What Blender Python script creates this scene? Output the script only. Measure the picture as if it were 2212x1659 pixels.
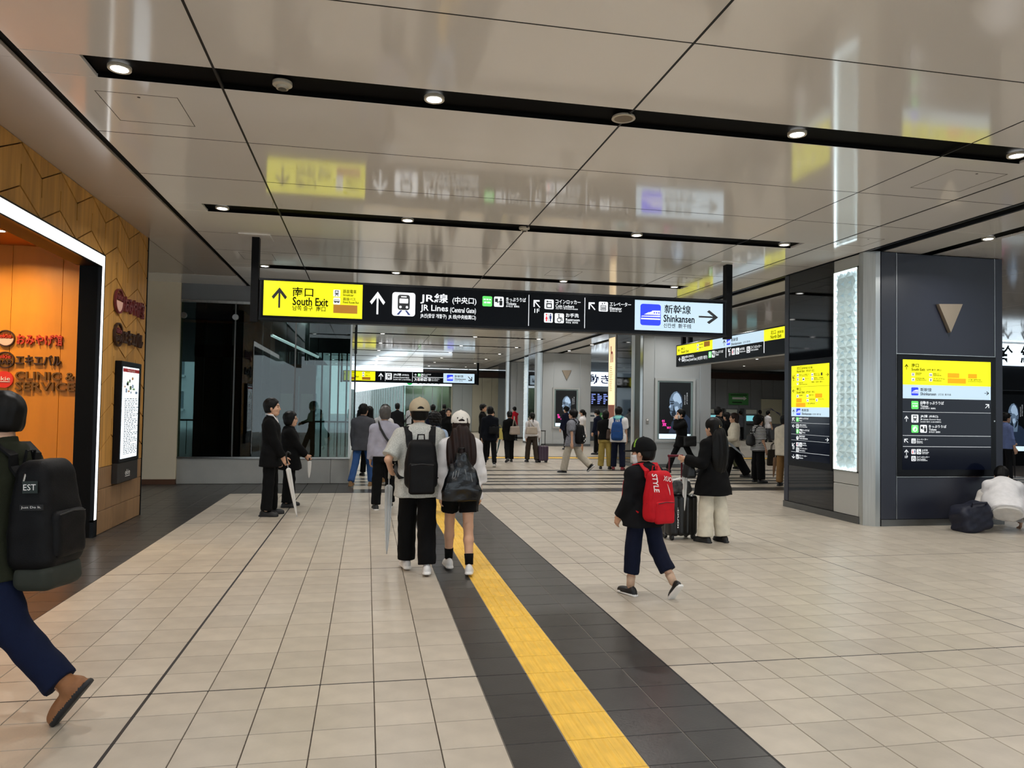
import bpy, math, random
import numpy as np
from mathutils import Matrix, Vector

for o in list(bpy.data.objects):
    bpy.data.objects.remove(o)
SC = bpy.context.scene
COL = SC.collection
rnd = random.Random(7)

# ---------------------------------------------------------------- camera, sky, exposure
cam_d = bpy.data.cameras.new('camera')
cam_d.sensor_width = 36.0
cam_d.lens = 1589.444 * 36.0 / 2212.0
cam_d.clip_end = 400
cam = bpy.data.objects.new('camera', cam_d)
COL.objects.link(cam)
_yaw, _pit, _rol = -0.194148, 0.031672, -0.016565
_c, _s = math.cos, math.sin
_Rz = np.array([[_c(_yaw), -_s(_yaw), 0], [_s(_yaw), _c(_yaw), 0], [0, 0, 1]])
_Rx = np.array([[1, 0, 0], [0, _c(_pit), -_s(_pit)], [0, _s(_pit), _c(_pit)]])
_Ry = np.array([[_c(_rol), 0, _s(_rol)], [0, 1, 0], [-_s(_rol), 0, _c(_rol)]])
_M = _Rz @ _Rx @ _Ry
cam.matrix_world = Matrix(((_M[0, 0], _M[0, 2], -_M[0, 1], 0.0), (_M[1, 0], _M[1, 2], -_M[1, 1], 0.0),
                           (_M[2, 0], _M[2, 2], -_M[2, 1], 1.5963), (0, 0, 0, 1)))
SC.camera = cam

W = bpy.data.worlds.new('overcast_sky')
SC.world = W
W.use_nodes = True
_bg = W.node_tree.nodes['Background']
_bg.inputs[0].default_value = (0.80, 0.915, 1.0, 1)
_bg.inputs[1].default_value = 1.7
SC.view_settings.view_transform = 'Standard'
SC.view_settings.look = 'None'
SC.view_settings.gamma = 1.0
SC.view_settings.use_curve_mapping = False
SC.view_settings.exposure = 0.14
SC.cycles.max_bounces = 6
SC.cycles.diffuse_bounces = 3
SC.cycles.glossy_bounces = 3
SC.cycles.transparent_max_bounces = 12
SC.cycles.adaptive_threshold = 0.08
SC.cycles.adaptive_min_samples = 12
LAMP_W = 22.5        # each recessed downlight
ZC = 3.92            # ceiling height

# ---------------------------------------------------------------- materials
def lin(c):
    if isinstance(c, str):
        c = tuple(int(c[i:i + 2], 16) / 255 for i in (0, 2, 4))
    return tuple((x / 12.92 if x <= 0.04045 else ((x + 0.055) / 1.055) ** 2.4) for x in c)

MATS = {}
def mat(name, col='808080', rough=0.5, metal=0.0, emit=None, es=1.0, noise=None, bump=None, ior=1.5,
        coat=0.0, trans=0.0, alpha=1.0, rand=0.0, grain=None, aniso=0.0):
    """noise=(scale, amount): colour variation; bump=(scale, strength); grain=(sx,sy,sz,amount): streaks"""
    if name in MATS:
        return MATS[name]
    m = bpy.data.materials.new(name)
    m.use_nodes = True
    nt = m.node_tree
    b = nt.nodes['Principled BSDF']
    c = lin(col) if isinstance(col, str) else col
    b.inputs['Base Color'].default_value = (*c, 1)
    b.inputs['Roughness'].default_value = rough
    b.inputs['Metallic'].default_value = metal
    b.inputs['IOR'].default_value = ior
    b.inputs['Coat Weight'].default_value = coat
    b.inputs['Coat Roughness'].default_value = 0.06
    b.inputs['Transmission Weight'].default_value = trans
    b.inputs['Alpha'].default_value = alpha
    b.inputs['Anisotropic'].default_value = aniso
    if emit is not None:
        e = lin(emit) if isinstance(emit, str) else emit
        b.inputs['Emission Color'].default_value = (*e, 1)
        b.inputs['Emission Strength'].default_value = es
        if name not in ('sign_yellow', 'sign_pale', 'light_band', 'white_fascia', 'led_strip'):
            m.cycles.emission_sampling = 'NONE'      # small glowing print is not sampled as a lamp
    L = nt.links.new
    val = None
    if noise or grain or rand:
        tc = nt.nodes.new('ShaderNodeTexCoord')
        fac = None
        if noise:
            n = nt.nodes.new('ShaderNodeTexNoise')
            n.inputs['Scale'].default_value = noise[0]
            n.inputs['Detail'].default_value = 4
            L(tc.outputs['Object'], n.inputs['Vector'])
            r = nt.nodes.new('ShaderNodeMapRange')
            r.inputs[1].default_value, r.inputs[2].default_value = 0.3, 0.7
            r.inputs[3].default_value, r.inputs[4].default_value = 1 - noise[1], 1 + noise[1]
            L(n.outputs[0], r.inputs[0])
            fac = r.outputs[0]
        if grain:
            mp = nt.nodes.new('ShaderNodeMapping')
            mp.inputs['Scale'].default_value = grain[:3]
            L(tc.outputs['Object'], mp.inputs['Vector'])
            n = nt.nodes.new('ShaderNodeTexNoise')
            n.inputs['Scale'].default_value = 1.0
            n.inputs['Detail'].default_value = 5
            L(mp.outputs[0], n.inputs['Vector'])
            r = nt.nodes.new('ShaderNodeMapRange')
            r.inputs[1].default_value, r.inputs[2].default_value = 0.3, 0.7
            r.inputs[3].default_value, r.inputs[4].default_value = 1 - grain[3], 1 + grain[3]
            L(n.outputs[0], r.inputs[0])
            if fac is None:
                fac = r.outputs[0]
            else:
                q = nt.nodes.new('ShaderNodeMath'); q.operation = 'MULTIPLY'
                L(fac, q.inputs[0]); L(r.outputs[0], q.inputs[1]); fac = q.outputs[0]
        if rand:
            g = nt.nodes.new('ShaderNodeNewGeometry')
            oi = nt.nodes.new('ShaderNodeObjectInfo')
            a = nt.nodes.new('ShaderNodeMath'); a.operation = 'ADD'
            L(g.outputs['Random Per Island'], a.inputs[0]); L(oi.outputs['Random'], a.inputs[1])
            fr = nt.nodes.new('ShaderNodeMath'); fr.operation = 'FRACT'
            L(a.outputs[0], fr.inputs[0])
            r = nt.nodes.new('ShaderNodeMapRange')
            r.inputs[3].default_value, r.inputs[4].default_value = 1 - rand, 1 + rand
            L(fr.outputs[0], r.inputs[0])
            if fac is None:
                fac = r.outputs[0]
            else:
                q = nt.nodes.new('ShaderNodeMath'); q.operation = 'MULTIPLY'
                L(fac, q.inputs[0]); L(r.outputs[0], q.inputs[1]); fac = q.outputs[0]
        vm = nt.nodes.new('ShaderNodeVectorMath'); vm.operation = 'SCALE'
        vm.inputs[0].default_value = c
        L(fac, vm.inputs['Scale'])
        L(vm.outputs[0], b.inputs['Base Color'])
    if bump:
        tc2 = nt.nodes.new('ShaderNodeTexCoord')
        n2 = nt.nodes.new('ShaderNodeTexNoise')
        n2.inputs['Scale'].default_value = bump[0]
        n2.inputs['Detail'].default_value = 3
        L(tc2.outputs['Object'], n2.inputs['Vector'])
        bp = nt.nodes.new('ShaderNodeBump')
        bp.inputs['Strength'].default_value = bump[1]
        bp.inputs['Distance'].default_value = 0.01
        L(n2.outputs[0], bp.inputs['Height'])
        L(bp.outputs[0], b.inputs['Normal'])
    MATS[name] = m
    return m

def thin_glass(name, tint, ior=1.5, rough=0.0):
    if name in MATS:
        return MATS[name]
    m = bpy.data.materials.new(name); m.use_nodes = True
    nt = m.node_tree; nt.nodes.remove(nt.nodes['Principled BSDF'])
    out = nt.nodes['Material Output']
    tr = nt.nodes.new('ShaderNodeBsdfTransparent'); tr.inputs[0].default_value = (*tint, 1)
    gl = nt.nodes.new('ShaderNodeBsdfGlossy'); gl.inputs['Roughness'].default_value = rough
    fr = nt.nodes.new('ShaderNodeFresnel'); fr.inputs[0].default_value = ior
    mx = nt.nodes.new('ShaderNodeMixShader')
    ge = nt.nodes.new('ShaderNodeNewGeometry'); mr = nt.nodes.new('ShaderNodeMapRange')
    mr.inputs[3].default_value = ior; mr.inputs[4].default_value = 1 / ior
    nt.links.new(ge.outputs['Backfacing'], mr.inputs[0]); nt.links.new(mr.outputs[0], fr.inputs[0])
    nt.links.new(fr.outputs[0], mx.inputs[0]); nt.links.new(tr.outputs[0], mx.inputs[1]); nt.links.new(gl.outputs[0], mx.inputs[2])
    nt.links.new(mx.outputs[0], out.inputs[0])
    MATS[name] = m
    return m

def stripes(name, c1, c2, scale, axis='Z', rough=0.85):
    if name in MATS:
        return MATS[name]
    m = bpy.data.materials.new(name); m.use_nodes = True
    nt = m.node_tree; b = nt.nodes['Principled BSDF']; b.inputs['Roughness'].default_value = rough
    tc = nt.nodes.new('ShaderNodeTexCoord')
    w = nt.nodes.new('ShaderNodeTexWave'); w.bands_direction = axis
    w.inputs['Scale'].default_value = scale; w.inputs['Distortion'].default_value = 0.4
    nt.links.new(tc.outputs['Object'], w.inputs['Vector'])
    cr = nt.nodes.new('ShaderNodeValToRGB'); cr.color_ramp.interpolation = 'CONSTANT'
    cr.color_ramp.elements[0].color = (*lin(c1), 1); cr.color_ramp.elements[1].position = 0.5
    cr.color_ramp.elements[1].color = (*lin(c2), 1)
    nt.links.new(w.outputs['Fac'], cr.inputs[0]); nt.links.new(cr.outputs[0], b.inputs['Base Color'])
    MATS[name] = m
    return m

# ---------------------------------------------------------------- mesh builder
def newell(pts):
    n = np.zeros(3)
    for i in range(len(pts)):
        a, b = np.array(pts[i]), np.array(pts[(i + 1) % len(pts)])
        n += np.cross(a, b)
    return n

class MB:
    def __init__(s):
        s.v = []; s.f = []; s.m = []
    def add(s, vs, fs, m=0):
        o = len(s.v)
        s.v += [tuple(map(float, q)) for q in vs]
        s.f += [tuple(i + o for i in f) for f in fs]
        s.m += [m] * len(fs)
        return s
    def box(s, x0, x1, y0, y1, z0, z1, m=0):
        return s.add([(x0, y0, z0), (x1, y0, z0), (x1, y1, z0), (x0, y1, z0), (x0, y0, z1), (x1, y0, z1), (x1, y1, z1), (x0, y1, z1)],
                     [(0, 3, 2, 1), (4, 5, 6, 7), (0, 1, 5, 4), (1, 2, 6, 5), (2, 3, 7, 6), (3, 0, 4, 7)], m)
    def bbox(s, x0, x1, y0, y1, z0, z1, b=0.01, m=0):
        """box with chamfered edges"""
        vs = []; b = min(b, (x1 - x0) / 2.01, (y1 - y0) / 2.01, (z1 - z0) / 2.01)
        X, Y, Z = (x0, x1), (y0, y1), (z0, z1)
        idx = {}
        for i in (0, 1):
            for j in (0, 1):
                for k in (0, 1):
                    sx, sy, sz = (b if i == 0 else -b), (b if j == 0 else -b), (b if k == 0 else -b)
                    idx[i, j, k, 0] = len(vs); vs.append((X[i], Y[j] + sy, Z[k] + sz))
                    idx[i, j, k, 1] = len(vs); vs.append((X[i] + sx, Y[j], Z[k] + sz))
                    idx[i, j, k, 2] = len(vs); vs.append((X[i] + sx, Y[j] + sy, Z[k]))
        fs = []
        def face(l):
            c = np.mean([vs[i] for i in l], axis=0) - np.array([(x0 + x1) / 2, (y0 + y1) / 2, (z0 + z1) / 2])
            fs.append(tuple(l) if np.dot(newell([vs[i] for i in l]), c) > 0 else tuple(l[::-1]))
        for i in (0, 1):
            face([idx[i, 0, 0, 0], idx[i, 1, 0, 0], idx[i, 1, 1, 0], idx[i, 0, 1, 0]])
            face([idx[0, i, 0, 1], idx[1, i, 0, 1], idx[1, i, 1, 1], idx[0, i, 1, 1]])
            face([idx[0, 0, i, 2], idx[1, 0, i, 2], idx[1, 1, i, 2], idx[0, 1, i, 2]])
            for j in (0, 1):
                face([idx[i, j, 0, 0], idx[i, j, 1, 0], idx[i, j, 1, 1], idx[i, j, 0, 1]])
                face([idx[i, 0, j, 0], idx[i, 1, j, 0], idx[i, 1, j, 2], idx[i, 0, j, 2]])
                face([idx[0, i, j, 1], idx[1, i, j, 1], idx[1, i, j, 2], idx[0, i, j, 2]])
                for k in (0, 1):
                    face([idx[i, j, k, 0], idx[i, j, k, 1], idx[i, j, k, 2]])
        return s.add(vs, fs, m)
    def prism(s, pts, d, m=0, cap=True):
        """extrude a 3-D polygon by vector d (front face first)"""
        n = len(pts); pts = [np.array(p, float) for p in pts]; d = np.array(d, float)
        if np.dot(newell(pts), d) > 0:
            pts = pts[::-1]
        vs = pts + [p + d for p in pts]
        fs = [tuple(range(n)), tuple(range(2 * n - 1, n - 1, -1))] + [(i, i + n, (i + 1) % n + n, (i + 1) % n) for i in range(n)]
        return s.add(vs, fs, m)
    def tube(s, pts, r, n=8, m=0, sq=None):
        """sq=(width,thick, wdir): flat strap instead of a round tube"""
        pts = [np.array(p, float) for p in pts]; k = len(pts); vs = []; fs = []
        rs = r if hasattr(r, '__len__') else [r] * k
        up = None
        for i, p in enumerate(pts):
            t = pts[min(i + 1, k - 1)] - pts[max(i - 1, 0)]; t = t / (np.linalg.norm(t) + 1e-9)
            if sq:
                wv = np.array(sq[2], float); wv = wv - t * np.dot(wv, t); wv /= np.linalg.norm(wv) + 1e-9
                nv = np.cross(t, wv)
                for a, b in ((-1, -1), (1, -1), (1, 1), (-1, 1)):
                    vs.append(p + wv * a * sq[0] / 2 + nv * b * sq[1] / 2)
                nn = 4
            else:
                if up is None:
                    up = np.array([0, 0, 1.]) if abs(t[2]) < 0.9 else np.array([1., 0, 0])
                a = np.cross(t, up); a /= np.linalg.norm(a) + 1e-9; b = np.cross(a, t); up = b
                for j in range(n):
                    q = 2 * math.pi * j / n
                    vs.append(p + rs[i] * (a * math.cos(q) + b * math.sin(q)))
                nn = n
        for i in range(k - 1):
            for j in range(nn):
                fs.append((i * nn + j, i * nn + (j + 1) % nn, (i + 1) * nn + (j + 1) % nn, (i + 1) * nn + j))
        fs.append(tuple(range(nn - 1, -1, -1))); fs.append(tuple(range((k - 1) * nn, k * nn)))
        return s.add(vs, fs, m)
    def lathe(s, prof, o=(0, 0, 0), n=20, m=0, axis=(0, 0, 1), cap=True):
        ax = np.array(axis, float); ax /= np.linalg.norm(ax)
        a = np.cross(ax, (1, 0, 0) if abs(ax[0]) < .9 else (0, 1, 0)); a /= np.linalg.norm(a); b = np.cross(ax, a)
        vs = []; fs = []
        for r, z in prof:
            for j in range(n):
                q = 2 * math.pi * j / n
                vs.append(np.array(o) + ax * z + r * (a * math.cos(q) + b * math.sin(q)))
        for i in range(len(prof) - 1):
            for j in range(n):
                fs.append((i * n + j, i * n + (j + 1) % n, (i + 1) * n + (j + 1) % n, (i + 1) * n + j))
        if cap:
            fs.append(tuple(range(n - 1, -1, -1))); fs.append(tuple(range((len(prof) - 1) * n, len(prof) * n)))
        return s.add(vs, fs, m)
    def mesh(s, name, mats, off=(0, 0, 0), smooth=False):
        me = bpy.data.meshes.new(name)
        v = np.array(s.v, float).reshape(-1, 3) - np.array(off)
        me.from_pydata(v.tolist(), [], s.f)
        for q in (mats if isinstance(mats, (list, tuple)) else [mats]):
            me.materials.append(q)
        if len(set(s.m)) > 1 or (s.m and s.m[0]):
            me.polygons.foreach_set('material_index', s.m)
        if smooth:
            me.polygons.foreach_set('use_smooth', [True] * len(s.f))
        return me
    def build(s, name, mats, parent=None, smooth=False, local=False):
        off = (0, 0, 0)
        if parent is not None and not local:
            off = np.zeros(3); p = parent
            while p is not None:
                off = off + np.array(p.location); p = p.parent
        return link(name, s.mesh(name, mats, off, smooth), parent)

def link(name, data, parent=None):
    o = bpy.data.objects.new(name, data)
    COL.objects.link(o)
    if parent is not None:
        o.parent = parent
    return o

def tag(o, label=None, cat=None, group=None, kind=None):
    if label: o['label'] = label
    if cat: o['category'] = cat
    if group: o['group'] = group
    if kind: o['kind'] = kind
    return o

def thing(name, label, cat, loc=(0, 0, 0), rotz=0.0, group=None, kind=None):
    o = link(name, None)
    o.empty_display_size = 0.1
    o.location = loc
    o.rotation_euler = (0, 0, rotz)
    return tag(o, label, cat, group, kind)

# ---------------------------------------------------------------- lettering
_TS = bpy.data.scenes.new('lettering')
_GC = {}
def glyphs(txt, bold=0.0):
    k = (txt, bold)
    if k in _GC:
        return _GC[k]
    cu = bpy.data.curves.new('t', 'FONT')
    cu.body = txt; cu.resolution_u = 2; cu.offset = bold
    o = bpy.data.objects.new('t', cu)
    _TS.collection.objects.link(o)
    vl = _TS.view_layers[0]; vl.update()
    me = bpy.data.meshes.new_from_object(o.evaluated_get(vl.depsgraph))
    v = np.zeros(len(me.vertices) * 3); me.vertices.foreach_get('co', v); v = v.reshape(-1, 3)[:, :2]
    f = [tuple(p.vertices) for p in me.polygons]
    bpy.data.objects.remove(o); bpy.data.curves.remove(cu); bpy.data.meshes.remove(me)
    _GC[k] = (v, f)
    return _GC[k]

def lettering(mb, txt, u0, v0, u1, v1, fmap, bold=0.0, m=0):
    v, f = glyphs(txt, bold)
    if len(v) == 0:
        return
    lo, hi = v.min(0), v.max(0)
    q = (v - lo) / np.maximum(hi - lo, 1e-6)
    mb.add([fmap(u0 + a * (u1 - u0), v0 + b * (v1 - v0)) for a, b in q], f, m)

def clip_poly(P, x0, x1, y0, y1):
    for ax, lim, sg in ((0, x0, 1), (0, x1, -1), (1, y0, 1), (1, y1, -1)):
        Q = []
        for i in range(len(P)):
            a, b = P[i], P[(i + 1) % len(P)]
            da, db = sg * (a[ax] - lim), sg * (b[ax] - lim)
            if da >= 0: Q.append(a)
            if (da >= 0) != (db >= 0):
                t = da / (da - db); Q.append((a[0] + t * (b[0] - a[0]), a[1] + t * (b[1] - a[1])))
        P = Q
        if len(P) < 3: return []
    return P

# shared materials
BLACK = mat('black_void', '020202', 0.7, ior=1.2)
STEEL = mat('brushed_steel', 'b9bbb8', 0.28, 1.0, grain=(60, 60, 1.5, 0.12))
DSTEEL = mat('dark_steel', '6c6c6a', 0.4, 0.9, noise=(3, 0.1))
FRAME_BLK = mat('black_frame', '07080c', 0.35, ior=1.3)
POLE_BLK = mat('black_paint', '040405', 0.55, ior=1.25)
WHITE_P = mat('white_paint', 'd9d4ca', 0.6, noise=(2, 0.03))
LENS = mat('lamp_lens', 'ffffff', 0.4, emit=(1, 0.99, 0.96), es=9.0)
RING = mat('lamp_ring', 'c9c0ae', 0.4)
# ================================================================ FLOOR
TILE_B = mat('beige_porcelain', 'b8ae9f', 0.34, noise=(5, 0.10), rand=0.07, bump=(60, 0.06))
TILE_D = mat('charcoal_porcelain', '3a3836', 0.30, noise=(6, 0.14), rand=0.10, bump=(60, 0.06))
TILE_Y = mat('tactile_yellow', 'eebf48', 0.45, noise=(7, 0.08), rand=0.03, grain=(60, 4, 1, 0.09))
GROUT = mat('grout', '3e352c', 0.9)
GROUT_L = mat('light_grout', '8f8a82', 0.9)
JOINT = mat('black_joint', '121114', 0.6)
X0, Y0, P = -1.125, 4.365, 0.3
fl = MB().box(-40, 60, -12, 130, -0.12, -0.006)
floor = tag(fl.build('floor', mat('floor_bed', 'a69a88', 0.5, noise=(2, 0.06))), 'beige tiled concourse floor with a charcoal walking strip', 'floor', kind='structure')
g = 0.0021
def tile_mesh(name, m, bars=False):
    b = MB(); h = P / 2 - g
    b.add([(-h, -h, -.0045), (h, -h, -.0045), (h, h, -.0045), (-h, h, -.0045), (-h + .0015, -h + .0015, 0), (h - .0015, -h + .0015, 0), (h - .0015, h - .0015, 0), (-h + .0015, h - .0015, 0)],
          [(4, 5, 6, 7), (0, 1, 5, 4), (1, 2, 6, 5), (2, 3, 7, 6), (3, 0, 4, 7)])
    if bars:
        for k in range(4):
            x = -.1125 + .075 * k
            b.add([(x - .017, -.135, 0), (x + .017, -.135, 0), (x + .017, .135, 0), (x - .017, .135, 0), (x - .009, -.127, .005), (x + .009, -.127, .005), (x + .009, .127, .005), (x - .009, .127, .005)],
                  [(4, 5, 6, 7), (0, 1, 5, 4), (1, 2, 6, 5), (2, 3, 7, 6), (3, 0, 4, 7)])
    return b
def tile_kind(i, j):
    x, y = X0 + P * (i + .5), Y0 + P * (j + .5)
    zb = j - 31
    if y > 13.665 and x < -0.3: return 'd' if y < 23 else None
    if zb in (0, 1): return 'd'
    if x < -2.325: return 'd'
    if y < 13.665:
        if 0.975 < x < 1.275: return 'y'
        if 0.675 < x < 1.875: return 'd'
    if zb in (4, 6, 8, 11, 15, 29, 32): return 'd'
    if zb in (30, 31): return 'y'
    return 'b'
def vis(x, y):
    # the part of the hall the photograph looks at, with a margin of about a metre
    return y > 2.3 and x > -0.47 * y - 1.2 and x < 1.03 * y + 1.3 and x > -9
TM = {'b': (tile_mesh('t', None), TILE_B), 'd': (tile_mesh('t', None), TILE_D), 'y': (tile_mesh('t', None, True), TILE_Y)}
near = []
allt = []
for j in range(-8, 66):
    for i in range(-30, 60):
        x, y = X0 + P * (i + .5), Y0 + P * (j + .5)
        if not vis(x, y): continue
        k = tile_kind(i, j)
        if k: allt.append((math.hypot(x - 0.15 * y, y) if (-0.42 * y < x < 0.98 * y and y > 3.0) else 99 + y, x, y, k))
allt.sort()
shared = {k: TM[k][0].mesh('tile', TM[k][1]) for k in TM}
for _, x, y, k in allt[:300]:
    o = link('tile', shared[k], floor); o.location = (x, y, 0)
for k, nm in (('b', 'far_tiles'), ('d', 'far_dark_tiles'), ('y', 'far_tactile_tiles')):
    base = TM[k][0]; bv = np.array(base.v); bf = np.array([list(f) for f in base.f])
    S = [(x, y) for _, x, y, kk in allt[300:] if kk == k]
    V = (bv[None] + np.array([(x, y, 0) for x, y in S])[:, None]).reshape(-1, 3)
    F = (bf[None] + (np.arange(len(S)) * len(bv))[:, None, None]).reshape(-1, 4)
    me = bpy.data.meshes.new(nm); me.from_pydata(V.tolist(), [], F.tolist()); me.materials.append(TM[k][1])
    tag(link(nm, me, floor), kind='stuff')
# grout bed under the tiles, black expansion joints every 3 m
MB().box(-9, 26, 2.2, 24.2, -0.0058, -0.004).build('grout_bed', GROUT, floor)
b = MB()
b.box(.675, 1.875, 2.2, 13.66, -0.0039, -0.0028); b.box(-5, -2.325, 2.2, 13.66, -0.0039, -0.0028)
b.build('light_grout_bed', GROUT_L, floor)
for x, wd in ((-4.125, .010), (-1.125, .017), (1.875, .014), (4.875, .010), (7.875, .005), (10.875, .005)):
    MB().box(x - wd / 2, x + wd / 2, 2.2, 24, -0.003, 0.0004).build('expansion_joint', JOINT, floor)
for y, wd in ((4.365, .010), (7.365, .010), (10.365, .009), (13.365, .006), (16.365, .006), (19.365, .006)):
    for xa, xb in ((-4.5, .975), (1.275, 16)):
        MB().box(xa, xb, y - wd / 2, y + wd / 2, -0.003, 0.0004).build('expansion_joint', JOINT, floor)
# plain large slabs far away
far = MB()
far.box(-0.3, 40, 24.165, 60, -0.005, 0); far.box(-40, -0.3, 22.9, 120, -0.005, -0.001, 1)
far.build('far_floor_slab', [TILE_B, mat('street_paving', '9aa0a2', 0.7)], floor)

# ================================================================ CEILING
PANEL = mat('ceiling_aluminium', 'f7f4f0', 0.085, 0.0, ior=1.95, noise=(0.8, 0.02))
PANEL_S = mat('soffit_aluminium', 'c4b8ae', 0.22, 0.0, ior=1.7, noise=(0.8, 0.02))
cl = MB().box(-12, 40, -9, 48, 4.06, 4.2)
ceiling = tag(cl.build('ceiling', BLACK), 'glossy panelled ceiling with black lamp slots', 'ceiling', kind='structure')
def panel(x0, x1, y0, y1, m=PANEL, z=ZC, gx=.006, gy=.004):
    if x1 - x0 < .03 or y1 - y0 < .03: return
    b = MB().bbox(x0 + gx, x1 - gx, y0 + gy, y1 - gy, z, z + .03, .002)
    return b.build('panel', m, ceiling)
COLX = [-2.33, -1.10, 1.98, 5.03, 6.20, 6.96]
SLOTS = []
for n in range(-2, 11):
    y = 4.288 + 3.74 * n
    for a, b2 in ((y, y + 1.075), (y + 1.415, y + 2.56), (y + 2.56, y + 3.74)):
        for i in range(5):
            panel(COLX[i], COLX[i + 1], a, b2)
    ys, ye = y + 1.075, y + 1.415
    SLOTS.append((ys + ye) / 2)
    panel(-2.33, -1.95, ys, ye); panel(5.86, 6.20, ys, ye); panel(6.20, 6.96, ys, ye)
    sb = MB()
    sb.box(-1.95, 5.86, ys, ye, ZC + .035, ZC + .05)
    sb.box(-1.95, 5.86, ys - .006, ys + .002, ZC + .002, ZC + .04); sb.box(-1.95, 5.86, ye - .002, ye + .006, ZC + .002, ZC + .04)
    sb.build('lamp_slot', BLACK, ceiling)
# black joints between the panels
for x, wd in ((-1.10, .018), (1.98, .018), (5.03, .016), (6.20, .03)):
    MB().box(x - wd / 2, x + wd / 2, -4, 46, ZC - .0006, ZC + .02).build('panel_joint', JOINT, ceiling)
for n in range(-2, 11):
    y = 4.288 + 3.74 * n
    for yy, wd in ((y, .012), (y + 2.56, .010)):
        MB().box(-2.33, 6.96, yy - wd / 2, yy + wd / 2, ZC - .0005, ZC + .02).build('panel_joint', JOINT, ceiling)
# right-hand bay beyond the pillars
for n in range(-2, 11):
    y = 4.288 + 3.74 * n
    for a, b2 in ((y, y + 1.87), (y + 1.87, y + 3.74)):
        for x0, x1 in ((7.22, 7.86), (8.14, 10.4), (10.4, 13.4), (13.4, 16.4), (16.4, 19.4), (19.4, 22.4)):
            panel(x0, x1, a, b2)
MB().box(6.97, 7.02, -7, 45, ZC - .004, ZC + .05).box(7.17, 7.21, -7, 45, ZC - .004, ZC + .05).build('track_rail', mat('track_paint', '2b2d33', 0.35, 0.4), ceiling)
MB().box(7.02, 7.17, -7, 45, ZC + .03, ZC + .05).build('track_bed', BLACK, ceiling)
# soffit over the shop side
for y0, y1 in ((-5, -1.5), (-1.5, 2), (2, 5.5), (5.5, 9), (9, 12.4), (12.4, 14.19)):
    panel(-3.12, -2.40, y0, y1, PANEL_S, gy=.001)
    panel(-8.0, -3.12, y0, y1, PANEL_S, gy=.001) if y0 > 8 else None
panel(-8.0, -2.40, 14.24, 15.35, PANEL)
panel(-2.39, -0.2, 15.24 + .0, 15.5, PANEL) if False else None
MB().box(-2.40, -2.33, -7, 14.24, ZC + .025, ZC + .05).build('shadow_gap', BLACK, ceiling)
# inspection hatches: thin flush frames
HM = mat('hatch_gap', '3a352f', 0.7)
for x0, x1, y0, y1 in ((-2.058, -1.473, 5.955, 6.55), (5.425, 6.01, 5.973, 6.565), (6.32, 6.73, 8.61, 9.06), (-2.0, -1.5, 11.9, 12.45), (3.0, 3.55, 12.0, 12.5), (5.2, 5.75, 12.0, 12.5)):
    h = MB(); t = .005; z0 = ZC - .0012
    h.box(x0, x1, y0, y0 + t, z0, ZC); h.box(x0, x1, y1 - t, y1, z0, ZC); h.box(x0, x0 + t, y0, y1, z0, ZC); h.box(x1 - t, x1, y0, y1, z0, ZC)
    h.lathe([(.012, z0), (.012, ZC)], ((x0 + x1) / 2, y0 + .06, 0), 10)
    h.build('hatch_frame', HM, ceiling)

ORD = ['nearest', 'second', 'third', 'fourth', 'fifth', 'sixth', 'seventh', 'eighth', 'ninth', 'tenth', 'eleventh', 'twelfth', 'thirteenth']
ring_me = MB().lathe([(.058, .0), (.075, -.004), (.078, .0), (.078, .02), (.058, .02), (.058, .0)], n=24, cap=False).mesh('ring', RING, smooth=False)
lens_me = MB().lathe([(.002, -.001), (.057, -.001), (.057, .012), (.002, .012)], n=24).mesh('lens', LENS)
def downlight(x, y, label, power=1.0, col=(1, .98, .955), z=ZC):
    t = thing('downlight', label, 'ceiling lamp', (x, y, z), group='recessed downlights')
    link('ring', ring_me, t); link('lens', lens_me, t)
    d = bpy.data.lights.new('lamp', 'AREA'); d.shape = 'DISK'; d.size = .11; d.energy = LAMP_W * power; d.color = col
    d.spread = math.radians(150)
    l = bpy.data.objects.new('lamp', d); COL.objects.link(l); l.parent = t; l.location = (0, 0, -.012)
    return t
LX = [-1.755, 0.45, 3.49, 5.66]
SIDE = ['leftmost', 'second from left', 'second from right', 'rightmost']
for k, ys in enumerate(SLOTS):
    n = k - 2
    for i, x in enumerate(LX):
        if n < 0:
            downlight(x, ys, f'round downlight overhead behind the viewpoint, {SIDE[i]} in its slot {"just behind" if n == -1 else "farther back"}')
        else:
            downlight(x, ys, f'round white downlight, {SIDE[i]} in the {ORD[n]} black ceiling slot')
# along-aisle slots of the right-hand bay
for y0, y1, nm in ((2.6, 8.9, 'right of the near pillar'), (12.0, 18.8, 'between the near and middle pillar'), (22, 29.4, 'between the middle and far pillar')):
    MB().box(7.86, 8.14, y0, y1, ZC + .035, ZC + .05).build('lamp_slot', BLACK, ceiling)
    for yy, w in ((y0 + .7, 'front'), ((y0 + y1) / 2, 'middle'), (y1 - .64, 'rear')):
        downlight(8.0, yy, f'round downlight, {w} one in the lengthwise slot {nm}')
for i, (x, y) in enumerate(((12, 9), (12, 14), (12, 19), (16, 9), (16, 14), (16, 18.5), (12, 26), (12, 33), (17, 30), (21, 33), (19, 36 - 1.2), (17, 24))):
    downlight(x, y, f'round downlight over the right-hand bay, {ORD[i]} of them')
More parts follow.
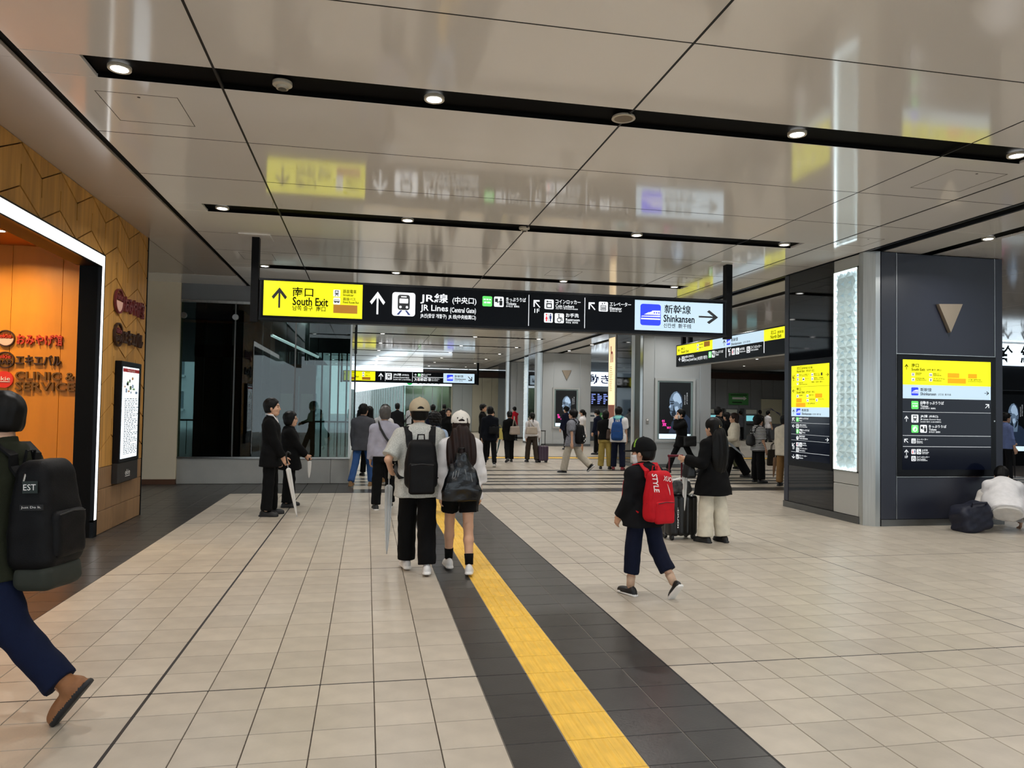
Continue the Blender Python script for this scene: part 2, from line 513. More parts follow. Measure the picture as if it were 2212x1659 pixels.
# detector and loudspeaker sitting in the slots
t = thing('smoke_detector', 'small round smoke detector in the nearest black ceiling slot', 'smoke detector', (-0.657, 5.53, ZC))
MB().lathe([(.0, .02), (.07, .02), (.07, -.004), (.045, -.012), (.043, -.03), (.0, -.032)], n=22).build('body', RING, t, smooth=False, local=True)
MB().lathe([(.0, -.012), (.03, -.033), (.03, -.036), (0, -.036)], n=16).build('sensor', mat('sensor_grey', '5b564e', .5), t, local=True)
t = thing('smoke_detector', 'small round smoke detector at the middle of the second ceiling slot', 'smoke detector', (1.958, 9.30, ZC))
MB().lathe([(.0, .02), (.07, .02), (.07, -.004), (.045, -.012), (.043, -.03), (.0, -.032)], n=22).build('body', RING, t, local=True)
MB().lathe([(.0, -.012), (.03, -.033), (.03, -.036), (0, -.036)], n=16).build('sensor', mat('sensor_grey'), t, local=True)
t = thing('ceiling_speaker', 'round beige ceiling loudspeaker grille in the nearest black slot', 'loudspeaker', (1.96, 5.535, ZC))
MB().lathe([(.075, .01), (.09, .01), (.095, -.006), (.075, -.008), (.075, .01)], n=26, cap=False).build('rim', RING, t, local=True)
MB().lathe([(0, .0), (.075, -.004), (.075, .01), (0, .01)], n=26).build('grille', mat('grille_tan', '8d8170', .7, bump=(400, .5)), t, local=True)

# ================================================================ LEFT SHOP FRONT (plane x = -3.1)
WOOD = mat('oak_veneer', 'c08c44', 0.5, grain=(3, 14, 1.2, 0.22), rand=0.08)
WOODTILE = mat('brown_wood_tile', '8f6d4a', 0.5, grain=(3, 90, 1.5, 0.28), rand=0.10)
GROOVE = mat('wood_groove', '4a2c12', 0.8)
wl = MB()
wl.box(-3.36, -3.125, 9.47, 11.2, 0, ZC); wl.box(-3.36, -3.125, -6, 9.47, 3.315, ZC)
wall_left = tag(wl.build('wall_left', GROOVE), 'shop front wall of chevron oak panels beside the lit opening', 'wall', kind='structure')
# chevron panels
for c in range(-6, 10):
    ya, yb = 7.295 + .4375 * c, 7.295 + .4375 * (c + 1)
    up = (c % 2 == 0)           # from peak down to valley on even columns
    for r in range(-1, 9):
        zt = 3.905 - .39 * r
        za, zb = (zt, zt - .19) if up else (zt - .19, zt)
        e = .013 if up else .006
        n_ = .010; s_ = .0006
        pa, pb = (za - .19, za - .39), (zb, zb - .19)      # grooved halves of the two upright edges
        if not up: pa, pb = (za, za - .19), (zb - .19, zb - .39)
        T = lambda y: za + (zb - za) * (y - ya) / (yb - ya)
        L_ = [(ya + (n_ if pa[0] - za > -.1 else s_), za - e)] + ([(ya + n_, za - .19), (ya + s_, za - .19)] if pa[0] - za > -.1 else [(ya + s_, za - .19), (ya + n_, za - .19)]) + [(ya + (s_ if pa[0] - za > -.1 else n_), za - .39 + .004)]
        R_ = [(yb - (n_ if pb[0] - zb > -.1 else s_), zb - e)] + ([(yb - n_, zb - .19), (yb - s_, zb - .19)] if pb[0] - zb > -.1 else [(yb - s_, zb - .19), (yb - n_, zb - .19)]) + [(yb - (s_ if pb[0] - zb > -.1 else n_), zb - .39 + .004)]
        poly = L_ + R_[::-1]
        for rect in ((9.477, 11.195, .80, 3.915), (4.5, 9.477, 3.325, 3.915)):
            q = clip_poly(poly, *rect)
            if len(q) < 3 or abs(sum(q[i][0] * q[(i + 1) % len(q)][1] - q[(i + 1) % len(q)][0] * q[i][1] for i in range(len(q)))) < .004: continue
            d = 0
            MB().prism([(-3.1 + d, y, z) for y, z in q], (-.022 - d, 0, 0)).build('oak_panel', WOOD, wall_left)
for r, (z0, z1) in enumerate(((.004, .27), (.276, .535), (.541, .792))):
    for c in range(3):
        y0 = 9.48 + .58 * c - (.29 if r % 2 else 0)
        y0c, y1c = max(9.48, y0), min(11.195, y0 + .574)
        if c == 2 and r % 2: y1c = 11.195
        MB().bbox(-3.125, -3.1, y0c, y1c, z0, z1, .003).build('wood_tile', WOODTILE, wall_left)
MB().box(-3.13, -3.09, 11.195, 11.215, 0, ZC).build('edge_strip', FRAME_BLK, wall_left)
# light band round the opening
LB = mat('light_band', 'ffffff', .4, emit=(1, 1, 1), es=1.6)
t = thing('light_frame', 'glowing white light band framing the dark shop opening', 'light frame', (-3.09, 9.42, 0))
MB().box(-3.112, -3.088, 3.5, 9.46, 3.175, 3.305).box(-3.112, -3.088, 9.375, 9.46, .2, 3.175).build('band', LB, t)
MB().box(-3.125, -3.085, 9.46, 9.478, 0, 3.32).box(-3.125, -3.085, 3.5, 9.478, 3.305, 3.322).box(-3.125, -3.085, 3.5, 9.375, 3.16, 3.175).box(-3.125, -3.085, 9.36, 9.375, .18, 3.17).box(-3.125, -3.085, 9.36, 9.478, 0, .2).build('trim', FRAME_BLK, t)
# reveal and interior of the shop
ORANGE = mat('orange_panel', 'd98a1f', 0.45, grain=(4, 4, .6, 0.10))
iv = MB()
iv.box(-3.33, -3.125, 9.375, 9.47, 0, 3.3)
tag(iv.build('trim_1', POLE_BLK), 'black reveal at the right side of the shop opening', 'trim', kind='structure')
iv = MB().box(-3.36, -3.125, 2, 9.375, 3.172, 3.3)
tag(iv.build('trim_2', mat('dark_brown_reveal', '2a160b', .5)), 'dark brown head of the shop opening', 'trim', kind='structure')
wi = tag(MB().box(-8.4, -3.36, 10.62, 10.75, 0, 3.62).build('wall_shop', GROOVE), 'orange panelled wall inside the shop opening', 'wall', kind='structure')
for k in range(8):
    MB().bbox(-3.36 - .6 * (k + 1) + .002, -3.36 - .6 * k - .002, 10.6, 10.62, 0.0, 3.6, .002).build('orange_panel', ORANGE, wi)
tag(MB().box(-8.4, -8.3, 2, 10.7, 0, 3.62).build('wall_shop_side', ORANGE), 'orange side wall deep inside the shop', 'wall', kind='structure')
tag(MB().box(-8.4, -3.36, 2, 10.7, 3.6, 3.7).build('ceiling_shop', mat('orange_ceiling', 'c9772a', .5)), 'orange tinted ceiling inside the shop', 'ceiling', kind='structure')
for i, (x, y) in enumerate(((-4.35, 9.75), (-5.4, 9.75), (-4.7, 8.0), (-5.6, 6.2))):
    downlight(x, y, f'warm downlight inside the orange shop, {["nearest the lettering", "left of the lettering", "mid aisle", "front aisle"][i]}', 1.25, (1, .72, .40), 3.6)

# lettering and round badges on the orange wall
RED = mat('red_lacquer', 'c23a20', .4); DBROWN = mat('dark_brown_letter', '3a2114', .5); TAN = mat('bronze_letter', '7d5526', .45, .4)
REDB = mat('red_badge', 'd8321f', .4); WHT = mat('white_print', 'f3f1ee', .5); PINKW = mat('pink_badge', 'e9b7a6', .6)
def wall_map(y):
    return lambda d: (lambda u, v: (u, y - d, v))
def raised(name, txt, u0, v0, u1, v1, fmap, dvec, m, parent, bold=.02):
    mb = MB(); v, f = glyphs(txt, bold); lo, hi = v.min(0), v.max(0); q = (v - lo) / (hi - lo)
    dv = np.array(dvec)
    fr = [np.array(fmap(u0 + a * (u1 - u0), v0 + b * (v1 - v0))) for a, b in q]
    n = len(fr); mb.add(fr + [p + dv for p in fr], [tuple(i + n for i in t) for t in f] + [t[::-1] for t in f])
    ed = {}
    for t in f:
        for i in range(len(t)):
            e = (t[i], t[(i + 1) % len(t)])
            if (e[1], e[0]) in ed: del ed[(e[1], e[0])]
            else: ed[e] = 1
    mb.f += [(a, b2, b2 + n, a + n) for a, b2 in ed]; mb.m += [0] * len(ed)
    return mb.build(name, m, parent)
def ring_badge(parent, name, cx, cz, r, fmap, nrm, m, half=None, fillm=None):
    b = MB(); N = 28
    P1 = [(cx + r * math.cos(2 * math.pi * i / N), cz + r * math.sin(2 * math.pi * i / N)) for i in range(N)]
    for i in range(N):
        a, c = P1[i], P1[(i + 1) % N]
        k = .88
        q = [a, c, (cx + (c[0] - cx) * k, cz + (c[1] - cz) * k), (cx + (a[0] - cx) * k, cz + (a[1] - cz) * k)]
        b.prism([fmap(*p) for p in q], nrm)
    o = b.build(name, m, parent)
    if half:
        q = [(cx + .85 * r * math.cos(math.pi + math.pi * i / 14), cz + .85 * r * math.sin(math.pi + math.pi * i / 14)) for i in range(15)]
        MB().prism([fmap(*p) for p in q], np.array(nrm) * .7).build('badge_fill', fillm, o)
    return o
fm = lambda u, v: (u, 10.598, v)
nv = (0, -.03, 0)
t = thing('shop_lettering', 'red raised Japanese lettering with round badge, top line on the orange wall', 'sign', (-4.2, 10.59, 2.30))
raised('lettering', 'おみやげ館', -4.473, 2.301, -3.932, 2.446, fm, nv, RED, t)
o = ring_badge(t, 'round_badge', -4.60, 2.38, .108, fm, nv, DBROWN, True, PINKW)
raised('badge_lettering', 'ekie', -4.67, 2.385, -4.53, 2.44, fm, nv, RED, o)
t = thing('shop_lettering', 'dark brown raised Japanese lettering, middle line on the orange wall', 'sign', (-4.2, 10.59, 2.03))
raised('lettering', 'エキエバル', -4.474, 2.039, -3.938, 2.174, fm, nv, DBROWN, t)
o = ring_badge(t, 'round_badge', -4.595, 2.10, .108, fm, nv, DBROWN)
raised('badge_lettering', 'ekie', -4.66, 2.12, -4.53, 2.17, fm, nv, RED, o)
raised('badge_lettering', 'BAR', -4.68, 2.04, -4.51, 2.10, fm, nv, DBROWN, o)
t = thing('shop_lettering', 'bronze raised two-line lettering with a solid red badge, lowest on the orange wall', 'sign', (-4.2, 10.59, 1.71))
raised('lettering', 'CLINIC &', -4.473, 1.851, -3.772, 1.957, fm, nv, TAN, t, .012)
raised('lettering', 'SERVICE', -4.469, 1.709, -3.767, 1.822, fm, nv, TAN, t, .012)
b = MB().prism([fm(-4.60 + .108 * math.cos(2 * math.pi * i / 28), 1.847 + .108 * math.sin(2 * math.pi * i / 28)) for i in range(28)], nv)
o = b.build('round_badge', REDB, t)
fm2 = lambda u, v: (u, 10.566, v)
raised('badge_lettering', 'ekie', -4.68, 1.835, -4.525, 1.885, fm2, (0, -.004, 0), WHT, o, 0)
MB().box(-4.68, -4.525, 10.562, 10.566, 1.815, 1.823).build('badge_underline', WHT, o)
# same logos on the oak wall
fw = lambda u, v: (-3.09, u, v)
nw = (.03, 0, 0)
MAROON = mat('maroon_letter', '6e2a2c', .5)
t = thing('wall_logo', 'maroon raised logo with round pink badge on the oak panels, upper one', 'sign', (-3.07, 10.4, 2.69))
raised('lettering', 'おみやげ館', 10.17, 2.73, 11.0, 2.95, fw, nw, MAROON, t)
o = ring_badge(t, 'round_badge', 9.97, 2.845, .155, fw, nw, MAROON, True, PINKW)
raised('badge_lettering', 'ekie', 9.87, 2.86, 10.07, 2.94, fw, nw, MAROON, o)
t = thing('wall_logo', 'dark brown raised logo with ring badge on the oak panels, lower one', 'sign', (-3.07, 10.4, 2.27))
raised('lettering', 'エキエバル', 10.17, 2.32, 10.98, 2.52, fw, nw, DBROWN, t)
o = ring_badge(t, 'round_badge', 9.98, 2.425, .15, fw, nw, DBROWN)
raised('badge_lettering', 'ekie', 9.88, 2.44, 10.08, 2.51, fw, nw, MAROON, o)
raised('badge_lettering', 'BAR', 9.86, 2.34, 10.10, 2.42, fw, nw, DBROWN, o)
# floor guide screen
t = thing('guide_screen', 'upright lit floor guide screen in a black case on the oak wall', 'screen', (-3.06, 10.38, .56))
MB().bbox(-3.1, -3.02, 9.97, 10.79, .815, 2.10, .006).build('case', FRAME_BLK, t)
s = MB().box(-3.02, -3.017, 10.02, 10.68, .865, 2.03).build('display', mat('screen_white', 'e8f4fa', .3, emit='e6f4ff', es=1.0), t)
pr = lambda d: (lambda u, v: (-3.017 + d, u, v))
PRT = mat('print_grey', '58646c', .6); PRR = mat('print_red', 'c22b33', .5); PRO = mat('print_peach', 'e8b58a', .5); PRB = mat('print_blue', '9cb6d8', .5); PRG = mat('print_green', 'a9cf9b', .5)
MB().box(-3.017, -3.0155, 10.02, 10.68, 1.965, 2.01).build('header_bar', PRR, s)
mb = MB(); lettering(mb, 'Floor Guide', 10.2, 1.972, 10.5, 2.003, pr(.002)); mb.build('lettering', WHT, s)
for k, (m_, n_) in enumerate(((PRO, 5), (PRB, 5), (PRG, 4))):
    mb = MB()
    for q in range(n_):
        u, v = rnd.uniform(10.07, 10.55), rnd.uniform(1.68, 1.88)
        mb.box(-3.017, -3.0158, u, u + rnd.uniform(.04, .1), v, v + rnd.uniform(.02, .06))
    tag(mb.build('map_area', m_, s), kind='stuff')
mb = MB(); v = 1.62
while v > .9:
    u = 10.12
    while u < 10.62 - (.2 if int(v * 50) % 4 == 0 else 0):
        wdt = rnd.uniform(.03, .1); mb.box(-3.017, -3.016, u, u + wdt, v, v + .009); u += wdt + rnd.uniform(.015, .05)
    v -= .022
tag(mb.build('list_lines', PRT, s), kind='stuff')
MB().bbox(-3.1, -3.03, 9.97, 10.79, .56, .815, .005).build('base_box', mat('case_grey', '26221f', .45), t)
mb = MB(); lettering(mb, 'ekie', 10.27, .645, 10.46, .715, lambda u, v: (-3.0285, u, v)); mb.box(-3.029, -3.0285, 10.27, 10.46, .625, .632); mb.build('lettering', WHT, t)

# ================================================================ WHITE WALL AND GLASS BOOTH
CREAM = mat('cream_wall', 'd8c9ae', .7, noise=(3, .02), bump=(150, .05))
tag(MB().box(-9, -3.6, 15.25, 15.5, 0.1, ZC).build('wall_cream', CREAM), 'plain cream wall left of the glass lift lobby', 'wall', kind='structure')
tag(MB().box(-9, -3.6, 15.235, 15.5, 0, .1).build('baseboard_cream', mat('brown_base', '5a3a26', .5)), 'brown baseboard of the cream wall', 'baseboard', kind='structure')
GLASS = thin_glass('tinted_glass', (.42, .52, .50), 1.7)
CLAD = mat('grey_cladding', 'a3a29c', .45, noise=(2.2, .10), bump=(90, .05))
t = tag(MB().box(-3.6, -.36, 15.34, 15.55, 0, .50).build('wall_booth', DSTEEL), 'low stone-clad base of the glass lift lobby', 'wall', kind='structure')
for x0, x1 in ((-3.6, -.69), (-.69, -.33)):
    MB().bbox(x0 + .003, x1 - .003, 15.3, 15.34, 0.004, .50, .004).build('cladding_slab', CLAD, t)
for y0, y1 in ((15.34, 17.4), (17.4, 19.4)):
    MB().bbox(-.36, -.33, y0 + .003, y1 - .003, 0.004, .5, .004).build('cladding_slab', CLAD, t)
MB().box(-3.6, -.31, 15.28, 15.4, .50, .53).box(-.40, -.31, 15.4, 19.4, .50, .53).build('sill', STEEL, t)
t = tag(MB().box(-3.6, -.33, 15.3, 15.45, 3.60, ZC).box(-.45, -.33, 15.45, 19.4, 3.6, ZC).build('window_1', mat('grey_fascia', '77787a', .4, .3)), 'tall dark glass front of the lift lobby', 'window', kind='structure')
MB().box(-3.6, -.33, 15.27, 15.33, 3.55, 3.60).build('head_rail', STEEL, t)
for x0, x1 in ((-3.6, -2.60), (-2.58, -1.44), (-1.42, -.335)):
    MB().box(x0, x1, 15.32, 15.335, .53, 3.55).build('pane', GLASS, t)
for x in (-2.59, -1.43):
    MB().box(x - .012, x + .012, 15.312, 15.34, .53, 3.55).build('mullion', DSTEEL, t)
for y0, y1 in ((15.34, 17.37), (17.40, 19.4)):
    MB().box(-.35, -.335, y0, y1, .53, 3.55).build('pane', GLASS, t)
MB().box(-.355, -.32, 15.30, 15.34, .53, 3.6).build('corner_post', STEEL, t)
for x in (-3.55, -2.59, -1.43):
    for z in (3.29,):
        MB().lathe([(0, -.035), (.055, -.035), (.06, -.028), (.06, 0), (0, 0)], (x, 15.322, z), 22, axis=(0, 1, 0)).build('glass_disc', STEEL, t, smooth=False)
# inside: dark lift core and frames
DK = mat('dark_core', '17191a', .35, .2); DK2 = mat('dark_green_glass', '16211f', .15)
tag(MB().box(-3.6, -2.15, 17.2, 20.4, 0, ZC).build('wall_lift_core', DK), 'dark lift shaft wall behind the booth glass', 'wall', kind='structure')
t = thing('lift_frame', 'dark steel lift frame with green glass behind the booth window', 'lift', (-3.0, 16.4, 0))
for x in (-3.45, -2.9, -2.3):
    MB().box(x - .09, x + .09, 16.3, 16.5, 0, ZC).build('post', DK, t)
MB().box(-3.55, -2.2, 16.3, 16.5, 2.55, 2.8).build('crossbeam', DK, t)
MB().box(-3.55, -2.2, 16.3, 16.5, 3.3, 3.55).build('crossbeam', DK, t)
MB().box(-3.36, -2.99, 16.38, 16.4, .1, 2.55).build('glass_leaf', DK2, t)
MB().box(-2.81, -2.39, 16.38, 16.4, .1, 2.55).build('glass_leaf', DK2, t)
t = thing('wood_door', 'brown timber door with two white notice frames behind the booth glass', 'door', (-1.75, 19.5, 0))
MB().box(-2.15, -1.30, 19.45, 19.55, 0, 2.6).build('leaf', mat('door_brown', '6d4526', .5, grain=(6, 6, .8, .15)), t)
for x in (-2.0, -1.5):
    MB().bbox(x - .15, x + .15, 19.43, 19.45, 1.15, 1.85, .004).build('notice_frame', mat('notice_paper', 'b9ad96', .6), t)
MB().box(-1.72, -1.69, 19.36, 19.40, .9, 2.3).build('pull_handle', STEEL, t)
t = thing('tube_lamp', 'slanting white tube lamp seen through the booth glass', 'lamp', (-1.6, 17.6, 3.0))
MB().tube([(-2.1, 17.0, 3.1), (-1.2, 18.6, 2.75)], .035, 8).build('tube', mat('tube_white', 'ffffff', .4, emit=(.9, .95, 1), es=1.2), t)
MB().tube([(-2.1, 17.0, 3.1), (-2.1, 17.0, ZC)], .008, 6).build('hanger', DK, t); MB().tube([(-1.2, 18.6, 2.75), (-1.2, 18.6, ZC)], .008, 6).build('hanger', DK, t)
# curtain wall behind the booth and outdoors
t = tag(MB().box(-2.15, -.30, 20.7, 20.8, 3.0, ZC).build('window_2', DK), 'slim mullioned window wall at the back of the booth', 'window', kind='structure')
for k in range(9):
    x = -2.1 + .22 * k
    MB().box(x - .02, x + .02, 20.65, 20.8, 0, 3.0).build('mullion', DK, t)
for k in range(16):
    pass
t = thing('railing', 'dark metal railing outdoors beyond the booth', 'railing', (-3, 24, 0))
MB().box(-7, -.4, 24.0, 24.04, 1.02, 1.07).build('handrail', DK, t)
for k in range(34):
    MB().box(-7 + .2 * k, -6.985 + .2 * k, 24.01, 24.03, 0, 1.02).build('baluster', DK, t)
BW = mat('far_building', 'c9cfd2', .8); BWN = mat('far_window', '66737c', .3)
def building(x0, x1, y0, y1, h, label, nx, nz):
    t = thing('apartment_block', label, 'building', ((x0 + x1) / 2, y0, 0))
    MB().box(x0, x1, y0, y1, 0, h).build('wall', BW, t)
    for i in range(nx):
        for k in range(nz):
            xx = x0 + (x1 - x0) * (i + .2) / nx; zz = 1 + (h - 1.5) * k / nz
            MB().box(xx, xx + (x1 - x0) / nx * .55, y0 - .05, y0 + .02, zz, zz + (h - 1.5) / nz * .5).build('window', BWN, t)
            MB().box(xx - .1, xx + (x1 - x0) / nx * .6, y0 - .5, y0, zz - .25, zz - .1).build('balcony', BW, t)
building(-9, -3.6, 62, 74, 16, 'pale apartment block outdoors behind the booth, nearer one', 3, 5)
building(-22, -11, 75, 90, 24, 'tall pale apartment block outdoors, farther left one', 4, 7)

# ================================================================ PILLARS
LIGHTGREY = mat('light_grey_panel', 'b4b8b8', .35, noise=(1.2, .03))
NAVY = mat('dark_navy_panel', '272a36', .35, noise=(1.2, .06))
GLBLK = mat('black_glass', '06070b', .04, ior=1.6)
SILV = mat('silver_panel', 'bdbcb6', .35, .5)
BRONZE = mat('bronze_wedge', '9a8d7b', .45, .3)
PAT = mat('lit_pattern_glass', 'e4eef2', .35, emit='cfe8f4', es=.13)
def triangle_sign(x, y, label):
    t = thing('wedge_sign', label, 'sign', (x, y, 2.785))
    A, B, Cc = (x - .2, y, 3.19), (x + .2, y, 3.205), (x, y, 2.785)
    top = (x + .02, y - .03, 3.06)
    mb = MB(); d = (0, -.07, 0)
    A2, B2, C2 = (A[0], y - .06, A[2]), (B[0], y - .06, B[2]), (Cc[0], y - .06, Cc[2])
    mb.prism([A, B, Cc], (0, -.06, 0))
    mb.build('wedge', BRONZE, t)
def pillar(xl, yf, w, dep, dark, name_label, wide=.25, wedge=True, far=False):
    """square pillar with a silver corner; xl = left face plane, yf = front plane"""
    FRONT = NAVY if dark else LIGHTGREY
    ch = .2
    x0, x1 = xl, xl + w
    t = thing('pillar', name_label, 'pillar', (xl + w / 2, yf + dep / 2, 0), kind='structure')
    core = MB().box(x0 + .035, x1 - .035, yf + .035, yf + dep - .035, 0, ZC) if False else MB().prism([(x0 + .03, yf + ch, 0), (x0 + ch, yf + .03, 0), (x1 - .03, yf + .03, 0), (x1 - .03, yf + dep - .03, 0), (x0 + .03, yf + dep - .03, 0)], (0, 0, ZC - .003))
    core.build('core', BLACK, t)
    # front panels: narrow strip, three stacked wide panels, narrow strip, plinth
    xa, xb = x0 + ch, x0 + ch + wide
    xc, xd = x1 - max(.13, wide * .55 if wide < .3 else wide), x1
    e = .004
    MB().bbox(xa + e, xb - e, yf, yf + .03, .095, ZC - .01, .004).build('front_strip', FRONT, t)
    MB().bbox(xc + e, xd, yf, yf + .03, .095, ZC - .01, .004).build('front_strip', FRONT, t)
    for z0, z1 in ((.095, .695), (.70, 2.455), (2.46, ZC - .01)):
        MB().bbox(xb + e, xc - e, yf, yf + .03, z0, z1 - .004, .004).build('front_panel', FRONT, t)
    for xx in (xb, xc):
        MB().box(xx - .004, xx + .004, yf - .006, yf + .02, .095, ZC - .01).build('steel_bead', STEEL, t)
    for zz in (.695, 2.457):
        MB().box(xb, xc, yf - .006, yf + .02, zz - .004, zz + .004).build('steel_bead', STEEL, t)
    MB().box(xa, x1 + .01, yf - .012, yf + .03, 0, .092).build('plinth', DSTEEL, t)
    # silver corner
    MB().prism([(x0, yf + ch + .0, 0), (x0 - .005, yf + ch * .55, 0), (x0 + ch * .55, yf - .005, 0), (x0 + ch - .012, yf, 0), (x0 + ch - .012, yf + .05, 0), (x0 + .05, yf + ch, 0)], (0, 0, ZC - .004)).build('corner_post', STEEL, t)
    # right face
    MB().bbox(x1 - .03, x1, yf + .03, yf + dep, .095, ZC - .01, .004).build('side_panel', FRONT, t)
    MB().box(x1 - .03, x1 + .01, yf + .03, yf + dep, 0, .092).build('plinth', DSTEEL, t)
    MB().bbox(x0 + .03, x1 - .03, yf + dep - .03, yf + dep, .0, ZC - .01, .004).build('rear_panel', FRONT, t)
    MB().box(x0 - .01, x0 + .03, yf + ch, yf + dep, 0, .10).build('plinth', DSTEEL, t)
    return t, xb, xc
def star_panel(parent, x, y0, y1, z0, z1, cell=.17):
    """relief of six-pointed asanoha stars on a lit panel facing -x"""
    mb = MB()
    ny = max(2, round((y1 - y0) / cell)); nz = round((z1 - z0) / cell)
    dy, dz = (y1 - y0) / ny, (z1 - z0) / nz
    for i in range(ny):
        for k in range(nz):
            cy, cz = y0 + (i + .5) * dy, z0 + (k + .5) * dz
            ctr = (x - .036, cy, cz)
            rim = []
            for q in range(12):
                a = math.pi * q / 6
                # square rim points
                s_ = 1 / max(abs(math.cos(a)), abs(math.sin(a)))
                rim.append((x - (.0 if q % 2 else .030), cy + math.cos(a) * s_ * dy / 2, cz + math.sin(a) * s_ * dz / 2))
            vs = [ctr] + rim
            mb.add(vs, [(0, (q + 1) % 12 + 1, q + 1) for q in range(12)])
    return mb.build('star_relief', PAT, parent)
# near pillar (dark)
PA, xb, xc = pillar(6.97, 9.255, 2.235, 2.15, True, 'large dark navy pillar with direction boards at right')
def left_panels(t, xl, ys, zt=ZC - .01):
    for y0, y1, m_, nm in ys:
        MB().bbox(xl, xl + .03, y0 + .003, y1 - .003, .105, zt, .004).build(nm, m_, t)
# left face of the near pillar: grey light cabinet then black glass
left_panels(PA, 6.97, ((9.455 - .07, 9.47, SILV, 'side_strip'), (10.05, 11.26, GLBLK, 'glass_panel'), (11.27, 11.40, NAVY, 'side_strip')))
for z0, z1 in ((.105, .545), (.55, .735), (3.735, ZC - .01)):
    MB().bbox(6.97, 7.0, 9.475, 10.045, z0, z1 - .004, .004).build('cabinet_panel', SILV, PA)
lc = thing('light_column', 'tall lit panel of white star-pattern relief on the dark pillar', 'light panel', (6.97, 9.76, .74))
MB().box(6.9985, 7.004, 9.475, 10.045, .735, 3.735).build('back_panel', PAT, lc)
MB().box(6.955, 6.998, 9.475, 9.49, .735, 3.735).box(6.955, 6.998, 10.03, 10.045, .735, 3.735).box(6.955, 6.998, 9.475, 10.045, .735, .75).box(6.955, 6.998, 9.475, 10.045, 3.72, 3.735).build('frame', SILV, lc)
star_panel(lc, 6.998, 9.50, 10.02, .765, 3.705)
MB().box(6.952, 6.9545, 9.478, 10.042, .738, 3.732).build('cover_pane', thin_glass('clear_glass', (.96, .99, .98)), lc)
LED = mat('led_strip', 'ffffff', .4, emit='e8f6ff', es=5.0)
for q in ((9.49, 10.03, 3.705, 3.72), (9.49, 10.03, .75, .765), (10.02, 10.03, .765, 3.705), (9.49, 9.50, .765, 3.705)):
    MB().box(6.962, 6.985, q[0], q[1], q[2], q[3]).build('led_strip', LED, lc)
triangle_sign(8.27, 9.255, 'bronze downward triangle high on the dark pillar')
# middle and far pillars (light grey)
PB, xb2, xc2 = pillar(7.26, 19.2, 2.215, 2.4, False, 'light grey pillar behind the north exit sign', wide=.33)
left_panels(PB, 7.26, ((19.4, 19.6, SILV, 'side_strip'), (19.6, 20.85, GLBLK, 'glass_panel'), (21.54, 21.6, SILV, 'side_strip')))
PC, xb3, xc3 = pillar(7.0, 30.0, 2.31, 2.8, False, 'light grey pillar with a triangle farther down the concourse', wide=.48)
left_panels(PC, 7.0, ((30.2, 30.6, SILV, 'side_strip'), (30.6, 31.9, GLBLK, 'glass_panel'), (32.7, 32.8, SILV, 'side_strip')))
lc = thing('light_column', 'narrow pale lit pattern strip on the farther grey pillar', 'light panel', (7.0, 32.3, .1))
MB().box(7.0, 7.02, 31.92, 32.68, .1, ZC - .05).build('back_panel', PAT, lc); star_panel(lc, 6.99, 31.94, 32.66, .1, ZC - .06, .25)
triangle_sign(8.235, 30.0, 'bronze downward triangle on the farther grey pillar')
PD, _, _ = pillar(6.95, 36.7, 2.3, 2.6, False, 'plain grey pillar at the far end of the pillar row', wide=.3)
left_panels(PD, 6.95, ((36.9, 37.1, SILV, 'side_strip'), (37.1, 39.2, GLBLK, 'glass_panel')))
# tall warm poster light box on the middle pillar
t = thing('poster_lightbox', 'tall warm cream poster light box on the middle grey pillar', 'poster', (7.25, 21.2, .1))
MB().bbox(7.235, 7.275, 20.86, 21.54, .1, ZC - .02, .006).build('case', SILV, t)
s = MB().box(7.231, 7.235, 20.92, 21.48, 1.3, 3.75).build('poster_sheet', mat('cream_poster', 'f3d9ae', .4, emit='f8d8a6', es=.85), t)
pm = lambda u, v: (7.2285, 21.48 - u, v)
mb = MB(); lettering(mb, 'h', .17, 3.0, .39, 3.5, pm, .02); mb.build('lettering', RED, s)
mb = MB()
for k in range(14):
    v = 2.86 - .055 * k; mb.add([pm(.1, v), pm(.1 + rnd.uniform(.15, .36), v), pm(.3, v + .015), pm(.1, v + .015)], [(0, 1, 2, 3)])
mb.build('text_lines', mat('print_tan', 'b58d55', .6), s)
MB().box(7.2285, 7.231, 20.92, 21.48, 1.3, 1.72).build('photo_area', mat('print_brick', '9c5a45', .6), s)

